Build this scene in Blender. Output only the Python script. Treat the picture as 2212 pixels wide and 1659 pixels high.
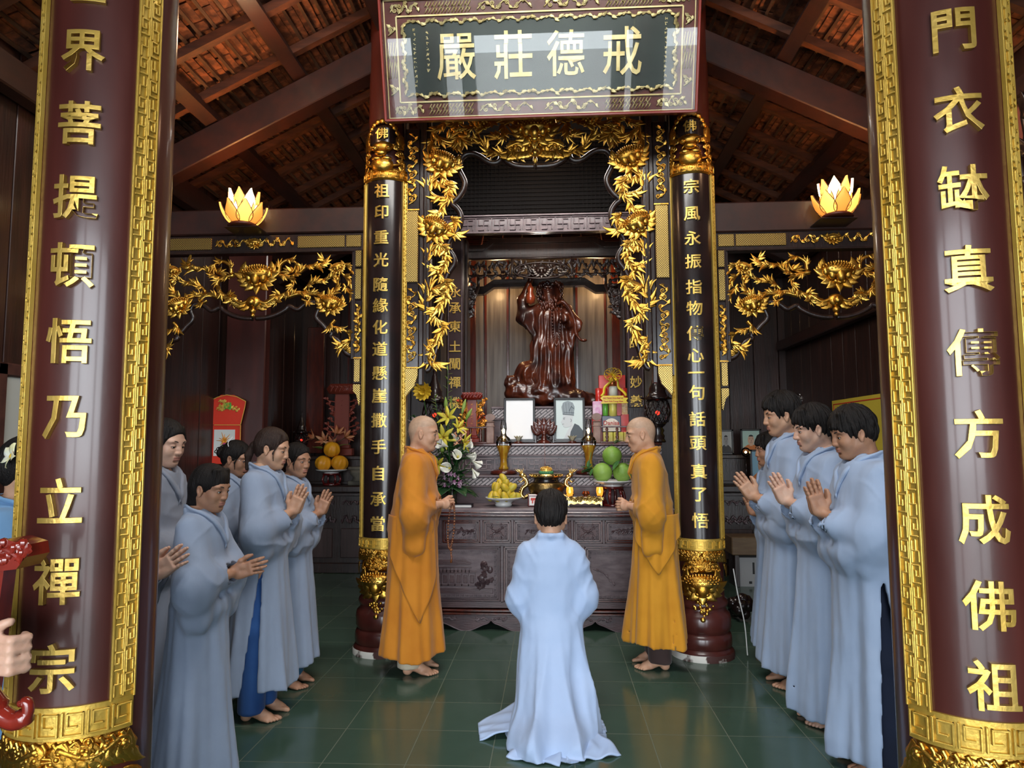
import bpy, bmesh, math, random
import numpy as np
from mathutils import Vector, Matrix

for _o in list(bpy.data.objects):
    bpy.data.objects.remove(_o, do_unlink=True)
SC = bpy.context.scene
COL = SC.collection
PI = math.pi
random.seed(7)

# ------------------------------------------------------------------ camera
CAM_F, CAM_YAW, CAM_PITCH, CAM_ROLL, CAM_H = 1502.0, math.radians(-3.247), math.radians(4.914), math.radians(-0.249), 1.508
_f = Vector((math.sin(CAM_YAW)*math.cos(CAM_PITCH), math.cos(CAM_YAW)*math.cos(CAM_PITCH), math.sin(CAM_PITCH)))
_r = Vector((math.cos(CAM_YAW), -math.sin(CAM_YAW), 0))
_u = _r.cross(_f)
CR = _r*math.cos(CAM_ROLL)+_u*math.sin(CAM_ROLL)
CU = -_r*math.sin(CAM_ROLL)+_u*math.cos(CAM_ROLL)
CW = _f
cam_d = bpy.data.cameras.new('camera')
cam_d.sensor_width = 36; cam_d.lens = CAM_F/2212*36; cam_d.clip_start = 0.05; cam_d.clip_end = 200
cam = bpy.data.objects.new('camera', cam_d); COL.objects.link(cam)
m = Matrix((CR, CU, -CW)).transposed().to_4x4(); m.translation = Vector((0, 0, CAM_H))
cam.matrix_world = m
SC.camera = cam

def atY(x, y, Y):
    "point on the plane Y seen at pixel x, y (2212 x 1659 frame): used once, at build time, to read positions off the photograph"
    d = CW*CAM_F+CR*(x-1106)-CU*(y-829.5)
    return Vector((0, 0, CAM_H))+d*(Y/d.y)

# ------------------------------------------------------------------ view, world, daylight
vs = SC.view_settings
SC.display_settings.display_device = 'sRGB'
vs.view_transform = 'Standard'; vs.look = 'None'; vs.exposure = 0.70; vs.gamma = 1; vs.use_curve_mapping = False
SC.cycles.use_denoising = True
SC.cycles.max_bounces = 8; SC.cycles.diffuse_bounces = 4; SC.cycles.glossy_bounces = 4; SC.cycles.transmission_bounces = 6
SC.cycles.sample_clamp_indirect = 6; SC.cycles.caustics_reflective = False; SC.cycles.caustics_refractive = False
world = bpy.data.worlds.new('sky'); SC.world = world; world.use_nodes = True
wn = world.node_tree; wn.nodes.clear()
wo = wn.nodes.new('ShaderNodeOutputWorld'); wb = wn.nodes.new('ShaderNodeBackground')
wb.inputs[0].default_value = (0.88, 0.94, 1.0, 1); wb.inputs[1].default_value = 8.0
wn.links.new(wb.outputs[0], wo.inputs[0])

def area_light(name, loc, rot, sx, sy, power, color=(1, 1, 1)):
    d = bpy.data.lights.new(name, 'AREA'); d.shape = 'RECTANGLE'; d.size = sx; d.size_y = sy; d.energy = power; d.color = color
    o = bpy.data.objects.new(name, d); COL.objects.link(o); o.location = loc; o.rotation_euler = rot
    return o
def point_light(name, loc, power, color, r=0.05):
    d = bpy.data.lights.new(name, 'POINT'); d.energy = power; d.color = color; d.shadow_soft_size = r
    o = bpy.data.objects.new(name, d); COL.objects.link(o); o.location = loc
    return o
# daylight that comes in through the open front of the hall (behind the camera)
portal_ = area_light('daylight_opening', (-0.1, -3.95, 1.85), (math.radians(90), 0, 0), 6.2, 3.6, 1)
portal_.data.cycles.is_portal = True
# unseen white fill lights, added over the space before the altar and inside its bay
area_light('hall_fill_light', (-0.1, 2.3, 4.75), (math.radians(38), 0, 0), 2.6, 0.9, 75, (1.0, 0.97, 0.93))
area_light('altar_fill_light', (-0.1, 5.55, 3.95), (math.radians(20), 0, 0), 1.4, 0.3, 22, (1.0, 0.95, 0.90))

# ------------------------------------------------------------------ materials
MATS = {}
def mat(name, col, rough=0.5, metal=0.0, col2=None, nscale=6.0, stretch=(1, 1, 1), bump=0.0, bscale=40.0, bstretch=(1, 1, 1), coat=0.0,
        emit=None, estr=0.0, trans=0.0, ior=1.45, rough2=None, alpha=1.0, sheen=0.0, sss=0.0, contrast=(0.35, 0.65), spec=0.5, ndetail=4.0):
    if name in MATS: return MATS[name]
    M = bpy.data.materials.new(name); M.use_nodes = True; nt = M.node_tree; N = nt.nodes; L = nt.links
    b = N['Principled BSDF']
    b.inputs['Base Color'].default_value = (*col, 1); b.inputs['Roughness'].default_value = rough; b.inputs['Metallic'].default_value = metal
    b.inputs['Coat Weight'].default_value = coat; b.inputs['Coat Roughness'].default_value = 0.12
    b.inputs['Transmission Weight'].default_value = trans; b.inputs['IOR'].default_value = ior; b.inputs['Alpha'].default_value = alpha
    b.inputs['Sheen Weight'].default_value = sheen; b.inputs['Specular IOR Level'].default_value = spec
    if sss: b.inputs['Subsurface Weight'].default_value = sss; b.inputs['Subsurface Radius'].default_value = (0.02, 0.008, 0.004); b.inputs['Subsurface Scale'].default_value = 0.3
    if emit: b.inputs['Emission Color'].default_value = (*emit, 1); b.inputs['Emission Strength'].default_value = estr
    tc = N.new('ShaderNodeTexCoord')
    if col2 is not None or rough2 is not None:
        mp = N.new('ShaderNodeMapping'); mp.inputs['Scale'].default_value = stretch; L.new(tc.outputs['Object'], mp.inputs[0])
        nz = N.new('ShaderNodeTexNoise'); nz.inputs['Scale'].default_value = nscale; nz.inputs['Detail'].default_value = ndetail; L.new(mp.outputs[0], nz.inputs['Vector'])
        mr = N.new('ShaderNodeMapRange'); mr.inputs[1].default_value = contrast[0]; mr.inputs[2].default_value = contrast[1]; L.new(nz.outputs[0], mr.inputs[0])
        if col2 is not None:
            mx = N.new('ShaderNodeMix'); mx.data_type = 'RGBA'; mx.inputs[6].default_value = (*col, 1); mx.inputs[7].default_value = (*col2, 1)
            L.new(mr.outputs[0], mx.inputs[0]); L.new(mx.outputs[2], b.inputs['Base Color'])
        if rough2 is not None:
            m2 = N.new('ShaderNodeMapRange'); m2.inputs[3].default_value = rough; m2.inputs[4].default_value = rough2; L.new(mr.outputs[0], m2.inputs[0]); L.new(m2.outputs[0], b.inputs['Roughness'])
    if bump:
        mp = N.new('ShaderNodeMapping'); mp.inputs['Scale'].default_value = bstretch; L.new(tc.outputs['Object'], mp.inputs[0])
        nz = N.new('ShaderNodeTexNoise'); nz.inputs['Scale'].default_value = bscale; nz.inputs['Detail'].default_value = 5; L.new(mp.outputs[0], nz.inputs['Vector'])
        bp = N.new('ShaderNodeBump'); bp.inputs['Strength'].default_value = bump; bp.inputs['Distance'].default_value = 0.01
        L.new(nz.outputs[0], bp.inputs['Height']); L.new(bp.outputs[0], b.inputs['Normal'])
    MATS[name] = M
    return M

G = mat('gilding', (0.72, 0.44, 0.09), 0.27, 1.0, (0.55, 0.27, 0.035), 9, bump=0.25, bscale=60, rough2=0.42)
GB = mat('bright_gilding', (0.70, 0.47, 0.10), 0.40, 0.62, (0.60, 0.38, 0.06), 7, bump=0.15, bscale=70)
GL = mat('gold_lettering', (0.74, 0.50, 0.13), 0.33, 0.72, (0.62, 0.40, 0.08), 14, bump=0.15, bscale=50)
LACQ = mat('red_brown_lacquer', (0.046, 0.010, 0.008), 0.30, 0, (0.085, 0.018, 0.013), 3.0, (2, 2, .35), 0.25, 5, (1, 1, .5), 0.4, rough2=0.42)
DARK = mat('dark_ebony_wood', (0.012, 0.006, 0.005), 0.34, 0, (0.028, 0.012, 0.009), 8, (6, 6, .5), 0.15, 30, (4, 4, .5), 0.2)
ALT = mat('altar_wood', (0.050, 0.030, 0.036), 0.40, 0, (0.10, 0.058, 0.062), 5, (1, 1, 3), 0.2, 22, (1, 1, 6), 0.15)
ALTL = mat('altar_wood_worn', (0.17, 0.13, 0.14), 0.42, 0, (0.10, 0.07, 0.08), 9, (1, 1, 3), 0.2, 22)
ROSE = mat('rosewood', (0.10, 0.016, 0.008), 0.22, 0, (0.045, 0.010, 0.007), 7, (3, 3, .6), 0.1, 30, coat=0.5)
WALLW = mat('plank_wood', (0.018, 0.008, 0.007), 0.42, 0, (0.042, 0.015, 0.011), 3.5, (5, 5, .4), 0.2, 14, (5, 5, .4), 0.15)
BEAM = mat('beam_lacquer', (0.034, 0.009, 0.006), 0.5, 0, (0.018, 0.006, 0.005), 5, (2, .6, 2), 0.15, 18, coat=0.15)
BLACK = mat('black_lacquer', (0.012, 0.008, 0.008), 0.22, 0, (0.022, 0.011, 0.010), 5, bump=0.08, bscale=9, coat=0.3)

# ------------------------------------------------------------------ objects
def tag(o, label=None, cat=None, group=None, kind=None):
    if label: o['label'] = label
    if cat: o['category'] = cat
    if group: o['group'] = group
    if kind: o['kind'] = kind
    return o
def thing(name, label, cat, loc=(0, 0, 0), rz=0.0, group=None, sc=1.0):
    o = bpy.data.objects.new(name, None); COL.objects.link(o)
    o.location = loc; o.rotation_euler = (0, 0, rz); o.scale = (sc, sc, sc); o.empty_display_size = 0.1
    return tag(o, label, cat, group, 'thing')
def copy_tree(o, parent=None):
    c = o.copy(); COL.objects.link(c); c.parent = parent
    for ch in list(o.children): copy_tree(ch, c)
    return c
def mesh_obj(name, verts, faces, mats, parent=None, smooth=True, midx=None, loc=None):
    me = bpy.data.meshes.new(name)
    if isinstance(verts, np.ndarray) and isinstance(faces, np.ndarray):
        k = faces.shape[1]
        me.vertices.add(len(verts)); me.vertices.foreach_set('co', np.ascontiguousarray(verts, np.float32).ravel())
        me.loops.add(faces.size); me.loops.foreach_set('vertex_index', np.ascontiguousarray(faces, np.int32).ravel())
        me.polygons.add(len(faces)); me.polygons.foreach_set('loop_start', np.arange(0, faces.size, k, dtype=np.int32))
        try: me.polygons.foreach_set('loop_total', np.full(len(faces), k, np.int32))
        except Exception: pass
        me.update(calc_edges=True)
    else:
        me.from_pydata([tuple(v) for v in verts], [], [tuple(f) for f in faces])
    for M in (mats if isinstance(mats, (list, tuple)) else [mats]): me.materials.append(M)
    if midx is not None: me.polygons.foreach_set('material_index', np.asarray(midx, np.int32))
    me.polygons.foreach_set('use_smooth', [bool(smooth)]*len(me.polygons))
    me.validate(); me.update()
    o = bpy.data.objects.new(name, me); COL.objects.link(o)
    if parent: o.parent = parent
    if loc: o.location = loc
    return o

class MB:
    "collects boxes, bars, tubes, lathes ... and links them as ONE mesh object"
    def __init__(s): s.v = []; s.f = []; s.m = []; s.cur = 0; s.X = None
    def add(s, vs, fs):
        n = len(s.v)
        if s.X: vs = [s.X(Vector(p)) for p in vs]
        s.v += [tuple(p) for p in vs]; s.f += [tuple(i+n for i in f) for f in fs]; s.m += [s.cur]*len(fs); return s
    def box(s, a, b, bev=0.0):
        x0, y0, z0 = [min(p, q) for p, q in zip(a, b)]; x1, y1, z1 = [max(p, q) for p, q in zip(a, b)]
        if not bev:
            return s.add([(x0, y0, z0), (x1, y0, z0), (x1, y1, z0), (x0, y1, z0), (x0, y0, z1), (x1, y0, z1), (x1, y1, z1), (x0, y1, z1)],
                         [(0, 3, 2, 1), (4, 5, 6, 7), (0, 1, 5, 4), (1, 2, 6, 5), (2, 3, 7, 6), (3, 0, 4, 7)])
        c = min(bev, (x1-x0)/2.01, (y1-y0)/2.01, (z1-z0)/2.01)
        X, Y, Z = (x0, x1), (y0, y1), (z0, z1); vs = []; ix = {}
        for i in (0, 1):
            for j in (0, 1):
                for k in (0, 1):
                    sx, sy, sz = (c if i == 0 else -c), (c if j == 0 else -c), (c if k == 0 else -c)
                    for t, p in (('x', (X[i], Y[j]+sy, Z[k]+sz)), ('y', (X[i]+sx, Y[j], Z[k]+sz)), ('z', (X[i]+sx, Y[j]+sy, Z[k]))):
                        ix[(i, j, k, t)] = len(vs); vs.append(p)
        fs = []
        cen = Vector(((x0+x1)/2, (y0+y1)/2, (z0+z1)/2))
        def q(*ks):
            f = [ix[k] for k in ks]; p = [Vector(vs[i]) for i in f]; n = (p[1]-p[0]).cross(p[2]-p[0]); mid = sum(p, Vector())/len(p)
            fs.append(tuple(f if n.dot(mid-cen) > 0 else f[::-1]))
        for i in (0, 1):
            q((i, 0, 0, 'x'), (i, 1, 0, 'x'), (i, 1, 1, 'x'), (i, 0, 1, 'x'))
            q((0, i, 0, 'y'), (1, i, 0, 'y'), (1, i, 1, 'y'), (0, i, 1, 'y'))
            q((0, 0, i, 'z'), (1, 0, i, 'z'), (1, 1, i, 'z'), (0, 1, i, 'z'))
            for j in (0, 1):
                q((i, j, 0, 'x'), (i, j, 1, 'x'), (i, j, 1, 'y'), (i, j, 0, 'y'))
                q((i, 0, j, 'x'), (i, 1, j, 'x'), (i, 1, j, 'z'), (i, 0, j, 'z'))
                q((0, i, j, 'y'), (1, i, j, 'y'), (1, i, j, 'z'), (0, i, j, 'z'))
                for k in (0, 1): q((i, j, k, 'x'), (i, j, k, 'y'), (i, j, k, 'z'))
        return s.add(vs, fs)
    def bar(s, p, q, w, h=None, up=(0, 0, 1)):
        p, q = Vector(p), Vector(q); d = (q-p).normalized(); h = h or w; up = Vector(up)
        a = d.cross(up)
        if a.length < 1e-4: a = d.cross(Vector((1, 0, 0)))
        a.normalize(); b = a.cross(d); vs = []
        for c in (p, q):
            for i, j in ((-1, -1), (1, -1), (1, 1), (-1, 1)): vs.append(c+a*(i*w/2)+b*(j*h/2))
        return s.add(vs, [(0, 1, 2, 3), (7, 6, 5, 4), (0, 4, 5, 1), (1, 5, 6, 2), (2, 6, 7, 3), (3, 7, 4, 0)])
    def tube(s, pts, rad, n=8, caps=True, flat=1.0, up=(0, 1, 0)):
        "tube along pts; rad a number or one per point; flat squashes it along the up direction"
        pts = [Vector(p) for p in pts]; m_ = len(pts); rad = [rad]*m_ if isinstance(rad, (int, float)) else list(rad)
        vs = []; up = Vector(up)
        for i, p in enumerate(pts):
            t = (pts[min(i+1, m_-1)]-pts[max(i-1, 0)])
            t = t.normalized() if t.length > 1e-9 else Vector((0, 0, 1))
            a = t.cross(up)
            if a.length < 1e-3: a = t.cross(Vector((1, 0, 0.01)))
            a.normalize(); b = t.cross(a).normalized()
            for k in range(n):
                th = 2*PI*k/n; vs.append(p+a*(math.cos(th)*rad[i])+b*(math.sin(th)*rad[i]*flat))
        fs = [(i*n+k, i*n+(k+1) % n, (i+1)*n+(k+1) % n, (i+1)*n+k) for i in range(m_-1) for k in range(n)]
        if caps: fs += [tuple(range(n))[::-1], tuple((m_-1)*n+k for k in range(n))]
        return s.add(vs, fs)
    def lathe(s, prof, c=(0, 0, 0), n=32, sx=1.0, sy=1.0, caps=True):
        "profile of (radius, z) turned round the vertical axis through c"
        vs = []; c = Vector(c)
        for r, z in prof:
            for k in range(n): th = 2*PI*k/n; vs.append(c+Vector((math.cos(th)*r*sx, math.sin(th)*r*sy, z)))
        m_ = len(prof)
        fs = [(i*n+k, i*n+(k+1) % n, (i+1)*n+(k+1) % n, (i+1)*n+k) for i in range(m_-1) for k in range(n)]
        if caps: fs += [tuple(range(n))[::-1], tuple((m_-1)*n+k for k in range(n))]
        return s.add(vs, fs)
    def ball(s, c, r, n=10, sc=(1, 1, 1)):
        c = Vector(c); h = max(4, n//2+1); vs = [c+Vector((0, 0, -r*sc[2]))]
        for i in range(1, h):
            ph = -PI/2+PI*i/h
            for k in range(n): th = 2*PI*k/n; vs.append(c+Vector((math.cos(ph)*math.cos(th)*r*sc[0], math.cos(ph)*math.sin(th)*r*sc[1], math.sin(ph)*r*sc[2])))
        vs.append(c+Vector((0, 0, r*sc[2]))); fs = []
        for k in range(n): fs.append((0, 1+(k+1) % n, 1+k)); fs.append((len(vs)-1, 1+(h-2)*n+k, 1+(h-2)*n+(k+1) % n))
        for i in range(h-2):
            for k in range(n): fs.append((1+i*n+k, 1+i*n+(k+1) % n, 1+(i+1)*n+(k+1) % n, 1+(i+1)*n+k))
        return s.add(vs, fs)
    def prism(s, poly, y0, y1):
        "polygon of (x, z) pushed along y"
        n = len(poly); vs = [(x, y0, z) for x, z in poly]+[(x, y1, z) for x, z in poly]
        ar = sum(poly[i][0]*poly[(i+1) % n][1]-poly[(i+1) % n][0]*poly[i][1] for i in range(n))
        F = tuple(range(n)); B = tuple(range(n, 2*n))
        fs = [F if ar > 0 else F[::-1], B[::-1] if ar > 0 else B]
        for i in range(n):
            j = (i+1) % n; q = (i, n+i, n+j, j); fs.append(q if ar > 0 else q[::-1])
        return s.add(vs, fs)
    def grid(s, fn, nu, nv, closed=False):
        vs = [fn(i/(nu-1 if not closed else nu), j/(nv-1)) for j in range(nv) for i in range(nu)]
        fs = [(j*nu+i, j*nu+(i+1) % nu, (j+1)*nu+(i+1) % nu, (j+1)*nu+i) for j in range(nv-1) for i in range(nu if closed else nu-1)]
        return s.add(vs, fs)
    def build(s, name, mats, parent=None, smooth=False, loc=None):
        o = mesh_obj(name, s.v, s.f, mats, parent, smooth, s.m, loc)
        return o
def autosmooth(o, ang=40):
    me = o.data; bm = bmesh.new(); bm.from_mesh(me); bmesh.ops.recalc_face_normals(bm, faces=bm.faces)
    for f in bm.faces: f.smooth = True
    for e in bm.edges:
        if len(e.link_faces) == 2 and e.calc_face_angle(0) > math.radians(ang): e.smooth = False
    bm.to_mesh(me); bm.free(); return o
def weld(o, d=1e-4):
    bm = bmesh.new(); bm.from_mesh(o.data); bmesh.ops.remove_doubles(bm, verts=bm.verts, dist=d); bm.to_mesh(o.data); bm.free(); return o
def bez(pts, n=8):
    "Catmull-Rom through the points"
    P = [Vector(p) for p in pts]; P = [P[0]*2-P[1]]+P+[P[-1]*2-P[-2]]; out = []
    for i in range(1, len(P)-2):
        for k in range(n):
            t = k/n; a, b, c, d = P[i-1], P[i], P[i+1], P[i+2]
            out.append(0.5*((2*b)+(c-a)*t+(2*a-5*b+4*c-d)*t*t+(-a+3*b-3*c+d)*t**3))
    out.append(P[-2]); return out

# ------------------------------------------------------------------ lettering
def glyph(ch, size, emb=0.012, thick=0.006, slices=0):
    "one character as vertices/faces in the x-z plane, centred, front towards -y"
    cu = bpy.data.curves.new('t', 'FONT'); cu.body = ch; cu.size = size; cu.align_x = 'CENTER'; cu.align_y = 'CENTER'
    cu.offset = emb*size; cu.extrude = thick/2; cu.bevel_depth = .0006 if thick > 0.003 else 0; cu.resolution_u = 2
    cu.fill_mode = 'BOTH'
    o = bpy.data.objects.new('t', cu); COL.objects.link(o); dg = bpy.context.evaluated_depsgraph_get()
    me = bpy.data.meshes.new_from_object(o.evaluated_get(dg)); bpy.data.objects.remove(o); bpy.data.curves.remove(cu)
    bm = bmesh.new(); bm.from_mesh(me); bpy.data.meshes.remove(me)
    xs = [v.co.x for v in bm.verts]; ys = [v.co.y for v in bm.verts]
    if not xs: return [], []
    cx, cy = (min(xs)+max(xs))/2, (min(ys)+max(ys))/2
    if len(ch) > 1 or ch.isascii(): pass
    for v in bm.verts: v.co.x -= cx; v.co.y -= cy
    if slices:
        bmesh.ops.remove_doubles(bm, verts=bm.verts, dist=1e-6)
        for k in range(1, slices):
            x = -size/2+size*k/slices
            bmesh.ops.bisect_plane(bm, geom=bm.verts[:]+bm.edges[:]+bm.faces[:], plane_co=(x, 0, 0), plane_no=(1, 0, 0))
    bm.verts.index_update()
    vs = [(v.co.x, -v.co.z, v.co.y) for v in bm.verts]; fs = [tuple(v.index for v in f.verts) for f in bm.faces]
    bm.free(); return vs, fs
# ================================================================== THE HALL
AX = -0.09                      # centre line of the hall
def roofz(x): return 5.52-0.5*abs(x-AX)
def struct(mb, name, m_, smooth=False):
    o = mb.build(name, m_, None, smooth); o['kind'] = 'structure'; return o

def floor_mat():
    M = mat('green_floor_tile', (0.024, 0.048, 0.034), 0.14, 0, coat=0.0)
    nt = M.node_tree; N = nt.nodes; L = nt.links; b = N['Principled BSDF']
    g = N.new('ShaderNodeNewGeometry'); sp = N.new('ShaderNodeSeparateXYZ'); L.new(g.outputs['Position'], sp.inputs[0])
    def math_(op, a, bb=None):
        n = N.new('ShaderNodeMath'); n.operation = op
        for i, v in enumerate((a, bb)):
            if v is None: continue
            if isinstance(v, (int, float)): n.inputs[i].default_value = v
            else: L.new(v, n.inputs[i])
        return n.outputs[0]
    outs = []; cells = []
    for ax, off in ((sp.outputs[0], 1.5052+40), (sp.outputs[1], -4.99+40)):
        t = math_('DIVIDE', math_('ADD', ax, off), 0.4); fr = math_('FRACT', t); cells.append(math_('FLOOR', t))
        outs.append(math_('SUBTRACT', 0.5, math_('ABSOLUTE', math_('SUBTRACT', fr, 0.5))))
    d = math_('MINIMUM', outs[0], outs[1])
    gr = N.new('ShaderNodeMapRange'); gr.inputs[1].default_value = 0.0035; gr.inputs[2].default_value = 0.007; L.new(d, gr.inputs[0])
    cb = N.new('ShaderNodeCombineXYZ'); L.new(cells[0], cb.inputs[0]); L.new(cells[1], cb.inputs[1])
    wn_ = N.new('ShaderNodeTexWhiteNoise'); L.new(cb.outputs[0], wn_.inputs[0])
    nz = N.new('ShaderNodeTexNoise'); nz.inputs['Scale'].default_value = 9; L.new(g.outputs['Position'], nz.inputs['Vector'])
    v = math_('ADD', math_('MULTIPLY', wn_.outputs[0], 0.25), math_('MULTIPLY', nz.outputs[0], 0.3))
    mx = N.new('ShaderNodeMix'); mx.data_type = 'RGBA'; mx.inputs[6].default_value = (0.040, 0.078, 0.056, 1); mx.inputs[7].default_value = (0.080, 0.135, 0.100, 1); L.new(v, mx.inputs[0])
    m2 = N.new('ShaderNodeMix'); m2.data_type = 'RGBA'; m2.inputs[6].default_value = (0.14, 0.165, 0.12, 1); L.new(mx.outputs[2], m2.inputs[7]); L.new(gr.outputs[0], m2.inputs[0]); L.new(m2.outputs[2], b.inputs['Base Color'])
    rr = N.new('ShaderNodeMapRange'); rr.inputs[3].default_value = 0.6; rr.inputs[4].default_value = 0.15; L.new(gr.outputs[0], rr.inputs[0]); L.new(rr.outputs[0], b.inputs['Roughness'])
    bp = N.new('ShaderNodeBump'); bp.inputs['Strength'].default_value = 0.25; bp.inputs['Distance'].default_value = 0.003
    h = math_('ADD', gr.outputs[0], math_('MULTIPLY', nz.outputs[0], 0.12)); L.new(h, bp.inputs['Height']); L.new(bp.outputs[0], b.inputs['Normal'])
    return M
b = MB(); b.box((-3.4, -5.5, -0.1), (3.2, 9.2, 0)); struct(b, 'floor', floor_mat())

def plank_wall(name, p0, p1, z0, z1, w=0.30, th=0.06, m_=None, nrm=(0, -1, 0), seed=0):
    "upright boards with grooves between them and a thin batten on some joints"
    b = MB(); p0, p1 = Vector((*p0, 0)), Vector((*p1, 0)); d = (p1-p0); ln = d.length; d.normalize(); n = Vector(nrm); k = max(1, round(ln/w)); r = random.Random(seed)
    b.X = lambda p: p0+d*p.x+n*(-p.y)+Vector((0, 0, p.z))
    ww = ln/k
    b.box((0, 0.03, z0), (ln, th, z1))
    for i in range(k):
        o = r.uniform(0, .006); b.box((i*ww+.004, 0.0+o, z0), ((i+1)*ww-.004, 0.035, z1), 0.004)
    o = b.build(name, m_ or WALLW, None); autosmooth(o, 30); o['kind'] = 'structure'; return o
b = MB()   # front of the hall behind the camera: three door openings
for x0, x1 in ((-3.4, -2.95), (-1.60, -1.35), (1.15, 1.40), (2.75, 3.2)): b.box((x0, -4.25, 0), (x1, -4.05, 3.65))
b.box((-3.4, -4.25, 3.65), (3.2, -4.05, 5.6)); struct(b, 'wall_front', WALLW)
b = MB(); b.box((-30, -40, -.2), (30, -5.5, -.1)); struct(b, 'ground', mat('courtyard_paving', (.45, .44, .42), .8, 0, (.35, .34, .33), 3))
plank_wall('wall_back', (-3.4, 8.95), (3.2, 8.95), 0, 5.5, 0.32, seed=1)
plank_wall('wall_left', (-3.28, -4.1), (-3.28, 9.0), 0, 4.1, 0.34, nrm=(1, 0, 0), seed=2)
plank_wall('wall_right', (2.97, -4.1), (2.97, 9.0), 0, 4.2, 0.30, nrm=(-1, 0, 0), seed=3)

# roof: one skin of small clay tiles lying course on course over battens
def tile_mat():
    M = mat('clay_tile', (0.30, 0.105, 0.050), 0.85, 0, (0.10, 0.038, 0.024), 14, bump=0.5, bscale=30, contrast=(0.38, 0.60))
    return M
r = random.Random(5)
b = MB()
SL = math.atan(0.5); CS, SN = math.cos(SL), math.sin(SL)
for sgn in (-1, 1):
    nC = 32; step = 0.116
    for c in range(nC):
        s0 = c*step
        nT = 68; tw = 0.2
        for t in range(nT):
            y0 = -4.4+t*tw+(0.1 if c % 2 else 0)+r.uniform(-.012, .012)
            lift = r.uniform(0, .008); k0 = r.uniform(-.006, .006)
            def P(s, y, h):
                return (AX+sgn*(s*CS+h*SN), y, 5.52-s*SN+h*CS)
            a0, a1 = s0-0.02+k0, s0+step+0.035+k0
            vs = [P(a0, y0+.004, .012+lift), P(a0, y0+tw-.004, .012+lift), P(a1, y0+tw-.004, .034+lift), P(a1, y0+.004, .034+lift)]
            vs += [P(a0, y0+.004, .026+lift), P(a0, y0+tw-.004, .026+lift), P(a1, y0+tw-.004, .048+lift), P(a1, y0+.004, .048+lift)]
            b.add(vs, [(0, 1, 2, 3), (7, 6, 5, 4), (0, 4, 5, 1), (1, 5, 6, 2), (2, 6, 7, 3), (3, 7, 4, 0)])
roof = struct(b, 'ceiling', tile_mat())
b = MB()
for sgn in (-1, 1):
    b.add([(AX, -4.5, 5.60), (AX, 9.2, 5.60), (AX+sgn*3.7, 9.2, 3.75), (AX+sgn*3.7, -4.5, 3.75)], [(0, 1, 2, 3)])
    b.add([(AX, -4.5, 5.63), (AX, 9.2, 5.63), (AX+sgn*3.7, 9.2, 3.78), (AX+sgn*3.7, -4.5, 3.78)], [(3, 2, 1, 0)])
struct(b, 'ceiling', DARK)
BAT = mat('roof_batten', (0.045, 0.022, 0.014), 0.8, 0, (0.11, 0.055, 0.032), 10, (3, .5, 3), 0.3, 30)
def roof_bar(name, s, y0, y1, w, h, drop, sgn, m_):
    "bar lying along the hall, s metres down the slope from the ridge"
    b = MB(); x = AX+sgn*(s*CS); z = 5.52-s*SN-drop
    b.X = lambda p: Vector((x+sgn*(p.x*CS+p.z*SN), p.y, z-p.x*SN+p.z*CS))
    b.box((-w/2, y0, -h), (w/2, y1, 0))
    o = b.build(name, m_, None); o['kind'] = 'structure'; return o
for sgn in (-1, 1):
    for c in range(32): roof_bar('ceiling_batten', c*0.116+.05, -4.4, 9.0, 0.022, 0.02, -0.004, sgn, BAT)
    for s in (0.62, 1.38, 2.14, 2.92): roof_bar('ceiling_purlin', s, -4.4, 9.0, 0.105, 0.125, 0.075, sgn, BEAM)
RAF = mat('roof_rafter', (0.12, 0.040, 0.020), 0.6, 0, (0.055, 0.020, 0.012), 8, (.5, 3, 3), 0.2, 25)
for k in range(26):
    y = -4.0+k*0.50
    for sgn in (-1, 1):
        b = MB(); b.X = lambda p: Vector((AX+sgn*(p.x*CS+p.z*SN), p.y, 5.50-p.x*SN+p.z*CS))
        b.box((0, y-.028, -.075), (3.75, y+.028, -.012)); o = b.build('ceiling_rafter', RAF, None); o['kind'] = 'structure'
# principal rafters of the rear truss, seen above the side bays, and one near the front
for yy in (5.2, 8.2, 0.35, -3.6):
    for sgn in (-1, 1):
        b = MB(); b.X = lambda p: Vector((AX+sgn*(p.x*CS+p.z*SN), p.y, 5.33-p.x*SN+p.z*CS))
        b.box((-.1, yy-.08, -.26), (3.7, yy+.08, -.03), .008); o = b.build('ceiling_beam', BEAM, None); o['kind'] = 'structure'
# tie beams of the side bays (the lotus lamps sit in front of them)
for x0, x1, z0, z1 in ((-3.3, -1.3, 3.135, 3.335), (1.15, 3.0, 3.07, 3.30)):
    for yy in (5.22,):
        b = MB(); b.box((x0, yy-.08, z0), (x1, yy+.08, z1), .01); o = b.build('trim_1', BEAM, None); o['kind'] = 'structure'
# wall plates, and on the right the beams with an openwork panel between
for x, z0, z1, w in ((-3.20, 3.60, 3.80, .12), (2.90, 3.60, 3.72, .10), (2.90, 2.66, 2.78, .10)):
    b = MB(); b.box((x-w/2, -4, z0), (x+w/2, 8.9, z1), .01); o = b.build('trim_2', BEAM, None); o['kind'] = 'structure'

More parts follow.
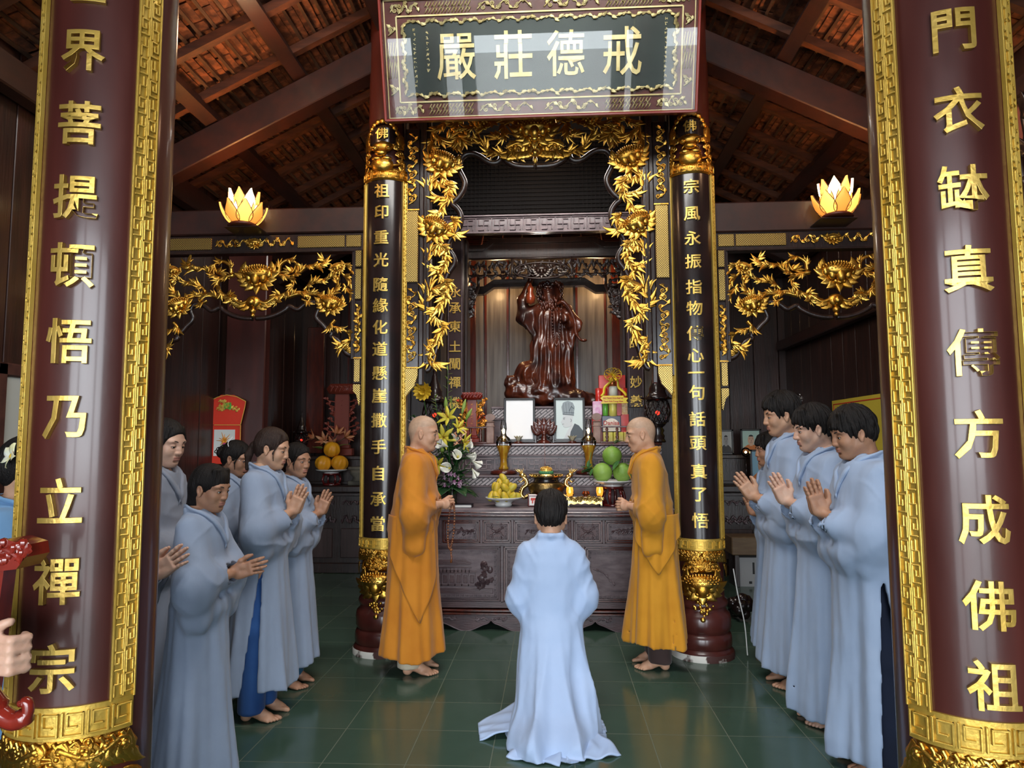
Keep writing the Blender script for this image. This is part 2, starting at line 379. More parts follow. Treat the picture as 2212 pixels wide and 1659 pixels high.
# ------------------------------------------------------------------ columns with their couplet boards
def wrapX(cx, cy, a0):
    "local (arc metres, out, z) -> world on a column at cx, cy; a0 the facing (0 = towards the viewer, + = right)"
    def f(p, R=0.172):
        a = a0+p.x/R; rr = R-p.y
        return Vector((cx+math.sin(a)*rr, cy-math.cos(a)*rr, p.z))
    return f
def meander(b, x0, x1, z0, z1, n, t=.006, h=.006, base=0.0, flip=False, vertical=True):
    "raised Greek-key strokes filling a strip; two columns of interlocking hooks"
    w = (x1-x0); u = (z1-z0)/n
    def st(ax, az, bx, bz):
        X0 = x0+min(ax, bx)*w; X1 = x0+max(ax, bx)*w; Z0 = min(az, bz); Z1 = max(az, bz)
        b.box((X0-t/2, base-h, Z0-t/2), (X1+t/2, base+.002, Z1+t/2), .0015)
    for k in range(n):
        z = z0+k*u
        A = lambda q: z+q*u
        if (k % 2 == 0) != flip:
            st(.08, A(.12), .42, A(.12)); st(.42, A(.12), .42, A(.88)); st(.08, A(.88), .42, A(.88)); st(.08, A(.88), .08, A(.40)); st(.08, A(.40), .26, A(.40)); st(.26, A(.40), .26, A(.64))
            st(.60, A(.5), .92, A(.5)); st(.60, A(0), .60, A(.9)); st(.78, A(.5), .78, A(.95)); st(.92, A(.05), .92, A(.5))
        else:
            st(.08, A(.5), .42, A(.5)); st(.26, A(.5), .26, A(.95)); st(.08, A(.0), .08, A(.5)); st(.42, A(.05), .42, A(.9))
            st(.58, A(.12), .92, A(.12)); st(.58, A(.12), .58, A(.88)); st(.58, A(.88), .92, A(.88)); st(.92, A(.88), .92, A(.40)); st(.92, A(.40), .74, A(.40)); st(.74, A(.40), .74, A(.64))
    st(.5, z0, .5, z1)
CHIP = mat('chipped_white_paint', (0.62, 0.60, 0.55), 0.7, 0, (0.05, 0.015, 0.012), 4, contrast=(0.50, 0.53), bump=0.2)

def leafpts(b, p0, ang, L, W, curl=0.0, thick=0.3, lob=3, n=9, y0=0.0, lean=0.0):
    "one carved acanthus leaf in the x-z plane, standing proud towards -y, closed at the back"
    x, z = p0; a = ang; ds = L/(n-1); rows = []
    for i in range(n):
        s = i/(n-1); w = W*(math.sin(PI*min(1, s**.75*.97+.03)))*(1+.22*math.cos(2*PI*lob*s))*(1-.25*s)+W*.03
        rows.append((x, z, a, w, s)); x += math.cos(a)*ds; z += math.sin(a)*ds; a += curl*ds/L*1.0
    vs = []; fs = []
    for (x, z, a, w, s) in rows:
        nx, nz = -math.sin(a), math.cos(a); top = W*thick*(math.sin(PI*(s*.85+.1)))+.002; l = lean*s*s*L
        for k, (o, hgt) in enumerate(((-.5, .15), (-.30, .75), (0, .45), (.30, .75), (.5, .15), (0, -.25))):
            vs.append((x+nx*w*o*2*.5*2, y0-top*hgt-l, z+nz*w*o*2*.5*2))
    for i in range(n-1):
        for k in range(6): fs.append((i*6+k, i*6+(k+1) % 6, (i+1)*6+(k+1) % 6, (i+1)*6+k))
    fs.append(tuple(range(5, -1, -1))); fs.append(tuple((n-1)*6+k for k in range(6)))
    b.add(vs, fs)
def vine(b, pts, r0, r1, y0=0.0, leaves=0, LW=(0.09, 0.03), side=1, ball=True, seed=0, curl_end=0):
    "tapering scroll with leaves springing from it; pts are (x, z)"
    rr = random.Random(seed)
    P = [Vector((p[0], y0, p[1])) for p in pts]; C = bez(P, 7)
    if curl_end:
        q = C[-1]; t = (C[-1]-C[-2]).normalized(); a = math.atan2(t.z, t.x); R = abs(curl_end); sg = 1 if curl_end > 0 else -1
        for k in range(16):
            a += sg*PI/6.5; stp = R*.55*(1-k/20); q = q+Vector((math.cos(a)*stp, 0, math.sin(a)*stp)); C.append(q)
    m_ = len(C); b.tube(C, [r0+(r1-r0)*i/(m_-1) for i in range(m_)], 7, flat=1.15)
    if ball: b.ball(C[-1]+Vector((0, -r1*.5, 0)), r1*1.9, 8)
    for k in range(leaves):
        i = int((k+.6)/leaves*(min(m_, len(P)*7)-2)); t = (C[i+1]-C[i]).normalized(); a = math.atan2(t.z, t.x); sg = side if k % 2 == 0 else -side
        f = rr.uniform(.8, 1.15)
        if LW[0] > .08:     # a feathery spray of slender leaflets
            cu_ = rr.uniform(.5, 1.5)
            for j in range(4): leafpts(b, (C[i].x, C[i].z), a+sg*(.12+.24*j), LW[0]*f*(1.05-.16*j), LW[1]*f*.62, curl=-sg*cu_*(1-.45*j), y0=y0-r0*.3-.004*j, lean=rr.uniform(-.1, .3), lob=0, thick=.55)
        else: leafpts(b, (C[i].x, C[i].z), a+sg*rr.uniform(.25, .55), LW[0]*f, LW[1]*f, curl=-sg*rr.uniform(.3, 1.5), y0=y0-r0*.3, lean=rr.uniform(-.1, .5))
def lotus(b, c, R, tilt=0.0, y0=0.0, up=1.0):
    "carved lotus: studded seed head, fat inner petals, pointed outer leaves; c = (x, z)"
    cx, cz = c; ca, sa = math.cos(tilt), math.sin(tilt); old = b.X
    f = lambda p: Vector((cx+(p.x*ca-p.z*sa)*R, y0+p.y*R, cz+(p.x*sa+p.z*ca)*R))
    b.X = (lambda p: old(f(p))) if old else f
    b.ball((0, -.15, .10), .60, 16, (1.0, .55, .52))
    for i in range(5):
        for k in range(-4, 5):
            x = k*.12+(0.06 if i % 2 else 0); z = .10+.06+i*.085-.05; q = 1-(x/.6)**2-((z-.10)/.32)**2
            if q > .04: b.ball((x, -.15-.33*math.sqrt(q), z), .034, 6)
    for k in range(-6, 7): b.ball((k*.1, -.2, .38*math.sqrt(max(0, 1-(k*.1/.68)**2))+.06), .05, 6, (1, 1, 1.3))
    for k, (x, z, s) in enumerate(((0, -.14, .30), (-.30, -.06, .26), (.30, -.06, .26), (-.52, .06, .2), (.52, .06, .2))):
        b.ball((x, -.34+abs(x)*.3, z), s, 10, (.62, .5, .95))
    for k in range(9):
        a = -PI/2+(k-4)*.36; leafpts(b, (math.cos(a)*.38, -.04+math.sin(a)*.26), a+(.25 if k > 4 else -.25 if k < 4 else 0), .52 if abs(k-4) < 4 else .66, .17, curl=(.5 if k > 4 else -.5)*(k != 4), y0=-.12, thick=.6, lob=0, lean=.1)
    for sg in (-1, 1):
        for q in range(3): leafpts(b, (sg*.55, .0+q*.12), PI/2-sg*(1.15-q*.42), .42, .13, curl=sg*.8, y0=-.05, thick=.6, lob=0)
    b.ball((0, -.25, -.40), .13, 8, (1.2, .7, .8)); b.ball((-.16, -.2, -.36), .09, 8); b.ball((.16, -.2, -.36), .09, 8)
    b.X = old

def column(name, label, cx, cy, a0, zb, zt, chars, csize, mid, rear):
    t = thing(name, label, 'column', (cx, cy, 0))
    b = MB(); prof = [(.152, 5.35 if False else 5.30), (.158, 2.4), (.162, .46), (.163, .41), (.180, .395), (.186, .375), (.180, .355), (.170, .345), (.172, .325), (.195, .305), (.203, .27), (.203, .205), (.192, .185), (.186, .175), (.200, .165), (.207, .14), (.207, .085), (.198, .072), (.210, .060), (.220, .045), (.222, .0)]
    b.lathe(prof[::-1], n=56); o = b.build('shaft', LACQ, t, True); autosmooth(o, 50)
    if rear:
        b = MB(); b.lathe([(.2235, .0), (.2235, .04), (.212, .055)], n=56, caps=False); b.build('chipped_plinth_edge', CHIP, t, True)
    W = wrapX(0, 0, math.radians(a0)); half = math.radians(60 if not rear else 66); R = .172; S = half*R; bw = .054 if not rear else .038
    def sheet(b, s0, s1, z0, z1, y0, y1, n=24):
        b.X = None; vs = []
        for j in range(n+1):
            s = s0+(s1-s0)*j/n
            for (yy, zz) in ((y0, z0), (y0, z1), (y1, z1), (y1, z0)): vs.append(W(Vector((s, yy, zz))))
        fs = [(j*4+k, j*4+(k+1) % 4, (j+1)*4+(k+1) % 4, (j+1)*4+k) for j in range(n) for k in range(4)]+[(3, 2, 1, 0), (n*4, n*4+1, n*4+2, n*4+3)]
        b.add(vs, fs)
    b = MB(); sheet(b, -S, S, zb, zt, .012, -.004); o = b.build('couplet_board', BLACK if rear else LACQ, t, True); autosmooth(o, 40)
    board = o
    for sg in (-1, 1):
        b = MB(); s0, s1 = sorted((sg*S, sg*(S-bw))); sheet(b, s0, s1, zb-.0, zt, -.002, -.010, 8); b.X = W
        meander(b, s0+.002, s1-.002, zb+.01, zt-.01, int((zt-zb)/(bw*1.05)), t=bw*.085, h=.005, base=-.010, flip=(sg > 0))
        b.X = lambda p: W(p)
        for e in (s0, s1): b.X = W; b.box((e-.0025, -.016, zb), (e+.0025, -.004, zt), .001)
        o = b.build('gilt_border', GB, t, False); autosmooth(o, 35)
    # bottom: key band, scrolls, lotus pendant
    b = MB(); sheet(b, -S, S, zb-.075, zb+.004, .008, -.012); b.X = W
    n = 7 if not rear else 7; u = 2*(S-.004)/n
    for k in range(n):
        x = -S+.004+k*u; z0, z1 = zb-.070, zb-.002
        for (ax, az, bx, bz) in ((.1, .1, .9, .1), (.9, .1, .9, .85), (.9, .85, .3, .85), (.3, .85, .3, .4), (.3, .4, .65, .4), (.1, .1, .1, .9)):
            X0, X1 = x+min(ax, bx)*u, x+max(ax, bx)*u; Z0, Z1 = z0+min(az, bz)*(z1-z0), z0+max(az, bz)*(z1-z0)
            b.box((X0-.0025, -.020, Z0-.0025), (X1+.0025, -.010, Z1+.0025), .001)
    o = b.build('gilt_foot_band', GB, t, False); autosmooth(o, 35)
    b = MB(); b.X = lambda p: W(Vector((p.x, p.y-.010, p.z)))
    zt2 = zb-.075
    rr = random.Random(int(cx*100)+7)
    for sg in (-1, 1):
        leafpts(b, (sg*S*.96, zt2-.005), -PI/2-sg*.2, .12, .024, curl=sg*1.6)
        leafpts(b, (sg*S*.90, zt2-.10), -PI/2+sg*.9, .11, .024, curl=-sg*1.2)
        vine(b, [(sg*.02, zt2-.02), (sg*.09, zt2-.05), (sg*.15, zt2-.02)], .009, .005, curl_end=sg*-.018)
        vine(b, [(sg*.03, zt2-.10), (sg*.10, zt2-.09), (sg*.13, zt2-.13)], .008, .005, curl_end=sg*-.016)
    for k in range(26):
        x = rr.uniform(-.10, .10); z = zt2-rr.uniform(.0, .13); vine(b, [(x, z), (x+rr.uniform(-.02, .02), z-.015), (x+rr.uniform(-.03, .03), z-.02)], .006, .0035, curl_end=rr.choice((-1, 1))*.011)
    b.X = None; sheet(b, -S*.98, S*.98, zt2-.035, zt2+.006, .004, -.006); sheet(b, -S*.80, S*.80, zt2-.075, zt2-.03, .004, -.004); sheet(b, -S*.58, S*.58, zt2-.16, zt2-.07, .006, -.002); b.X = lambda p: W(Vector((p.x, p.y-.010, p.z)))
    for k in range(7):
        for sg in (-1, 1): leafpts(b, (sg*S*(.2+.11*k), zt2-.005-.004*k), -PI/2-sg*(.5-.1*k), .075, .028, curl=sg*1.2)
    for k in range(14): x = (-1+2*(k+.5)/14)*S*.92; vine(b, [(x, zt2-.005), (x+.008, zt2-.022), (x, zt2-.035)], .006, .004, curl_end=.011 if k % 2 else -.011)
    lotus(b, (0, zt2-.235), .165)
    for k in range(34):
        z = zt2-.30-rr.random()*.15; wz = .13*(1-((zt2-.30-z)/.17)); x = rr.uniform(-wz, wz); b.ball((x, -.004, z), rr.uniform(.008, .015), 8, (1, .7, 1))
    b.ball((0, -.01, zt2-.47), .02, 8)
    o = b.build('gilt_lotus_pendant', G, t, True)
    # characters
    y = -.006
    for k, (ch, z) in enumerate(chars):
        vs, fs = glyph(ch, csize, .009 if rear else .011, .012, 12)
        Wc = lambda p: W(Vector((p[0]*1.0+math.radians(mid)*R, p[1]+y-.004, p[2]*(1 if rear else 1.14)+z)))
        o = mesh_obj('inscription_character', [Wc(p) for p in vs], fs, GL, t, False)
    if rear:   # carved beast-head crest with a small plaque on top of the board
        b = MB(); b.X = W
        sheet(b, -S, S, zt-.004, zt+.085, .008, -.012); b.X = W
        for k in range(7):
            x = -S+.006+k*u; z0, z1 = zt+.004, zt+.07
            for (ax, az, bx, bz) in ((.1, .1, .9, .1), (.9, .1, .9, .85), (.9, .85, .3, .85), (.3, .85, .3, .4), (.3, .4, .65, .4), (.1, .1, .1, .9)):
                X0, X1 = x+min(ax, bx)*u, x+max(ax, bx)*u; Z0, Z1 = z0+min(az, bz)*(z1-z0), z0+max(az, bz)*(z1-z0)
                b.box((X0-.0025, -.020, Z0-.0025), (X1+.0025, -.010, Z1+.0025), .001)
        z = zt+.08; b.X = lambda p: W(Vector((p.x, p.y-.008, p.z)))
        b.ball((0, -.0, z+.03), .085, 14, (1, .5, .7)); b.ball((0, -.035, z+.105), .03, 10, (1.3, 1, .8))
        for sg in (-1, 1):
            b.ball((sg*.045, -.025, z+.15), .022, 10); b.ball((sg*.045, -.045, z+.15), .010, 8); b.ball((sg*.035, -.02, z+.07), .03, 10, (1.2, .8, .6))
            for q in range(5): leafpts(b, (sg*(.07+.012*q), z+.20-.045*q), PI/2-sg*(.5+.3*q), .09, .03, curl=-sg*1.6)
            vine(b, [(sg*.05, z+.02), (sg*.13, z+.05), (sg*.155, z+.12)], .010, .006, curl_end=sg*.02)
            vine(b, [(sg*.08, z-.01), (sg*.15, z-.01), (sg*.165, z+.05)], .008, .005, curl_end=sg*.015)
            leafpts(b, (sg*.13, z+.17), PI/2-sg*.2, .12, .035, curl=sg*.4)
            b.box((sg*.11, -.006, z+.17), (sg*.165, .006, z+.27), .004)
        b.ball((0, -.0, z+.17), .075, 14, (1.1, .5, .55))
        for k in range(16): vine(b, [(rr.uniform(-.08, .08), z+rr.uniform(.1, .22)), (rr.uniform(-.08, .08), z+.18)], .006, .004, curl_end=rr.choice((-1, 1))*.010)
        for k in range(9):
            a = PI/2+(k-4)*.30; b.ball((math.cos(a)*.115, -.004, z+.235+math.sin(a)*.135), .021, 8, (1, .6, 1))
        b.build('gilt_beast_crest', G, t, True)
        b = MB(); n = 14; vs = []
        for j in range(n+1):
            for k in range(5):
                x = -.095+.19*k/4; top = .33-.9*(x*x)*8/2; zz = z+.19+(top-.19)*j/n; vs.append(W(Vector((x, -.018, zz))))
        b.add(vs, [(j*5+k, j*5+k+1, (j+1)*5+k+1, (j+1)*5+k) for j in range(n) for k in range(4)]); o = b.build('crest_plaque', BLACK, t, True)
        md = o.modifiers.new('s', 'SOLIDIFY'); md.thickness = .008
        vs, fs = glyph('佛', .088, .009, .010, 10)
        mesh_obj('inscription_character', [W(Vector((p[0], p[1]-.028, p[2]+z+.265))) for p in vs], fs, GL, t, False)
    return t
def zs(chars, ys, px, Y): return [(c, atY(px, y, Y).z) for c, y in zip(chars, ys)]
column('temple_column', 'dark red lacquered front column standing at the left, gold characters on its curved board', -1.265, 1.885, 8, .86, 5.1,
       zs('世界菩提頓悟乃立禪宗', (-28, 118, 272, 430, 576, 738, 902, 1080, 1252, 1440), 160, 1.72), .108, 0, False)
column('temple_column', 'dark red lacquered front column standing at the right edge, with gold characters', 1.05, 1.90, -11, .86, 5.1,
       zs('空門衣缽真傳方成佛祖', (-85, 68, 240, 408, 582, 762, 938, 1122, 1306, 1478), 2095, 1.73), .106, 0, False)
column('temple_column', 'black and gold rear column with beast crest, behind the monk at the left', -1.25, 5.2, -3, .83, 3.50,
       zs('祖印重光隨緣化道懸崖撒手自承當', (413, 459, 513, 562, 615, 660, 707, 754, 806, 855, 908, 965, 1022, 1078, 1131), 825, 5.03), .112, 0, True)
column('temple_column', 'black and gold rear column with beast crest, behind the monk at the right', 1.065, 5.2, -9, .83, 3.49,
       zs('宗風永振指物傳心一句話頭真了悟', (403, 462, 515, 565, 620, 666, 720, 768, 805, 848, 905, 957, 1018, 1068, 1124), 1505, 5.03), .112, 0, True)
# ================================================================== CARVED FRAMES
def diaper_mat():
    M = bpy.data.materials.new('gilt_fret_panel'); M.use_nodes = True; N = M.node_tree.nodes; L = M.node_tree.links; b = N['Principled BSDF']
    tc = N.new('ShaderNodeTexCoord'); outs = []
    for a in (45, -45):
        mp = N.new('ShaderNodeMapping'); mp.inputs['Rotation'].default_value = (0, math.radians(a), 0); L.new(tc.outputs['Object'], mp.inputs[0])
        w = N.new('ShaderNodeTexWave'); w.wave_type = 'BANDS'; w.bands_direction = 'X'; w.inputs['Scale'].default_value = 26; w.inputs['Distortion'].default_value = 1.2; w.inputs['Detail'].default_value = 1; L.new(mp.outputs[0], w.inputs[0]); outs.append(w.outputs['Fac'])
    mx = N.new('ShaderNodeMath'); mx.operation = 'MAXIMUM'; L.new(outs[0], mx.inputs[0]); L.new(outs[1], mx.inputs[1])
    cr = N.new('ShaderNodeMapRange'); cr.inputs[1].default_value = .55; cr.inputs[2].default_value = .75; L.new(mx.outputs[0], cr.inputs[0])
    c = N.new('ShaderNodeMix'); c.data_type = 'RGBA'; c.inputs[6].default_value = (0.03, 0.012, 0.006, 1); c.inputs[7].default_value = (0.62, 0.43, 0.12, 1); L.new(cr.outputs[0], c.inputs[0]); L.new(c.outputs[2], b.inputs['Base Color'])
    b.inputs['Roughness'].default_value = .35; L.new(cr.outputs[0], b.inputs['Metallic'])
    bp = N.new('ShaderNodeBump'); bp.inputs['Strength'].default_value = .6; bp.inputs['Distance'].default_value = .004; L.new(cr.outputs[0], bp.inputs['Height']); L.new(bp.outputs[0], b.inputs['Normal'])
    return M
DIA = diaper_mat()
def mirrored(b, fn):
    "run fn(b) twice, the second time mirrored in x (faces turned round)"
    fn(b); n = len(b.f); old = b.X
    b.X = (lambda p: old(Vector((-p.x, p.y, p.z)))) if old else (lambda p: Vector((-p.x, p.y, p.z)))
    k = len(b.f); fn(b); b.X = old
    b.f[k:] = [f[::-1] for f in b.f[k:]]
def band(b, pts, w, d, y0=0.0, n=6):
    "flat moulding following pts (x, z)"
    C = bez([(p[0], y0, p[1]) for p in pts], n); b.tube(C, w/2, 8, flat=1.0)
def strip_vine(b, x0, x1, z0, z1, y, horiz=False, n=5, seed=3):
    "running scroll that fills a narrow panel"
    rr = random.Random(seed); L = (x1-x0) if horiz else (z1-z0); c = (z0+z1)/2 if horiz else (x0+x1)/2; A = ((z1-z0) if horiz else (x1-x0))*.30
    pts = []
    for k in range(n*2+1):
        t = k/(n*2); s = A*(1 if k % 2 else -1); pts.append((x0+.02+(L-.04)*t, c+s) if horiz else (c+s, z0+.02+(L-.04)*t))
    vine(b, pts, .0045, .0045, y0=y, leaves=n*3, LW=(.035, .016), seed=seed, ball=False)
    for k in range(1, n*2):
        p = pts[k]; q = pts[k-1]; vine(b, [((p[0]+q[0])/2, (p[1]+q[1])/2), (p[0]*.5+q[0]*.5+(0 if horiz else -.6*(p[0]-c)), p[1]*.5+q[1]*.5+(-.6*(p[1]-c) if horiz else .01))], .004, .003, y0=y, curl_end=A*.5*rr.choice((-1, 1)))
def side_strip(t, X0, X1, zt, zb, flare, y, seed, mirror):
    "tall outer strip of a portal: plaques of running scroll and gilt fret, ending in a pointed tongue"
    H = zt-zb; cuts = [(zt, zt-.31*H, 'v'), (zt-.31*H, zt-.585*H, 'd'), (zt-.585*H, zt-.895*H, 'v'), (zt-.895*H, zb, 'e')] if flare else [(zt, zt-.12*H, 'd'), (zt-.12*H, zt-.33*H, 'd'), (zt-.33*H, zt-.70*H, 'v'), (zt-.70*H, zt-.86*H, 'd'), (zt-.86*H, zb, 'e')]
    for sg in ((-1, 1) if mirror else (mirror or 1,)):
        pass
    out = []
    for a, c, k in cuts:
        bb = MB(); bb.box((X0, y, c), (X1, y+.05, a), .004)
        if k != 'e': bb.build('strip_panel', BLACK, t)
        if k == 'v':
            bb = MB(); strip_vine(bb, X0+.008, X1-.008, c+.02, a-.02, y-.006, n=6, seed=seed); bb.build('gilt_scroll', G, t, True)
            bb = MB(); bb.box((X0, y-.006, c-.004), (X1, y, c+.006)); bb.build('gilt_scroll', G, t)
        elif k == 'd':
            bb = MB(); bb.box((X0+.006, y-.008, c+.008), (X1-.006, y, a-.008), .005); bb.build('gilt_fret', DIA, t)
        else:
            bb = MB(); s = -1 if (X0+X1)/2 < 0 else 1
            if True:
                xo, xi = (X0, X1) if s < 0 else (X1, X0)
                poly = [(xo+.004*-s, a-.008), (xi+.004*s, a-.008), (xi+.004*s, a-.06*1), (xi+s*.03, c+.08), (xo-s*.012, c), (xo-s*.004, c+.02)]
            bb.prism(poly, y-.008, y+.03); bb.build('gilt_tongue', DIA, t)

def portal():
    x0 = -.107; t = thing('carved_portal', 'tall dark portal with gilded lotus openwork between the rear columns', 'carved portal', (x0, 5.12, 0))
    def h(px, py): p = atY(px, py, 5.12); return (p.x-x0, p.z)
    # black framework
    b = MB()
    def fr(b):
        b.box((-.855, 0, 2.10), (-.80, .09, 4.30), .008); b.box((-.84, -.012, 2.12), (-.825, .02, 4.28), .004)
    mirrored(b, fr); b.box((-.86, 0, 4.10), (.86, .09, 4.32), .008); o = b.build('frame', DARK, t); autosmooth(o, 30)
    for sg in (-1, 1):
        X0, X1 = sorted((sg*.995, sg*.885)); side_strip(t, X0, X1, 3.93, 1.86, True, .0, 4+sg, False)
        b = MB(); b.box((min(sg*.885, sg*.855), .01, 1.95), (max(sg*.885, sg*.855), .08, 4.3), .003); b.box((sg*1.0-.008, -.01, 2.0), (sg*1.0+.008, .06, 4.3), .003); b.build('frame', DARK, t)
    pts = [(1155, 357), (1130, 357), (1110, 354), (1094, 345), (1084, 334), (1080, 343), (1070, 349), (1054, 347), (1034, 334), (1018, 329), (1003, 332), (993, 345), (990, 362), (998, 379), (1003, 392), (1000, 407), (990, 423), (976, 437), (986, 447), (994, 461), (994, 479), (989, 493), (978, 506), (969, 520), (968, 536), (978, 552), (980, 568), (966, 590), (958, 612), (952, 637), (956, 662), (950, 700), (948, 730), (938, 765), (926, 796), (918, 800)]
    P = [h(*p) for p in pts]
    b = MB(); mirrored(b, lambda q: band(q, [(x, z) for x, z in P], .046, .03, .03)); b.build('scalloped_edge', DARK, t, True)
    flowers = [((1155, 283), .205, 0, -.02), ((955, 350), .175, -.42, 0), ((940, 492), .165, -.50, 0), ((1037, 263), .10, 0, 0)]
    for (p, R, tl, y) in flowers:
        for sg in ((1,) if p[0] == 1155 else (1, -1)):
            b = MB()
            if sg < 0: b.X = lambda q: Vector((-q.x, q.y, q.z))
            lotus(b, h(*p), R, tl, .02+y)
            if sg < 0: b.f = [f[::-1] for f in b.f]
            b.build('lotus_flower', G, t, True)
    V = [([(1130, 305), (1105, 323), (1072, 330), (1046, 314), (1030, 288), (1038, 268)], .016, .010, 9, 0), ([(1126, 300), (1112, 318), (1120, 330)], .012, .006, 3, .028), ([(1044, 268), (1070, 256), (1088, 270), (1084, 292)], .012, .006, 6, -.03),
         ([(1034, 270), (1008, 274), (990, 288), (996, 302)], .012, .006, 5, .03), ([(1024, 300), (1000, 292), (985, 300)], .012, .006, 4, .02), ([(1000, 262), (965, 264), (938, 284), (932, 312), (942, 334)], .016, .012, 9, 0), ([(940, 290), (960, 300), (975, 296)], .010, .006, 3, .03), ([(1110, 262), (1085, 256), (1060, 262)], .012, .006, 5, -.02),
         ([(952, 378), (966, 396), (968, 420), (956, 446), (942, 466)], .015, .012, 8, 0), ([(962, 428), (938, 422), (922, 404), (934, 390)], .013, .007, 5, -.028), ([(930, 366), (922, 380)], .008, .006, 0, .02), ([(974, 466), (980, 480), (972, 494)], .010, .006, 5, .02),
         ([(944, 518), (960, 540), (962, 566), (946, 588)], .015, .012, 8, 0), ([(948, 584), (928, 572), (922, 552), (932, 538)], .012, .007, 5, -.028), ([(946, 590), (962, 612), (960, 640), (944, 664), (930, 682)], .015, .010, 9, 0), ([(934, 676), (920, 655), (924, 630), (938, 622)], .012, .007, 6, -.028),
         ([(934, 682), (952, 698), (952, 718), (938, 738), (926, 756)], .012, .008, 7, 0), ([(928, 752), (922, 772), (934, 784), (940, 768)], .010, .006, 3, .016)]
    b = MB()
    def dov(q):
        for i, (p, r0, r1, nl, ce) in enumerate(V): vine(q, [h(*a) for a in p], r0*1.25, r1*1.1, .02, int(nl*.85+.5), (.135, .026), side=1 if i % 2 else -1, seed=i, curl_end=ce)
        for k in range(7):   # bat wing
            leafpts(q, (-.02-.022*k, 3.735-.006*k), -PI*.5-.45-.12*k, .10+.008*k, .035, curl=-1.2, y0=.0)
        vine(q, [(-.03, 3.76), (-.12, 3.79), (-.19, 3.77)], .018, .008, .0, 3, (.08, .03), curl_end=.02)
    mirrored(b, dov); b.ball((0, .0, 3.735), .062, 12, (1, .5, .85)); b.ball((0, -.03, 3.70), .03, 10); b.ball((0, -.0, 3.655), .022, 8, (.8, .6, 1.4))
    b.build('gilt_vines', G, t, True)
    return t
portal()

def side_frame(name, label, x0, zoff, flip):
    t = thing(name, label, 'carved portal', (x0, 5.16, 0))
    cx = 555
    def h(px, py): p = atY(px, py, 5.16); return (p.x+2.287, p.z+zoff)
    b = MB(); b.box((-.90, 0, 2.99+zoff), (.86, .09, 3.135+zoff), .006); b.box((-.79, -.012, 2.985+zoff), (.79, .05, 3.0+zoff), .004)
    def fr(q): q.box((-.86, 0, 2.15+zoff), (-.765, .08, 3.0+zoff), .006); q.box((-.80, -.012, 2.16+zoff), (-.785, .02, 3.0+zoff), .004)
    mirrored(b, fr); o = b.build('frame', DARK, t); autosmooth(o, 30)
    z0, z1 = 3.02+zoff, 3.115+zoff
    for (a, c, k) in ((-.84, -.72, 'd'), (-.71, -.34, 'd'), (-.33, .33, 'v'), (.34, .71, 'd'), (.72, .84, 'd')):
        if k == 'd': b = MB(); b.box((a, -.008, z0), (c, 0, z1), .01); b.build('gilt_fret', DIA, t)
        else:
            b = MB(); strip_vine(b, a, c, z0+.005, z1-.005, -.006, True, 7, 9); lotus(b, (0, (z0+z1)/2), .07, 0, .0); b.build('gilt_scroll', G, t, True)
    for sg in (-1, 1):
        X0, X1 = sorted((sg*.852, sg*.79)); side_strip(t, X0, X1, 3.0+zoff, 1.80+zoff, False, -.004, 11+sg, False)
    pts = [(549, 686.5), (570, 685), (594, 678), (614, 667), (622, 660), (640, 667), (656, 656), (676, 651), (686, 664), (680, 684), (694, 700), (706, 714), (715, 717), (712, 726), (726, 732), (737, 748), (746, 762), (760, 768)]
    b = MB(); mirrored(b, lambda q: band(q, [h(*p) for p in pts], .04, .03, .03)); b.build('scalloped_edge', DARK, t, True)
    for (p, R, tl) in (((556, 596), .185, 0), ((713, 655), .135, -.25), ((728, 577), .075, .3)):
        for sg in ((1,) if p[0] == 556 else (1, -1)):
            b = MB()
            if sg < 0: b.X = lambda q: Vector((-q.x, q.y, q.z))
            lotus(b, h(*p), R, tl, .02)
            if sg < 0: b.f = [f[::-1] for f in b.f]
            b.build('lotus_flower', G, t, True)
    V = [([(594, 592), (622, 598), (630, 614), (616, 632), (596, 638)], .014, .007, 7, .02), ([(600, 588), (604, 570), (622, 560), (638, 568), (632, 584)], .012, .007, 5, -.02), ([(626, 598), (646, 586), (662, 574), (682, 576), (698, 566)], .012, .006, 7, .012),
         ([(620, 640), (650, 632), (678, 634), (706, 640), (724, 624), (728, 602)], .014, .010, 9, 0), ([(654, 626), (668, 612), (684, 608), (704, 602), (722, 596)], .010, .007, 5, 0), ([(736, 588), (746, 598), (752, 610)], .009, .006, 3, .015), ([(740, 612), (750, 626), (756, 640)], .009, .005, 3, 0),
         ([(722, 690), (712, 704), (730, 708), (750, 718), (754, 734), (742, 744)], .011, .007, 6, -.014), ([(744, 742), (738, 752), (750, 758)], .008, .005, 2, 0), ([(738, 566), (748, 574), (756, 584)], .008, .005, 3, .012), ([(650, 645), (662, 650), (668, 644)], .010, .006, 2, .015)]
    b = MB()
    def dov(q):
        for i, (p, r0, r1, nl, ce) in enumerate(V): vine(q, [h(*a) for a in p], r0*1.25, r1*1.1, .02, int(nl*.8+.5), (.095, .020), side=1 if i % 2 else -1, seed=i+30, curl_end=ce)
        c = h(556, 655)
        for k in range(5): leafpts(q, (-.03-.03*k, c[1]-.0+.01*k), -PI*.5-.5-.2*k, .10, .03, curl=-1.2, y0=.0)
        vine(q, [(-.03, c[1]+.02), (-.10, c[1]+.0), (-.17, c[1]+.045)], .016, .007, .0, 3, (.07, .025), curl_end=.015)
    mirrored(b, dov); c = h(556, 655); b.ball((0, 0, c[1]+.01), .06, 12, (1, .5, .8)); b.ball((0, -.025, c[1]+.005), .03, 10); b.ball((0, 0, c[1]-.06), .026, 8); b.ball((0, 0, c[1]-.095), .018, 8)
    b.build('gilt_vines', G, t, True)
    return t
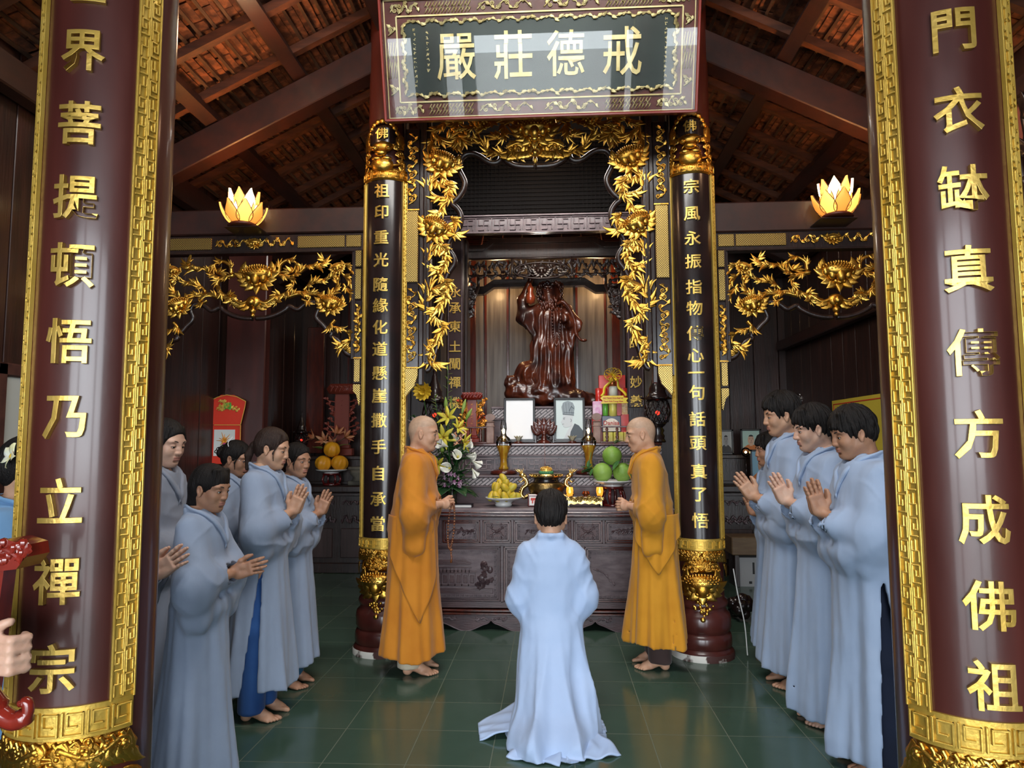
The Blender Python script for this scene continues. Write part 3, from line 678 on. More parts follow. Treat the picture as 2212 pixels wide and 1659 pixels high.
side_frame('carved_portal', 'gilded openwork frame under the left lotus lamp, over the left side bay', -2.287, 0, 1)
side_frame('carved_portal', 'gilded openwork frame under the right lotus lamp, over the right side bay', 2.09, -.055, 1)

# ------------------------------------------------------------------ signboard under glass
t = thing('signboard', 'big framed name board behind glass with four gold characters, hung tilted above the portal', 'signboard', (-.068, 4.74, 3.80))
t.rotation_euler = (math.radians(18), 0, 0)
W2, H = 1.095, .82
RED = mat('signboard_red', (0.16, 0.020, 0.014), .35, 0, (.11, .014, .010), 5, coat=.2)
SB = mat('signboard_black', (0.012, 0.020, 0.018), .3, 0, (0.02, 0.03, 0.026), 4, coat=.2)
GD = mat('dull_gilding', (0.80, 0.66, 0.36), .42, .45, (0.62, 0.46, 0.20), 12, bump=.2)
b = MB(); b.box((-W2, .0, 0), (W2, .05, H)); b.build('backing', RED, t)
b = MB()
for x in (-1, 1): b.box((x*W2-.018*(x > 0)-.0*(x < 0), -.05, 0), (x*W2+.018*(x < 0), .05, H), .004)
b.box((-W2, -.05, 0), (W2, .05, .018), .004); b.box((-W2, -.05, H-.018), (W2, .05, H), .004); b.build('outer_frame', mat('frame_red', (.20, .022, .014), .3, coat=.3), t)
b = MB(); ix, iz = W2-.115, .132
for (a, c) in (((-ix, -.012, iz-.006), (ix, 0, iz+.004)), ((-ix, -.012, H-iz-.004), (ix, 0, H-iz+.006)), ((-ix-.006, -.012, iz), (-ix+.004, 0, H-iz)), ((ix-.004, -.012, iz), (ix+.006, 0, H-iz))): b.box(a, c)
ex = W2-.028
for (a, c) in (((-ex, -.010, .026), (ex, 0, .032)), ((-ex, -.010, H-.032), (ex, 0, H-.026)), ((-ex, -.010, .03), (-ex+.006, 0, H-.03)), ((ex-.006, -.010, .03), (ex, 0, H-.03))): b.box(a, c)
b.build('gilt_bead', GD, t)
b = MB(); b.box((-ix+.045, -.014, iz+.042), (ix-.045, 0, H-iz-.042)); b.build('black_panel', SB, t)
b = MB()
for z in (iz+.042, H-iz-.042):
    pts = [(-ix+.055+(2*ix-.11)*k/28, z+(.008 if k % 2 else -.008)) for k in range(29)]; vine(b, pts, .0055, .0055, -.018, 56, (.042, .014), seed=3, ball=False)
for x in (-ix+.045, ix-.045):
    pts = [(x+(.008 if k % 2 else -.008), iz+.045+(H-2*iz-.09)*k/9) for k in range(10)]; vine(b, pts, .0055, .0055, -.018, 24, (.04, .014), seed=4, ball=False)
b.build('inner_vine_border', GD, t, True)
b = MB()
def fret(b, x0, x1, z0, z1):
    n = max(2, int((x1-x0)/(z1-z0)*1.9)); u = (x1-x0)/n; zc = (z0+z1)/2; hh = (z1-z0)
    for k in range(n):
        c = x0+(k+.5)*u
        for (ax, az, bx, bz) in ((-.45, -.45, .05, 0.05), (.45, .45, -.05, -.05), (-.45, .05, -.05, .45), (.05, -.45, .45, -.05), (-.2, .2, .2, -.2)):
            b.bar((c+ax*u, -.006, zc+az*hh), (c+bx*u, -.006, zc+bz*hh), .006, .009, up=(0, 1, 0))
for z0, z1 in ((.040, .120), (H-.120, H-.040)):
    for x in (-.62, .0+.62): fret(b, x-.16, x+.16, z0, z1)
    for x0, x1 in ((-1.04, -.80), (-.44, -.02), (.02, .44), (.80, 1.04)):
        strip_vine(b, x0, x1, z0, z1, -.006, True, 3, int(x0*10)+40)
for x0 in (-1.058, .986):
    fret(b, x0, x0+.072, .28, .54)
    for z0, z1 in ((.16, .27), (.55, .66)): strip_vine(b, x0, x0+.072, z0, z1, -.006, False, 1, 8)
b.build('border_ornament', GD, t, True)
for ch, px, w in (('嚴', 985, .285), ('莊', 1108, .285), ('德', 1222, .27), ('戒', 1345, .285)):
    x = atY(px, 118, 4.58).x+.068; vs, fs = glyph(ch, w, .006, .012)
    mesh_obj('sign_character', [(p[0]+x-p[2]*-.0, p[1]-.02, p[2]*1.16+.415) for p in vs], fs, GD, t, False)
b = MB(); r = random.Random(4)
for x, z0, n, s in ((-.86, .60, 13, .024), (-.77, .58, 8, .028), (.87, .61, 15, .024)):   # small columns of brush strokes, not legible in the photo
    for k in range(n):
        for q in range(4): b.bar((x+r.uniform(-.4, .4)*s, -.017, z0-k*s*1.25+r.uniform(-.4, .4)*s), (x+r.uniform(-.4, .4)*s, -.017, z0-k*s*1.25+r.uniform(-.4, .4)*s), .003, .003)
b.build('small_inscription', GD, t)
def glass_mat(name, col=(1, 1, 1), rough=0.0, ior=1.5):
    M = bpy.data.materials.new(name); M.use_nodes = True; N = M.node_tree.nodes; L = M.node_tree.links; N.remove(N['Principled BSDF'])
    o = N['Material Output']; tr = N.new('ShaderNodeBsdfTransparent'); tr.inputs[0].default_value = (*col, 1); gl = N.new('ShaderNodeBsdfGlossy'); gl.inputs['Roughness'].default_value = rough
    fr = N.new('ShaderNodeFresnel'); fr.inputs[0].default_value = ior; mx = N.new('ShaderNodeMixShader'); L.new(fr.outputs[0], mx.inputs[0]); L.new(tr.outputs[0], mx.inputs[1]); L.new(gl.outputs[0], mx.inputs[2]); L.new(mx.outputs[0], o.inputs[0])
    return M
PANE = glass_mat('pane_glass', (.94, .96, .95), 0.01, 1.40)
b = MB(); b.box((-W2+.02, -.046, .02), (W2-.02, -.042, H-.02)); b.build('glass_cover', PANE, t)

# ------------------------------------------------------------------ lotus lamps on the tie beams
PET_W = mat('lamp_petal_lit', (1, .85, .5), .5, emit=(1.0, .80, .42), estr=3.6)
PET_Y = mat('lamp_petal_amber', (1, .6, .15), .5, emit=(1.0, .47, .08), estr=1.1)
PET_D = mat('lamp_petal_deep', (.9, .4, .08), .5, emit=(1.0, .33, .045), estr=.6)
WIRE = mat('lamp_wire', (.10, .02, .01), .4)
def petal(b, ang, r0, z0, L, W, lean, cup=.25, n=9, m=6):
    ca, sa = math.cos(ang), math.sin(ang)
    def f(u, v):
        w = W*math.sin(PI*min(1, v**.8*.96+.02))*(1-.15*v); x = (u-.5)*2*w; q = lean*(1-.45*v)
        rr = r0+math.sin(q)*L*v+cup*W*(1-(2*u-1)**2)*1.0; z = z0+math.cos(q)*L*v
        return Vector((ca*rr-sa*x, sa*rr+ca*x, z))
    b.grid(f, m, n); return [f(0, k/14) for k in range(15)]+[f(1, 1-k/14) for k in range(15)]
def lotus_lamp(x, y, z, label, rz):
    t = thing('lotus_lamp', label, 'lamp', (x, y, z), rz, 'lotus lamps on the tie beams', 1.25)
    for k in range(16):
        ring = k//8; a = (k % 8+.5*ring)*PI/4
        b = MB()
        if ring == 0: e = petal(b, a, .035, .0, .205, .058, .42); mm = PET_W if k % 2 else PET_Y
        else: e = petal(b, a, .05, -.01, .15, .05, .98); mm = PET_D if k % 2 else PET_Y
        o = b.build('petal', mm, t, True); md = o.modifiers.new('s', 'SOLIDIFY'); md.thickness = .002
        w = MB(); w.tube(e, .0022, 5); w.build('petal_wire', WIRE, o, True)
    b = MB(); b.lathe([(.06, -.02), (.09, -.015), (.075, .0), (.05, .012)], n=20); b.build('lamp_base', WIRE, t, True)
    b = MB(); b.ball((0, 0, .07), .032, 12); b.build('bulb', mat('bulb_glow', (1, .9, .7), emit=(1, .85, .55), estr=18), t, True)
    point_light('lotus_lamp_light', (x, y-.02, z+.17), 16, (1, .50, .18), .06)
    return t
lotus_lamp(-2.30, 4.98, 3.16, 'lit lotus flower lamp on the left tie beam', .1)
lotus_lamp(2.05, 4.98, 3.13, 'lit lotus flower lamp on the right tie beam', .35)
for x, z in ((-2.30, 3.135), (2.05, 3.10)):
    b = MB(); b.box((x-.13, 4.93, z-.010), (x+.13, 5.16, z), .003); o = b.build('trim_3', BEAM); o['kind'] = 'structure'
# warm lamps up on the rear truss light the tiles
point_light('roof_lamp_light', (-1.8, 4.3, 4.1), 10, (1, .60, .32), .1)
point_light('roof_lamp_light', (1.9, 4.2, 4.0), 7, (1, .58, .32), .1)
point_light('roof_lamp_light', (-.1, 6.0, 4.3), 5, (1, .60, .32), .1)
# ================================================================== MAIN ALTAR
def fret_mat(name, lo, hi, scale=14):
    M = bpy.data.materials.new(name); M.use_nodes = True; N = M.node_tree.nodes; L = M.node_tree.links; b = N['Principled BSDF']; tc = N.new('ShaderNodeTexCoord'); outs = []
    for a, w_ in ((38, 1), (-52, 1)):
        mp = N.new('ShaderNodeMapping'); mp.inputs['Rotation'].default_value = (0, math.radians(a), 0); L.new(tc.outputs['Object'], mp.inputs[0])
        bt = N.new('ShaderNodeTexBrick'); mp2 = N.new('ShaderNodeMapping'); mp2.inputs['Rotation'].default_value = (math.radians(90), 0, 0); L.new(mp.outputs[0], mp2.inputs[0]); L.new(mp2.outputs[0], bt.inputs[0])
        bt.inputs['Scale'].default_value = scale; bt.inputs['Mortar Size'].default_value = .05; bt.inputs['Brick Width'].default_value = 1.3 if a > 0 else .8; bt.inputs['Row Height'].default_value = .28; bt.inputs['Mortar Smooth'].default_value = .2; outs.append(bt.outputs['Fac']); break
    c = N.new('ShaderNodeMix'); c.data_type = 'RGBA'; c.inputs[6].default_value = (*hi, 1); c.inputs[7].default_value = (*lo, 1); L.new(outs[0], c.inputs[0]); L.new(c.outputs[2], b.inputs['Base Color']); b.inputs['Roughness'].default_value = .4
    bp = N.new('ShaderNodeBump'); bp.inputs['Strength'].default_value = .7; bp.inputs['Distance'].default_value = .005; bp.invert = True; L.new(outs[0], bp.inputs['Height']); L.new(bp.outputs[0], b.inputs['Normal'])
    return M
FRT = fret_mat('carved_fret_wood', (.015, .009, .010), (.36, .31, .32), 11)
ax = -.085
t = thing('altar_table', 'wide dark carved altar table with figured panels and scalloped apron, behind the kneeling person', 'altar', (ax, 5.77, 0))
b = MB(); b.box((-1.08, -.02, .905), (1.08, .50, .98), .012); b.build('tabletop', ALTL, t)
b = MB()
for z in (.915, .94): b.box((-1.082, -.03, z), (1.082, -.01, z+.012), .004)
b.build('tabletop_moulding', ROSE, t)
b = MB(); b.box((-1.04, .012, .18), (1.04, .48, .91)); b.box((-1.04, .0, .885), (1.04, .02, .91)); b.box((-1.04, 0, .675), (1.04, .02, .695)); b.box((-1.04, 0, .18), (1.04, .02, .228))
for x in (-.84, -.5, -.245, .245, .5, .84): b.box((x-.012, 0, .69), (x+.012, .02, .89), .003)
for x in (-1.01, -.33, .33, 1.01): b.box((x-.014, 0, .22), (x+.014, .02, .68), .003)
o = b.build('body', ALT, t)
def keyrow(b, x0, x1, z, u=.036, h=.016, y=-.002, t_=.0035, flipz=1):
    n = max(1, round((x1-x0)/u)); u = (x1-x0)/n
    for k in range(n):
        X = x0+k*u
        for (a0, c0, a1, c1) in ((.05, 0, .95, 0), (.05, 0, .05, .6), (.05, 1, .6, 1), (.6, .45, .6, 1), (.35, .45, .6, .45), (.95, 0, .95, 1)):
            b.box((X+min(a0, a1)*u-t_/2, y, z+flipz*min(c0, c1)*h-t_/2), (X+max(a0, a1)*u+t_/2, y+.006, z+flipz*max(c0, c1)*h+t_/2))
def keycol(b, x, z0, z1, u=.036, h=.016, y=-.002, t_=.0035, s=1):
    n = max(1, round((z1-z0)/u)); u = (z1-z0)/n
    for k in range(n):
        Z = z0+k*u
        for (a0, c0, a1, c1) in ((.05, 0, .95, 0), (.05, 0, .05, .6), (.05, 1, .6, 1), (.6, .45, .6, 1), (.35, .45, .6, .45), (.95, 0, .95, 1)):
            xa, xb = sorted((x+s*c0*h, x+s*c1*h)); b.box((xa-t_/2, y, Z+min(a0, a1)*u-t_/2), (xb+t_/2, y+.006, Z+max(a0, a1)*u+t_/2))
def carved_panel(x0, x1, z0, z1, kind, seed):
    b = MB()
    for i, (w, y) in enumerate(((.0, -.004), (.016, .002))):
        a, c, e, f = x0+w, x1-w, z0+w, z1-w; q = .009
        b.box((a, y, e), (c, .014, e+q), .002); b.box((a, y, f-q), (c, .014, f), .002); b.box((a, y, e), (a+q, .014, f), .002); b.box((c-q, y, e), (c, .014, f), .002)
    p = b.build('panel', ROSE if kind != 'big' else ALT, t)
    b = MB(); b.box((x0+.02, .006, z0+.02), (x1-.02, .014, z1-.02)); b.build('panel_field', ALTL if kind != 'small' else mat('altar_red_field', (.085, .04, .042), .4), p)
    b = MB(); m_ = .032
    keyrow(b, x0+m_, x1-m_, z0+m_); keyrow(b, x0+m_, x1-m_, z1-m_, flipz=-1); keycol(b, x0+m_, z0+m_, z1-m_); keycol(b, x1-m_, z0+m_, z1-m_, s=-1)
    b.build('key_border', ALTL, p)
    rr = random.Random(seed); b = MB(); cx, cz = (x0+x1)/2, (z0+z1)/2
    if kind == 'small':
        for sg in (-1, 1):
            for sz in (-1, 1): vine(b, [(cx, cz), (cx+sg*.03, cz+sz*.015), (cx+sg*.05, cz+sz*.035)], .004, .003, .004, 3, (.03, .01), curl_end=sg*sz*.012)
        lotus(b, (cx, cz), .03, 0, .008)
    elif kind == 'wide':
        for k in range(5): x = cx+(k-2)*.038; vine(b, [(x-.03, cz-.02+rr.uniform(-.01, .01)), (x, cz+.01), (x+.03, cz+rr.uniform(-.01, .02))], .005, .003, .004, 4, (.03, .012), seed=seed+k, curl_end=rr.choice((-1, 1))*.01)
    elif kind == 'center':
        for q in (-.10, .06): b.prism([(cx+q, cz-.03), (cx+q+.035, cz-.035), (cx+q+.06, cz+.03), (cx+q+.025, cz+.035)], .0, .012)
        for k in range(5): vine(b, [(cx-.14+k*.07, cz-.02), (cx-.11+k*.07, cz+.015), (cx-.09+k*.07, cz)], .005, .003, .004, 3, (.03, .012), seed=seed+k, curl_end=.01)
    else:
        zb = z0+.12
        if kind == 'big':   # pavilion with roofs, trees beside it
            X0, X1 = cx-.27, cx+.12
            b.box((X0, .0, zb), (X1, .012, zb+.012)); b.box((X0, .0, zb+.10), (X1, .012, zb+.108)); b.box((X0+.02, .0, zb+.145), (X1-.03, .012, zb+.152))
            for k in range(8): x = X0+k*(X1-X0)/7; b.box((x-.004, .0, zb), (x+.004, .012, zb+.10))
            for k in range(7): x = X0+.012+k*(X1-X0)/7; b.box((x, .003, zb+.02), (x+.034, .012, zb+.085), .003)
            for k in range(11): x = X0+.03+k*(X1-X0-.08)/10; b.box((x-.003, .0, zb+.108), (x+.003, .012, zb+.145))
            for (a, c, z, hh) in ((X0-.02, X1+.02, zb+.108, .02), (X0+.02, X1-.03, zb+.17, .04)):
                b.prism([(a, z+.012), (a+.015, z), (c-.015, z), (c, z+.014), (c-.05, z+hh), (a+.05, z+hh)], .0, .012)
            vine(b, [(X1+.02, zb-.02), (X1+.05, zb+.05), (X1+.08, zb+.12), (X1+.07, zb+.17)], .008, .004, .004, 8, (.05, .03), seed=5); b.ball((X1+.07, .006, zb+.17), .03, 10, (1, .3, 1.1)); b.ball((X1+.12, .006, zb+.13), .025, 10, (1, .3, 1.2)); vine(b, [(X1+.03, zb-.03), (X1+.08, zb+.02), (X1+.12, zb+.05)], .008, .004, .004, 6, (.05, .02), seed=6)
            b.box((x0+.06, .003, z0+.06), (x1-.06, .01, z0+.10), .002)
        else:               # hills
            for hi_, (a, c, hh) in enumerate(((cx-.26, cx-.0, .16), (cx-.12, cx+.2, .11), (cx+.05, cx+.29, .07))): b.prism([(a, zb-.03), (c, zb-.03), (c-.05, zb+hh*.4), ((a+c)/2+.02, zb+hh*.75), (a+(c-a)*.38, zb+hh), (a+.04, zb+hh*.5)], .003-.0025*hi_, .012)
            vine(b, [(cx-.26, zb+.14), (cx-.19, zb+.12), (cx-.13, zb+.06), (cx-.09, zb+.02)], .005, .004, .004, 5, (.03, .012), seed=9)
    autosmooth(b.build('carved_relief', ALT if kind != 'hill' else ALTL, p, True), 40)
carved_panel(-.82, -.512, .70, .88, 'wide', 1); carved_panel(-.488, -.258, .70, .88, 'small', 2); carved_panel(-.232, .232, .70, .88, 'center', 3); carved_panel(.258, .488, .70, .88, 'small', 4); carved_panel(.512, .82, .70, .88, 'wide', 5)
carved_panel(-.995, -.345, .232, .668, 'big', 6); carved_panel(-.315, .315, .232, .668, 'hill', 7); carved_panel(.345, .995, .232, .668, 'hill', 8)
b = MB()
for z in (.125, .15): b.box((-1.07, -.02, z), (1.07, .48, z+.018), .005)
b.build('base_moulding', ROSE, t)
b = MB(); top = .126; prof = []
for k in range(121):
    x = -1.05+2.1*k/120; u = abs(((x+1.05) % .42)/.42-.5)*2; s = .045+.035*math.cos(PI*u)**1+(.028 if u < .12 else 0)*(1-u/.12); prof.append((x, s*.9-.015))
b.prism([(1.05, top), (-1.05, top)]+prof, -.005, .03); b.build('scalloped_apron', ALT, t)
b = MB(); b.tube([(x, -.008, z+.003) for x, z in prof], .006, 6)
for k in range(5):
    c = -.84+.42*k
    for sg in (-1, 1): vine(b, [(c+sg*.02, .085), (c+sg*.06, .10), (c+sg*.11, .085)], .005, .003, -.006, 6, (.03, .012), seed=k, curl_end=sg*.01)
b.build('apron_carving', ALTL, t, True)
for sg in (-1, 1):
    for yy in (.03, .43): b = MB(); b.box((sg*1.0-.04, yy-.03, 0), (sg*1.0+.04, yy+.03, .13), .01); b.build('leg', ALT, t)

# stepped shelves behind the table
t = thing('altar_shelves', 'stepped dark altar shelves with fret bands rising behind the altar table', 'altar', (ax, 6.29, 0))
b = MB(); b.box((-1.1, 0, 0), (1.1, .3, 1.226)); b.build('lower_step', ALT, t)
b = MB(); b.box((-1.1, .25, 0), (1.1, 1.75, 1.51)); b.build('upper_step', ALT, t)
for (z0, z1, y) in ((1.135, 1.205, -.012), (1.405, 1.485, .238)):
    b = MB(); b.box((-1.1, y, z0), (1.1, y+.03, z1), .004); b.build('fret_band', FRT, t)
    b = MB(); b.box((-1.1, y-.012, z1), (1.1, y+.03, z1+.022), .006); b.box((-1.1, y-.006, z0-.014), (1.1, y+.03, z0), .004); b.build('moulding', ALTL, t)
b = MB()
for k in range(14):
    x = -1.05+k*.15; z0, z1 = 1.262, 1.368
    for (a0, c0, a1, c1) in ((0, 0, 1, 0), (0, 1, 1, 1), (.0, 0, .0, 1), (.5, .15, .5, .85), (.18, .5, .82, .5), (.5, .85, .82, .85), (.18, .15, .5, .15), (.18, .5, .18, .85), (.82, .15, .82, .5)):
        b.box((x+min(a0, a1)*.14-.004, .238, z0+min(c0, c1)*(z1-z0)-.004), (x+max(a0, a1)*.14+.004, .252, z0+max(c0, c1)*(z1-z0)+.004), .002)
b.build('key_frieze', mat('worn_key_frieze', (.26, .21, .22), .45), t)
b = MB(); b.box((-1.1, .22, 1.49), (1.1, 1.75, 1.512), .004); b.build('shelf_board', ROSE, t)
# statue plinth
t2 = thing('statue_plinth', 'fret-carved block under the statue, seen between the two framed portraits', 'plinth', (-.10, 7.0, 1.512))
b = MB(); b.box((-.5, 0, 0), (.5, .75, .37)); b.build('block', ALT, t2); b = MB(); b.box((-.5, -.012, .25), (.5, .02, .345), .004); b.build('fret_band', FRT, t2); b = MB(); b.box((-.51, -.02, .345), (.51, .76, .37), .006); b.box((-.51, -.016, .235), (.51, .02, .25), .004); b.build('moulding', ALTL, t2)
# balustrade posts and rails
POST = mat('pale_worn_post', (.30, .20, .17), .5, 0, (.20, .12, .10), 12, (2, 2, 1), .3, 30)
for sg, xp in ((-1, -.585), (1, .425)):
    t = thing('altar_balustrade', 'short turned balustrade with a round-headed pale post, beside the %s framed portrait' % ('blank' if sg < 0 else 'drawn'), 'balustrade', (xp, 6.62, 1.512)); t.scale = (1, 1, .76)
    b = MB(); b.box((-.036, -.03, 0), (.036, .03, .26), .006); b.box((-.042, -.034, .205), (.042, .034, .225), .006); b.box((-.040, -.034, .262), (.040, .034, .275), .006)
    b.add([(math.cos(a)*.046, y, .325+math.sin(a)*.046) for y in (-.022, .022) for a in [2*PI*k/20 for k in range(20)]], [tuple(range(20))[::-1], tuple(range(20, 40))]+[(k, (k+1) % 20, 20+(k+1) % 20, 20+k) for k in range(20)]); b.build('post', POST, t)
    L_ = .30 if sg < 0 else .36
    b = MB(); b.box((0, -.014, .19), (sg*L_, .014, .21), .004); b.box((0, -.014, 0), (sg*L_, .014, .02), .004); b.build('rail', ROSE, t)
    for k in range(3):
        b = MB(); x = sg*(.095+.095*k); b.lathe([(.010, .02), (.014, .03), (.008, .045), (.016, .075), (.010, .095), (.014, .11), (.008, .14), (.014, .165), (.010, .19)], (x, 0, 0), 12); b.build('spindle', ROSE, t, True)

# ------------------------------------------------------------------ niche behind: boards, posts, canopy
b = MB()
xs = [-1.3, -.98, -.76, -.50, .30, .63, .98, 1.2]
for i in range(len(xs)-1): b.box((xs[i]+.004, 8.02, 1.4), (xs[i+1]-.004, 8.06, 4.0), .006)
b.box((-1.3, 8.05, 0), (1.2, 8.10, 4.0))
GREYW = mat('grey_grained_boards', (.16, .135, .115), .45, 0, (.075, .058, .05), 4, (7, 7, .35), .15, 16, (8, 8, .4), .1)
o = b.build('wall_niche', GREYW); o['kind'] = 'structure'
b = MB()
for x0, x1 in ((-.985, -.87), (.70, .83)): b.box((x0, 7.94, 1.4), (x1, 8.02, 3.9), .006)
for x in (-.76, -.50, .30, .63): b.box((x-.014, 7.99, 1.4), (x+.014, 8.03, 3.9), .004)
o = b.build('wall_niche_strips', ROSE); o['kind'] = 'structure'
for sg, x0, x1 in ((-1, -1.055, -.875), (1, .745, .925)):
    b = MB(); b.box((x0, 6.92, 1.5), (x1, 7.06, 4.2), .008); b.box((x1 if sg < 0 else x0-.03, 6.96, 1.5), ((x1+.03) if sg < 0 else x0, 7.2, 3.6), .004); o = b.build('wall_niche_post', DARK); o['kind'] = 'structure'
for nm, chs, px0, x0, x1, z1, lab in (('inscription_board', [('永', 630), ('承', 665), ('東', 705), ('土', 748), ('闡', 786), ('禪', 826), ('機', 870)], 983, -1.045, -.885, 3.62, 'narrow black board with seven small gold characters, left of the statue'),
                                    ('inscription_board', [('師', 740), ('傳', 782), ('妙', 825), ('義', 866)], 1368, .757, .915, 3.62, 'narrow black board with gold characters, right of the statue above the gifts')):
    t = thing(nm, lab, 'sign', ((x0+x1)/2, 6.90, 0)); hw = (x1-x0)/2
    b = MB(); b.box((-hw, -.0, 1.86), (hw, .02, z1), .004); b.build('board', mat('purple_black_lacquer', (.035, .018, .020), .3, coat=.2), t)
    b = MB()
    for x in (-hw+.012, hw-.012): b.box((x-.003, -.006, 1.88), (x+.003, 0, z1), .001)
    b.box((-hw+.01, -.006, 1.88), (hw-.01, 0, 1.886)); b.build('beading', ALTL, t)
    for c, py in chs:
        vs, fs = glyph(c, .125, .006, .008); p = atY(px0, py, 6.89); mesh_obj('inscription_character', [(q[0], q[1]-.006, q[2]+p.z) for q in vs], fs, GL, t, False)
t = thing('altar_canopy', 'dark carved wooden canopy frame with openwork frieze above the statue', 'canopy', (-.09, 7.12, 0))
zc = lambda y: atY(1170, y, 7.12).z
b = MB(); A = [(-.86, zc(530)), (-.63, zc(530)), (-.52, zc(516)), (.55, zc(516)), (.66, zc(528)), (.86, zc(528))]
b.prism(A+[(.86, zc(540)), (.64, zc(540)), (.53, zc(526)), (-.50, zc(526)), (-.61, zc(542)), (-.86, zc(542))], -.05, .10)
b.prism([(-.86, zc(542)), (-.62, zc(542)), (-.51, zc(527)), (.53, zc(527)), (.64, zc(540)), (.86, zc(540)), (.86, zc(556)), (-.86, zc(556))], -.02, .08); b.build('top_moulding', DARK, t)
b = MB(); zT, zB = zc(556), zc(594)
for (x0, x1, z0, z1) in ((-.80, .80, zT-.012, zT), (-.80, .80, zB, zB+.012), (-.80, -.785, zB, zT), (.785, .80, zB, zT), (-.32, -.30, zB, zT), (.30, .32, zB, zT)): b.box((x0, -.01, z0), (x1, .03, z1), .003)
rr = random.Random(3)
for k in range(11): x = -.74+k*.148; vine(b, [(x-.06, zB+.04), (x-.02, zB+.13), (x+.03, zB+.05), (x+.07, zB+.12)], .010, .006, .0, 7, (.06, .022), seed=k, curl_end=rr.choice((-1, 1))*.02)
for k in range(9): x = -.60+k*.15; vine(b, [(x-.06, zT+.02), (x-.02, zT+.07), (x+.03, zT+.03), (x+.07, zT+.06)], .007, .005, .0, 6, (.05, .018), seed=k+20, curl_end=rr.choice((-1, 1))*.014)
b.tube([(.29*math.cos(k*PI/16), -.02, zB+.045+.085*math.sin(k*PI/16)) for k in range(33)], .010, 6)
lotus(b, (0, zB+.05), .12, 0, -.01)
for sg in (-1, 1): vine(b, [(sg*.08, zB+.02), (sg*.15, zB+.08), (sg*.22, zB+.04)], .009, .006, -.01, 8, (.06, .022), seed=3, curl_end=sg*.02)
for k in range(14): x = -.75+k*.115; vine(b, [(x-.05, zB+.01), (x, zB-.018), (x+.05, zB+.01)], .009, .007, .0, 6, (.045, .018), seed=k+50, curl_end=.012)
b.build('carved_frieze', DARK, t, True)
for sg in (-1, 1):
    b = MB()
    for k in range(7): z = zB-.05-.055*k; vine(b, [(sg*.80, z), (sg*(.72-.0*k), z-.02), (sg*(.70+.013*k), z-.06)], .010, .006, .0, 5, (.05, .02), seed=k, curl_end=sg*.016)
    b.bar((sg*.80, 0, zB), (sg*.80, 0, zB-.48), .014, .03); b.bar((sg*.66, 0, zB), (sg*.66, 0, zB-.12), .012, .03); b.bar((sg*.66, 0, zB-.12), (sg*.76, 0, zB-.40), .012, .03)
    b.build('corner_bracket', DARK, t, True)
b = MB(); zl = lambda y: atY(1170, y, 7.5).z
P = [(-.82, zl(619)), (-.64, zl(617)), (-.53, zl(603)), (.46, zl(602)), (.58, zl(617)), (.82, zl(617))]
b.prism(P+[(x, z-.085) for x, z in P[::-1]], .36, .46); b.build('inner_arch', BLACK, t)
# key frieze, dark lattice and small red roof tiles seen through the top of the portal
b = MB(); b.box((-1.2, 6.42, 3.49), (1.05, 6.46, 3.655)); o = b.build('trim_4', ALT); o['kind'] = 'structure'
b = MB()
for k in range(15):
    x = -1.15+k*.15; z0, z1 = 3.505, 3.64
    for (a0, c0, a1, c1) in ((0, 0, 1, 0), (0, 1, 1, 1), (.0, 0, .0, 1), (.5, .15, .5, .85), (.18, .5, .82, .5), (.5, .85, .82, .85), (.18, .15, .5, .15), (.18, .5, .18, .85), (.82, .15, .82, .5)):
        b.box((x+min(a0, a1)*.145-.004, 6.405, z0+min(c0, c1)*(z1-z0)-.004), (x+max(a0, a1)*.145+.004, 6.425, z0+max(c0, c1)*(z1-z0)+.004), .002)
for z in (3.49, 3.65): b.box((-1.2, 6.39, z), (1.05, 6.45, z+.016), .003)
o = b.build('trim_5', ALTL); o['kind'] = 'structure'
b = MB(); b.box((-1.2, 6.52, 3.66), (1.05, 6.56, 5.2))
for k in range(60): b.bar((-1.2+k*.04, 6.51, 3.66), (-1.2+k*.04, 6.51, 4.5), .008, .008)
for k in range(22): b.bar((-1.2, 6.505, 3.68+k*.04), (1.05, 6.505, 3.68+k*.04), .008, .008)
o = b.build('wall_niche_lattice', mat('matt_black_lattice', (.006, .005, .005), .8, spec=.2)); o['kind'] = 'structure'
RT = mat('small_red_roof_tile', (.20, .035, .018), .35, 0, (.10, .02, .012), 8, coat=.2)
t = thing('tiled_awning', 'small glossy red tiled awning over the statue canopy', 'awning', (-.09, 7.30, 3.635))
for r_ in range(6):
    b = MB()
    for k in range(8): x = -.86+.215*k; b.box((x+.004, .045*r_, .0+.034*r_), (x+.211, .045*r_+.08, .018+.034*r_), .005)
    b.build('tile_course', RT, t)
point_light('niche_lamp_and_fill', (-.1, 6.72, 3.36), 5, (1, .86, .70), .08)  # fill light added in front of the statue to lift its dark head
point_light('niche_lamp_and_fill', (-.62, 7.7, 3.30), 6, (1, .62, .28), .05)
point_light('niche_lamp_and_fill', (.55, 7.7, 3.30), 6, (1, .62, .28), .05)

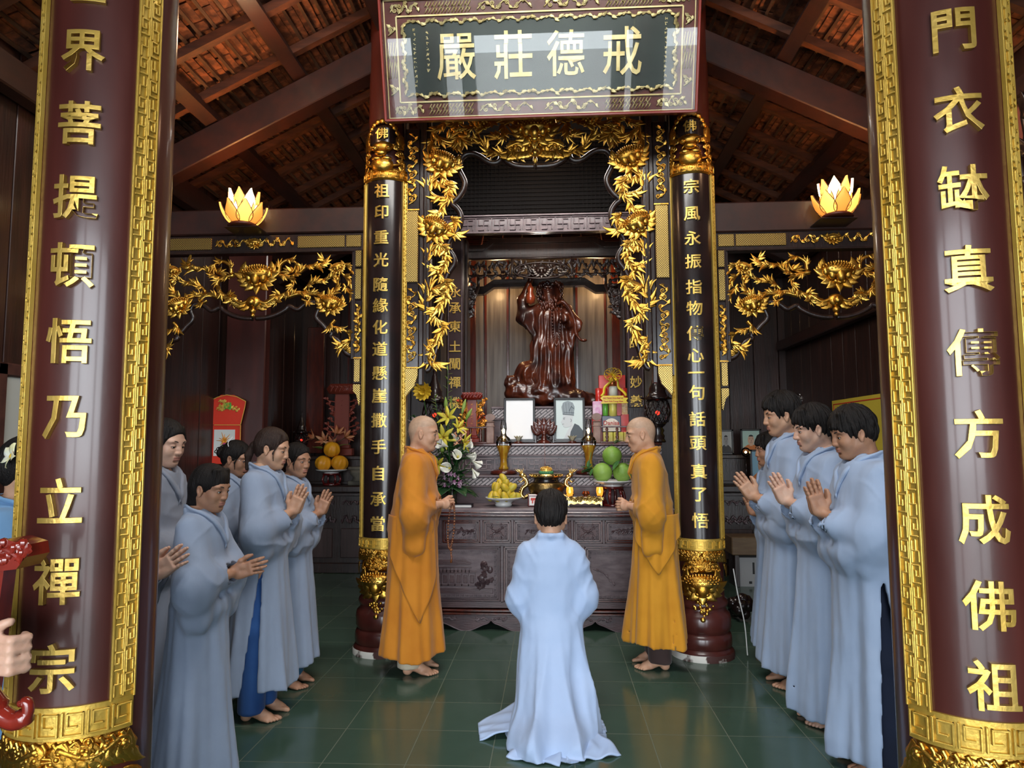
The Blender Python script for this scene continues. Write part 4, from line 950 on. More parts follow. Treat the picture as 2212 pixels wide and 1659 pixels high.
# ------------------------------------------------------------------ side altars and side walls
def side_altar(name, label, x0, x1, Y, seed):
    t = thing(name, label, 'altar', ((x0+x1)/2, Y, 0)); w = (x1-x0)/2
    b = MB(); b.box((-w, 0, .0), (w, .05, .12), .008); b.box((-w, .02, .1), (w, .6, .94)); b.build('body', DARK, t)
    b = MB(); b.box((-w-.03, -.03, .94), (w+.03, .62, 1.02), .012); b.box((-w-.02, -.015, .90), (w+.02, .02, .935), .005); b.build('tabletop', DARK, t)
    b = MB(); b.box((-w-.02, .28, 1.02), (w+.02, .64, 1.34)); b.box((-w-.04, .25, 1.32), (w+.04, .66, 1.37), .008); b.box((-w-.02, .265, 1.02), (w+.02, .30, 1.06), .005); b.build('raised_shelf', DARK, t)
    for sx in (-1, 1):
        b = MB(); xa, xb = sorted((sx*.05, sx*(w-.06))); b.box((xa, .0, .18), (xb, .02, .52), .006); b.build('door', mat('side_door_wood', (.06, .035, .033), .4, 0, (.035, .02, .018), 5, (5, 5, .4)), t)
        b = MB()
        for k in range(5): x = xa+.05+k*(xb-xa-.1)/4; vine(b, [(x-.04, .58), (x, .66), (x+.04, .60)], .007, .005, -.002, 6, (.045, .016), seed=seed+k, curl_end=.014)
        b.build('carved_relief', ALT, t, True); b = MB()
        for k in range(5): x = xa+.05+k*(xb-xa-.1)/4; vine(b, [(x-.03, .80), (x, .84), (x+.04, .81)], .006, .004, -.002, 5, (.035, .012), seed=seed+k, curl_end=.010)
        b.build('carved_relief', ALT, t, True)
    return t
side_altar('side_altar', 'dark side altar with carved doors, at the back of the left bay', -3.15, -1.95, 8.2, 3)
side_altar('side_altar', 'dark side altar behind the standing men, at the back of the right bay', 1.78, 2.88, 8.2, 8)
# ================================================================== FIGURES: distance fields and surface nets
def smin(a, b, k):
    if k <= 0: return np.minimum(a, b)
    h = np.maximum(k-np.abs(a-b), 0)/k; return np.minimum(a, b)-h*h*k*.25
class SDF:
    def __init__(s, lo, hi, res):
        s.lo = np.array(lo, np.float32); s.res = res; n = np.ceil((np.array(hi)-s.lo)/res).astype(int)+1; s.n = n
        s.ax = [(s.lo[i]+np.arange(n[i])*res).astype(np.float32) for i in range(3)]
        s.d = np.full(tuple(n), .5, np.float32)
    def win(s, lo, hi, pad):
        sl = []
        for i in range(3):
            a = int(max(0, math.floor((lo[i]-pad-s.lo[i])/s.res))); b = int(min(s.n[i], math.ceil((hi[i]+pad-s.lo[i])/s.res)+1)); sl.append(slice(a, max(a, b)))
        g = [s.ax[0][sl[0]][:, None, None], s.ax[1][sl[1]][None, :, None], s.ax[2][sl[2]][None, None, :]]
        return tuple(sl), g
    def put(s, sl, v, k, op):
        if 0 in v.shape: return
        a = s.d[sl]
        if op == '+': s.d[sl] = smin(a, v, k)
        elif op == '-': s.d[sl] = -smin(-a, v, k)
        else: s.d[sl] = np.maximum(a, v)
    def ell(s, c, r, k=.01, op='+', R=None):
        m_ = max(r); lo = [c[i]-(m_ if R is not None else r[i]) for i in range(3)]; hi = [c[i]+(m_ if R is not None else r[i]) for i in range(3)]
        sl, (x, y, z) = s.win(lo, hi, k+.012); x, y, z = x-c[0], y-c[1], z-c[2]
        if R is not None: x, y, z = (R[0][0]*x+R[0][1]*y+R[0][2]*z, R[1][0]*x+R[1][1]*y+R[1][2]*z, R[2][0]*x+R[2][1]*y+R[2][2]*z)
        q = np.sqrt((x/r[0])**2+(y/r[1])**2+(z/r[2])**2); g = np.sqrt((x/r[0]**2)**2+(y/r[1]**2)**2+(z/r[2]**2)**2)
        s.put(sl, (q*(q-1)/np.maximum(g, 1e-5)).astype(np.float32), k, op)
    def cap(s, a, b, r1, r2=None, k=.01, op='+', sc=None):
        r2 = r1 if r2 is None else r2; m_ = max(r1, r2); lo = [min(a[i], b[i])-m_ for i in range(3)]; hi = [max(a[i], b[i])+m_ for i in range(3)]
        sl, (x, y, z) = s.win(lo, hi, k+.012); ab = [b[i]-a[i] for i in range(3)]; L2 = sum(q*q for q in ab)+1e-12
        t = np.clip(((x-a[0])*ab[0]+(y-a[1])*ab[1]+(z-a[2])*ab[2])/L2, 0, 1)
        d = np.sqrt((x-a[0]-t*ab[0])**2+(y-a[1]-t*ab[1])**2+(z-a[2]-t*ab[2])**2)-(r1+(r2-r1)*t)
        s.put(sl, d.astype(np.float32), k, op)
    def chain(s, pts, rs, k=.01, op='+'):
        for i in range(len(pts)-1): s.cap(pts[i], pts[i+1], rs[i], rs[i+1], k, op)
    def box(s, c, h, rd=.01, k=.01, op='+'):
        sl, (x, y, z) = s.win([c[i]-h[i] for i in range(3)], [c[i]+h[i] for i in range(3)], k+.012)
        qx, qy, qz = np.abs(x-c[0])-h[0]+rd, np.abs(y-c[1])-h[1]+rd, np.abs(z-c[2])-h[2]+rd
        d = np.sqrt(np.maximum(qx, 0)**2+np.maximum(qy, 0)**2+np.maximum(qz, 0)**2)+np.minimum(np.maximum(np.maximum(qx, qy), qz), 0)-rd
        s.put(sl, d.astype(np.float32), k, op)
    def fn(s, f, lo, hi, k=.01, op='+', pad=.012):
        sl, g = s.win(lo, hi, pad); v = f(*g); s.put(sl, np.broadcast_to(v, s.d[sl].shape).astype(np.float32), k, op)
    def mesh(s, relax=1):
        d = s.d; S = d < 0; n = s.n
        c = np.zeros(tuple(n-1), np.int8)
        for i in (0, 1):
            for j in (0, 1):
                for k in (0, 1): c += S[i:n[0]-1+i, j:n[1]-1+j, k:n[2]-1+k]
        act = (c > 0) & (c < 8); I, J, K = np.nonzero(act); N = len(I); idx = np.full(act.shape, -1, np.int32); idx[I, J, K] = np.arange(N)
        P = np.zeros((N, 3)); cnt = np.zeros(N)
        for ax in range(3):
            o = [q for q in range(3) if q != ax]
            for u in (0, 1):
                for v in (0, 1):
                    a = [I.copy(), J.copy(), K.copy()]; a[o[0]] = a[o[0]]+u; a[o[1]] = a[o[1]]+v; b = [q.copy() for q in a]; b[ax] = b[ax]+1
                    va, vb = d[a[0], a[1], a[2]], d[b[0], b[1], b[2]]; m_ = (va < 0) != (vb < 0); t = np.where(m_, va/np.where(va == vb, 1, va-vb), 0)
                    q = np.stack(a, 1).astype(float); q[:, ax] += t; P += q*m_[:, None]; cnt += m_
        P = P/np.maximum(cnt, 1)[:, None]*s.res+s.lo
        F_ = []
        for ax in range(3):
            o = [(ax+1) % 3, (ax+2) % 3]; sa = [slice(None)]*3; sb = [slice(None)]*3; sa[ax] = slice(0, n[ax]-1); sb[ax] = slice(1, n[ax])
            A, B = S[tuple(sa)], S[tuple(sb)]; E = np.argwhere(A != B)
            if not len(E): continue
            ok = (E[:, o[0]] > 0) & (E[:, o[1]] > 0) & (E[:, o[0]] < n[o[0]]-1) & (E[:, o[1]] < n[o[1]]-1); E = E[ok]; ins = A[E[:, 0], E[:, 1], E[:, 2]]
            q = []
            for (u, v) in ((-1, -1), (0, -1), (0, 0), (-1, 0)):
                e = E.copy(); e[:, o[0]] += u; e[:, o[1]] += v; q.append(idx[e[:, 0], e[:, 1], e[:, 2]])
            q = np.stack(q, 1); q[~ins] = q[~ins][:, ::-1]; F_.append(q)
        F_ = np.concatenate(F_); F_ = F_[(F_ >= 0).all(1)]
        for _ in range(relax): P = smooth_pts(P, F_, .5)
        return P, F_
def smooth_pts(P, F_, a=.5):
    S = np.zeros_like(P); c = np.zeros(len(P))
    for i in range(F_.shape[1]):
        j = (i+1) % F_.shape[1]
        for k in range(3):
            S[:, k] += np.bincount(F_[:, i], P[F_[:, j], k], len(P))+np.bincount(F_[:, j], P[F_[:, i], k], len(P))
        c += np.bincount(F_[:, i], minlength=len(P))+np.bincount(F_[:, j], minlength=len(P))
    return P+(S/np.maximum(c, 1)[:, None]-P)*a
def vnormals(P, F_):
    n = np.cross(P[F_[:, 2]]-P[F_[:, 0]], P[F_[:, 3]]-P[F_[:, 1]]); N = np.zeros_like(P)
    for i in range(4):
        for k in range(3): N[:, k] += np.bincount(F_[:, i], n[:, k], len(P))
    return N/np.maximum(np.linalg.norm(N, axis=1), 1e-9)[:, None]
def vnoise(P, sc, seed=0):
    "value noise in -1..1"
    Q = P*np.array(sc)+seed*17.31; I = np.floor(Q).astype(np.int64); f = Q-I; f = f*f*(3-2*f); out = 0
    for i in (0, 1):
        for j in (0, 1):
            for k in (0, 1):
                h = (I[:, 0]+i)*374761393+(I[:, 1]+j)*668265263+(I[:, 2]+k)*2147483647+seed*144665; h = (h ^ (h >> 13))*1274126177; h = (h ^ (h >> 16)) & 0xffff
                w = (f[:, 0] if i else 1-f[:, 0])*(f[:, 1] if j else 1-f[:, 1])*(f[:, 2] if k else 1-f[:, 2]); out = out+w*(h/32767.5-1)
    return out
def rotm(ax, deg):
    return np.array(Matrix.Rotation(math.radians(deg), 3, ax))
def ss(x, a, b):
    t = np.clip((x-a)/(b-a), 0, 1); return t*t*(3-2*t)

SKIN = mat('skin', (0.58, 0.34, 0.22), .48, 0, (0.50, 0.27, 0.17), 18, bump=.06, bscale=120, sss=.12)
SKIN2 = mat('tanned_skin', (0.46, 0.245, 0.15), .48, 0, (0.38, 0.19, 0.115), 18, bump=.06, bscale=120, sss=.12)
SKIN3 = mat('fair_skin', (0.66, 0.42, 0.31), .45, 0, (0.60, 0.35, 0.25), 18, bump=.06, bscale=120, sss=.12)
LIP = mat('lips', (0.46, 0.205, 0.155), .45)
SCALP = mat('shaved_scalp', (0.50, 0.33, 0.225), .48, 0, (0.43, 0.28, 0.19), 60, bump=.1, bscale=300)
HAIR = mat('black_hair', (0.007, 0.006, 0.006), .48, 0, (0.014, 0.011, 0.010), 30, (6, 6, 1), .5, 70, (5, 5, .7), spec=.25)
HAIRB = mat('brown_black_hair', (0.020, 0.012, 0.010), .38, 0, (0.045, 0.026, 0.020), 30, (6, 6, 1), .5, 70, (5, 5, .7), spec=.25)
EYEW = mat('eye_white', (.75, .72, .68), .2); EYED = mat('iris', (.012, .008, .006), .1); LASH = mat('lash', (.012, .009, .008), .5); BROW = mat('eyebrow', (.045, .030, .024), .8)
def cloth(name, c, c2, bump=.25): return mat(name, c, .78, 0, c2, 5, bump=bump, bscale=14, sheen=.15, bstretch=(1, 1, .45), spec=.25)
BLUE = cloth('pale_blue_robe', (.37, .47, .65), (.33, .43, .61)); BLUE2 = cloth('grey_blue_robe', (.31, .38, .51), (.28, .345, .47)); GREYB = cloth('grey_robe', (.29, .32, .39), (.25, .28, .35))
BLUEK = cloth('light_blue_robe', (.39, .50, .71), (.36, .47, .68), .2)
ORANGE = cloth('orange_robe', (.62, .235, .022), (.54, .19, .016)); OCHRE = cloth('ochre_robe', (.64, .29, .022), (.56, .24, .016))
NAVY = cloth('navy_trousers', (.008, .014, .035), (.006, .01, .025)); TEAL = cloth('teal_trousers', (.03, .13, .24), (.02, .10, .20)); ROYAL = cloth('royal_blue_trousers', (.03, .10, .30), (.02, .07, .24)); BROWNT = cloth('brown_trousers', (.06, .04, .035), (.05, .03, .028)); CREAM = cloth('cream_trousers', (.60, .53, .40), (.55, .48, .36))

def make_head(P):
    "face looks along +x, eyes at z=0; returns verts, quads, per-face material (0 skin, 1 lips, 2 scalp)"
    w = P.get('w', 1.0); nz = P.get('nose', 1.0); jw = P.get('jaw', 1.0); nk = P.get('neck', .052); old = P.get('cheek', 1.0); lid = P.get('lid', .0)
    s = SDF((-.13, -.105, -.25), (.125, .105, .135), .0026)
    s.ell((-.014, 0, .034), (.094, .074*w, .080), .0); s.ell((-.05, 0, -.0), (.055, .062*w, .065), .03)
    s.ell((.026, 0, -.028), (.056, .058*w, .080), .03)
    for y in (-1, 1):
        s.cap((-.008, y*.050*w*jw, -.052), (.050, y*.018*jw, -.094), .021, .016, .03); s.ell((.050, y*.036*w, -.030), (.026*old, .024*old, .030*old), .02)
        s.ell((.060, y*.030, .022), (.020, .026, .009), .02)
    s.ell((.062, 0, -.093), (.020, .021*jw, .015), .022); s.ell((.060, 0, -.064), (.026, .028, .026), .02)
    for y in (-1, 1): s.ell((.088, y*.032, .003), (.017, .019, .012), .016, '-')
    s.ell((.079, 0, .012), (.008, .011, .012), .014)
    s.chain([(.075, 0, .006), (.085+.002*nz, 0, -.013), (.0905+.005*nz, 0, -.029)], [.0065, .0074, .0082+.0008*nz], .014)
    s.ell((.088+.0015*nz, 0, -.034), (.011, .011, .0075), .01)
    for y in (-1, 1): s.ell((.084, y*.0125, -.0345), (.010, .0075, .0072), .007); s.ell((.090, y*.006, -.0425), (.005, .0035, .0025), .003, '-')
    s.ell((.0835, 0, -.0565), (.0072, .021, .0052), .007); s.ell((.0822, 0, -.0668), (.0078, .018, .0055), .007)
    s.box((.0965, 0, -.0618), (.010, .023, .0008), .0007, .003, '-')
    s.ell((.082, 0, -.0785), (.006, .016, .004), .008, '-')
    for y in (-1, 1):   # eyelids over the eyeball
        e = (.0655, y*.031, .0)
        s.ell(e, (.0148, .0172, .0135), .004)
        zc = .0035-.0075*lid; s.ell((e[0]+.0135, e[1], zc-.0035), (.0085, .0145, .0014+.0040*(1-lid)), .002, '-')
        c = (-.010, y*.076*w, -.010); s.ell(c, (.0165, .0085, .027), .006, R=rotm('Y', 12)); s.ell((c[0]+.002, c[1]+y*.0085, c[2]+.003), (.0105, .0065, .017), .003, '-', R=rotm('Y', 12)); s.ell((c[0]+.014, c[1]-y*.001, c[2]-.002), (.005, .005, .008), .005)
        s.ell((c[0]+.004, c[1]+y*.0015, c[2]-.025), (.009, .005, .009), .006)
    s.cap((-.030, 0, -.06), (-.038, 0, -.195), nk, nk*1.03, .03); s.cap((.012, 0, -.085), (-.012, 0, -.20), .026, .030, .03)
    V, F_ = s.mesh(1)
    c = V[F_].mean(1); m_ = np.zeros(len(F_), int)
    m_[(c[:, 0] > .074) & (np.abs(c[:, 1]) < .0215) & (c[:, 2] > -.0745) & (c[:, 2] < -.0515) & (c[:, 0] > .0822-np.abs(c[:, 1])*.5)] = 1
    if P.get('hair') == 'bald': hl = np.where(c[:, 0] > .0, .058-.35*(.06-c[:, 0]), np.where(c[:, 0] > -.035, .037, .037-(-.035-c[:, 0])*3.2)); m_[(c[:, 2] > np.maximum(hl, -.07))] = 2
    return V, F_, m_
def make_hair(P):
    kind = P['hair']; w = P.get('w', 1.0); s = SDF((-.20, -.13, -.20), (.14, .13, .16), .003); sd = P.get('seed', 1)
    if kind in ('boy', 'boy_fringe', 'boy_tall', 'crop'):
        t = {'boy': .011, 'boy_fringe': .014, 'boy_tall': .018, 'crop': .006}[kind]
        s.ell((-.018, 0, .034+t*.6), (.096+t, .078*w+t*.5, .083+t), 0); s.ell((-.055, 0, -.005), (.056+t*.6, .068*w+t*.3, .068), .02)
        s.ell((.095, 0, -.050), (.072, .12, {'boy_fringe': .094, 'boy_tall': .108}.get(kind, .100)), .012, '-'); s.ell((.02, 0, -.110), (.09, .12, .092), .01, '-')
        s.ell((-.07, 0, -.15), (.10, .12, .082), .01, '-')
        if kind != 'crop':
            rr = random.Random(sd)
            for k in range(16 if kind == 'boy_fringe' else 12):
                y = -.062+.124*(k+.5)/(16 if kind == 'boy_fringe' else 12); zz = .046-rr.random()*.014-(.012 if kind == 'boy_fringe' else -.014); s.cap((.040, y*.9, .100), (.080-abs(y)*.42, y*1.08+rr.uniform(-.006, .006), zz), .015, .005, .010)
        for y in (-1, 1): s.cap((.012, y*.077*w, .03), (.010, y*.078*w, -.006), .010, .004, .01)
    else:
        s.ell((-.018, 0, .036), (.101, .083*w, .090), 0); s.ell((-.052, 0, -.0), (.062, .074*w, .078), .02)
        s.ell((.100, 0, -.050), (.070, .13, .118 if kind != 'bangs' else .090), .012, '-'); s.ell((.01, 0, -.120), (.075, .13, .094), .01, '-')
        s.ell((-.06, 0, -.165), (.10, .12, .080), .01, '-')
        if kind == 'bun': s.ell((-.120, 0, .01), (.038, .042, .038), .01)
        elif kind == 'ponytail': s.ell((-.112, 0, -.005), (.026, .026, .026), .01); s.chain([(-.12, 0, -.01), (-.135, 0, -.07), (-.125, 0, -.15)], [.022, .022, .010], .01)
        elif kind == 'bangs':
            for k in range(12):
                y = -.064+.128*(k+.5)/12; s.cap((.036, y*.9, .098), (.0755-abs(y)*.36, y*1.0, .030), .011, .0045, .010)
            s.cap((-.055, 0, .0), (-.062, 0, -.10), .066, .050, .02)
        if kind in ('loose', 'bun', 'ponytail'):
            for y in (-1, 1): s.chain([(.040, y*.045, .088), (.046, y*.0655, .035), (.034, y*.0735, -.02)]+([(.046, y*.070, -.065)] if P.get('strand', 1) else []), [.009, .0065, .004, .0026], .010)
    for y in (-1, 1): s.ell((-.010, y*.092*w, -.012), (.022, .020, .034), .006, '-')
    V, F_ = s.mesh(1); N = vnormals(V, F_); th = np.arctan2(V[:, 1], V[:, 0]+.02)
    Q = np.stack([th, V[:, 2], V[:, 0]], 1); a = {'boy': .005, 'boy_fringe': .006, 'boy_tall': .008, 'crop': .0015}.get(kind, .0012)
    V = V+N*(a*vnoise(Q, (9, 22, 10), sd)+a*.6*vnoise(Q, (26, 14, 30), sd+3))[:, None]
    return V, F_
def join(parts):
    Vs, Fs, Ms = [], [], []; n = 0
    for V, F_, m_ in parts: Vs.append(V); Fs.append(F_+n); Ms.append(m_ if not isinstance(m_, int) else np.full(len(F_), m_)); n += len(V)
    return np.concatenate(Vs), np.concatenate(Fs), np.concatenate(Ms)
_hc = {}
def hand_pray(fan=0.0, ev=(-.15, .095, -.055)):
    "left hand of a palm-to-palm pair: fingers along +x, palm at y=0, thumb side +z, wrist at the origin"
    ev = np.array(ev)/np.linalg.norm(ev)*.16; key = ('p', fan, tuple(np.round(ev, 3)))
    if key in _hc: return _hc[key]
    s = SDF((min(-.06, ev[0]-.05), -.01, min(-.08, ev[2]-.05)), (.20, max(.08, ev[1]+.05), .10), .0026)
    s.box((.048, .013, -.002), (.046, .0115, .037), .010, .0); s.ell((.03, .016, .018), (.034, .014, .022), .012); s.ell((.03, .017, -.022), (.034, .013, .018), .012)
    for i, (z, L, r, a) in enumerate(((.0285, .070, .0086, .05), (.0095, .079, .0088, .01), (-.0095, .073, .0084, -.03), (-.0275, .058, .0074, -.09))):
        a += fan*(1.5-i)*.06; b0 = (.086-.004*abs(i-1), .012, z); p = [b0]; seg = (.46, .30, .24)
        for q, sg in enumerate(seg): p.append((p[-1][0]+L*sg*math.cos(a), .0105-.001*q, p[-1][2]+L*sg*math.sin(a)))
        s.chain(p, [r*1.05, r, r*.93, r*.78], .003)
        for q in (1, 2): s.ell((p[q][0], p[q][1]+.003, p[q][2]), (r*.9, r*.8, r*.95), .003)
    s.chain([(.016, .018, .020), (.044, .017, .047), (.074, .013, .058), (.096, .011, .060)], [.013, .0115, .010, .0078], .008)
    s.chain([(.004, .018, 0), tuple(ev*.35+np.array([0, .014, 0])), tuple(ev)], [.024, .026, .032], .016)
    V, F_ = s.mesh(1); V2 = V*np.array([1, -1, 1]); W_ = join([(V, F_, 0), (V2, F_[:, ::-1], 0)]); _hc[key] = W_; return W_
def hand_clasp():
    "two hands loosely closed round each other in front of the belly: +x forward, wrists towards -x"
    if 'c' in _hc: return _hc['c']
    s = SDF((-.17, -.16, -.07), (.07, .16, .08), .0026)
    for y in (-1, 1):
        s.chain([(-.15, y*.13, -.01), (-.07, y*.075, -.004), (-.045, y*.055, 0)], [.036, .026, .023], .014)
        s.ell((-.012, y*.040, .002), (.040, .017, .034), .016, R=rotm('Z', -y*25))
        for i in range(4):
            z = .027-.018*i; r = .0085-.0005*i; x = .020+.004*(1.5-abs(i-1.5)); s.chain([(.010, y*.034, z), (x+.012, y*.016, z-.002), (x+.012+(.006 if y > 0 else 0), -y*.012, z-.003), (x-.008, -y*.026, z-.004)], [r, r, r*.95, r*.8], .004)
        s.chain([(-.02, y*.030, .026), (.006, y*.020, .043), (.026, y*.006+y*.004, .046)], [.011, .010, .0085], .006)
    _hc['c'] = s.mesh(1)+(0,); return _hc['c']
def make_foot():
    "right foot pointing +x, ankle above the origin, sole on z=0"
    if 'f' in _hc: return _hc['f']
    s = SDF((-.07, -.06, -.004), (.20, .06, .20), .003)
    s.cap((-.005, 0, .20), (-.002, 0, .07), .036, .033, 0); s.ell((-.025, 0, .026), (.030, .028, .027), .02); s.chain([(0, 0, .062), (.05, .002, .045), (.10, .004, .026)], [.032, .029, .024], .02); s.ell((.095, .002, .018), (.045, .040, .018), .015)
    for i, (y, L, r) in enumerate(((.026, .040, .0125), (.007, .040, .0095), (-.008, .034, .009), (-.021, .028, .0085), (-.033, .020, .008))):
        s.chain([(.120-.006*i, y, .016), (.120-.006*i+L*.6, y, .014), (.120-.006*i+L, y, .010)], [r, r, r*.92], .004)
    s.fn(lambda x, y, z: .0015-z+x*0+y*0, (-.1, -.1, -.01), (.25, .1, .03), 0, '&')
    V, F_ = s.mesh(1); _hc['f'] = (V, F_, 0); return _hc['f']

def skirt_fn(prof, fold, cx=lambda z: 0*z, cy=lambda z: 0*z, off=0.0):
    "elliptical stack: prof rows (z, depth half, width half)"
    Z = np.array([p[0] for p in prof]); A = np.array([p[1] for p in prof]); B = np.array([p[2] for p in prof]); o = np.argsort(Z); Z, A, B = Z[o], A[o], B[o]
    def f(x, y, z):
        a = np.interp(z, Z, A); b = np.interp(z, Z, B); x = x-cx(z); y = y-cy(z); th = np.arctan2(y/b, x/a); g = 1+fold(th, z)
        q = np.sqrt((x/(a*g))**2+(y/(b*g))**2); return (q-1)*np.minimum(a, b)*.9-off
    return f

def person(name, label, x, y, face, h, P, robe, trous, group=None, z=0.0):
    """standing robed figure. face: heading in degrees (0 = +x). P: head/hair/pose settings"""
    t = thing(name, label, 'person', (x, y, z), math.radians(face), group, h/1.65)
    rr = random.Random(P.get('seed', 1)); sd = P.get('seed', 1); skin = P.get('skin', SKIN); sw = P.get('sw', 1.0)   # sw: body width
    pose = P.get('pose', 'pray'); lean = P.get('lean', 0.0)
    # ---- head
    V, F_, m_ = make_head(P); Rm = rotm('Z', P.get('yaw', 0))@rotm('Y', P.get('pitch', 8)); piv = np.array([-.035, 0, -.12]); hc = np.array([.012+lean, 0, 1.535])
    TH = lambda q: (Rm@(np.asarray(q)-piv).T).T+piv+hc
    head = (TH(V), F_, m_)
    parts = [head]
    # ---- arms
    hs = P.get('hs', 1.0)
    if pose == 'pray':
        a = math.radians(P.get('ha', 55)); O = np.array(P.get('hp', (.27, 0, 1.165))); u = np.array([math.cos(a), 0, math.sin(a)]); w_ = np.array([-math.sin(a), 0, math.cos(a)]); E0 = np.array(P.get('el', (.045+lean, .225*sw, 1.075))); dv = (E0-O)/hs; HV, HF, _ = hand_pray(P.get('fan', .5), (dv@u, abs(dv[1]), dv@w_))
        parts.append((O+hs*(HV[:, :1]*u+HV[:, 1:2]*np.array([0, 1, 0])+HV[:, 2:]*w_), HF, 0)); cuff = O-u*.045; cy_ = .045
    else:
        O = np.array(P.get('hp', (.235, 0, 1.0))); HV, HF, _ = hand_clasp(); parts.append((O+HV*hs, HF, 0)); cuff = O+np.array([-.085, 0, 0]); cy_ = .085
    FV, FF, _ = make_foot(); st = P.get('stance', .085)
    for sg in (-1, 1):
        f = FV*np.array([1, 1, 1]); f = f*np.array([1, -sg, 1]) if sg > 0 else f*np.array([1, -sg*1.0, 1]); ff = FF if sg < 0 else FF[:, ::-1]
        f = f@rotm('Z', -sg*8).T if False else f
        parts.append((f+np.array([P.get('fx', (0, 0))[(sg+1)//2]-.02, sg*st, 0]), ff, 0))
    # hidden trunk and legs so that the body is whole
    s = SDF((-.16, -.26, .08), (.16, .26, 1.44), .012); s.ell((-.01+lean, 0, 1.25), (.095, .150, .17), 0); s.cap((-.035+lean, 0, 1.44), (-.02+lean, 0, 1.25), .05, .07, .04); s.ell((-.01, 0, .98), (.10, .14, .15), .05)
    for sg in (-1, 1): s.chain([(-.01, sg*.08, .93), (-.01, sg*st, .5), (-.025, sg*st, .12)], [.075, .052, .034], .03); s.chain([(-.01+lean, sg*.16, 1.33), (.03+lean, sg*.21*sw, 1.10), tuple(cuff+np.array([-.05, sg*(cy_+.02), -.02]))], [.034, .034, .028], .02)
    V, F_ = s.mesh(1); parts.append((V, F_, 0))
    V, F_, m_ = join(parts); mesh_obj('body', V, F_, [skin, LIP, SCALP], t, True, m_)
    # ---- eyes, brows
    lid = P.get('lid', 0.0)
    for sg in (-1, 1):
        b = MB(); e = np.array([.0655, sg*.031, 0]); b.ball(e, .0133, 14, (1, 1.1, 1)); b.cur = 1; b.ball(e+np.array([.0088, 0, -.003-.002*lid]), .0058, 10); b.v = [tuple(q) for q in TH(np.array(b.v))]; b.build('eye', [EYEW, EYED], t, True)
        b = MB(); pts = []
        for k in range(9):
            ph = math.radians(-66+132*k/8); ep = math.radians(14-30*lid)*math.cos(ph)**.5; pts.append((e[0]+.0152*math.cos(ph)*math.cos(ep), e[1]+.0178*math.sin(ph), .0148*math.sin(ep)+.0008))
        b.tube([tuple(q) for q in TH(np.array(pts))], [.0006, .0010, .0012, .0014, .0014, .0014, .0012, .0010, .0006], 5); b.build('eyelash', LASH, t, True)
        b = MB(); pts = [(.0835, sg*.011, .0185), (.0830, sg*.022, .0235), (.0785, sg*.035, .0262), (.0705, sg*.047, .0240), (.0620, sg*.0555, .0180)]; n_ = .0021 if P.get('fem') else .0028
        b.tube(bez([tuple(q) for q in TH(np.array(pts))], 4), [n_*(.5+1.0*math.sin(PI*(k+.8)/18)) for k in range(17)], 6); b.build('eyebrow', BROW, t, True)
    if P.get('hair') != 'bald':
        V, F_ = make_hair(P); hair = mesh_obj('hair', TH(V), F_, P.get('hmat', HAIR), t, True)
    # ---- robe
    big = P.get('bag', 1.0); hem = P.get('hem', .13); sl = P.get('slit', 0); monk = pose == 'clasp'
    res = P.get('res', .0095)
    s = SDF((-.34, -.40, hem-.03), (.46, .40, 1.50), res)
    ph = [rr.uniform(0, 6.28) for _ in range(6)]; FA = P.get('fold', 1.0)
    def fold(th, z):
        k = np.clip((1.02-z)/.85, 0, 1)*FA; return k*(.062*np.cos(5*th+ph[0]+1.2*z)+.050*np.cos(8*th+ph[1]-1.5*z)+.030*np.cos(13*th+ph[2]+2*z)+.014*np.cos(21*th+ph[3]))
    wd = P.get('flare', 1.0)
    prof = [(1.43, .055, .055), (1.405, .080, .085), (1.38, .098, .125*sw), (1.345, .108, .165*sw), (1.28, .118, .182*sw), (1.12, .128, .175*sw), (.98, .132, .165*sw), (.80, .142*wd, .176*sw), (.5, .168*wd, .198*sw), (.12, .205*wd, .232*sw)]
    belly = P.get('belly', 0.0)
    prof = [(z_, a_+belly*math.exp(-((z_-1.0)/.25)**2), b_+belly*.6*math.exp(-((z_-1.0)/.3)**2)) for z_, a_, b_ in prof]
    cxf = lambda z: lean*np.clip((z-.9)/.5, 0, 1)-.012
    s.fn(skirt_fn(prof, fold, cxf), (-.33, -.39, hem-.02), (.40, .39, 1.46), 0)
    hol = .87 if sl else hem+.22
    sh = (-.018+lean, .150*sw, 1.335); el = np.array(P.get('el', (.045+lean, .225*sw, 1.075 if not monk else 1.06)))
    for sg in (-1, 1):
        S_ = (sh[0], sg*sh[1], sh[2]); E_ = (el[0], sg*el[1], el[2]); C_ = (cuff[0]-.015, sg*cy_, cuff[2])
        s.chain([S_, E_], [.064, .074*big], .05); s.cap(E_, C_, .070*big, .052*big, .04)
        dz = .075*big; dr_ = P.get('drop', 0); s.chain([(E_[0]+.0, E_[1]-sg*.01, E_[2]-dz*.8), (C_[0]-.075, (C_[1]+E_[1])/2, C_[2]-dz*1.35-.02), (C_[0]-.035, C_[1]+sg*.012, C_[2]-dz*1.5)], [.058*big, .048*big, .036*big], .06)
        for fr in ((.35, .7, 1.0) if dr_ else ()): s.chain([(E_[0]-.035, E_[1]-sg*.03, E_[2]-dz-dr_*fr), (E_[0]+.02, E_[1]-sg*.03, E_[2]-dz-dr_*fr*1.1), (C_[0]-.10, (C_[1]+E_[1])/2, C_[2]-dz*1.5-dr_*fr), (C_[0]-.035-.02*fr, C_[1]+sg*.014, C_[2]-dz*1.6-dr_*fr*.8)], [.030-.008*fr, .030-.008*fr, .024-.006*fr, .016], .045)
    s.fn(skirt_fn(prof, fold, cxf, off=-.016), (-.33, -.39, hem-.02), (.40, .39, hol), 0, '-')
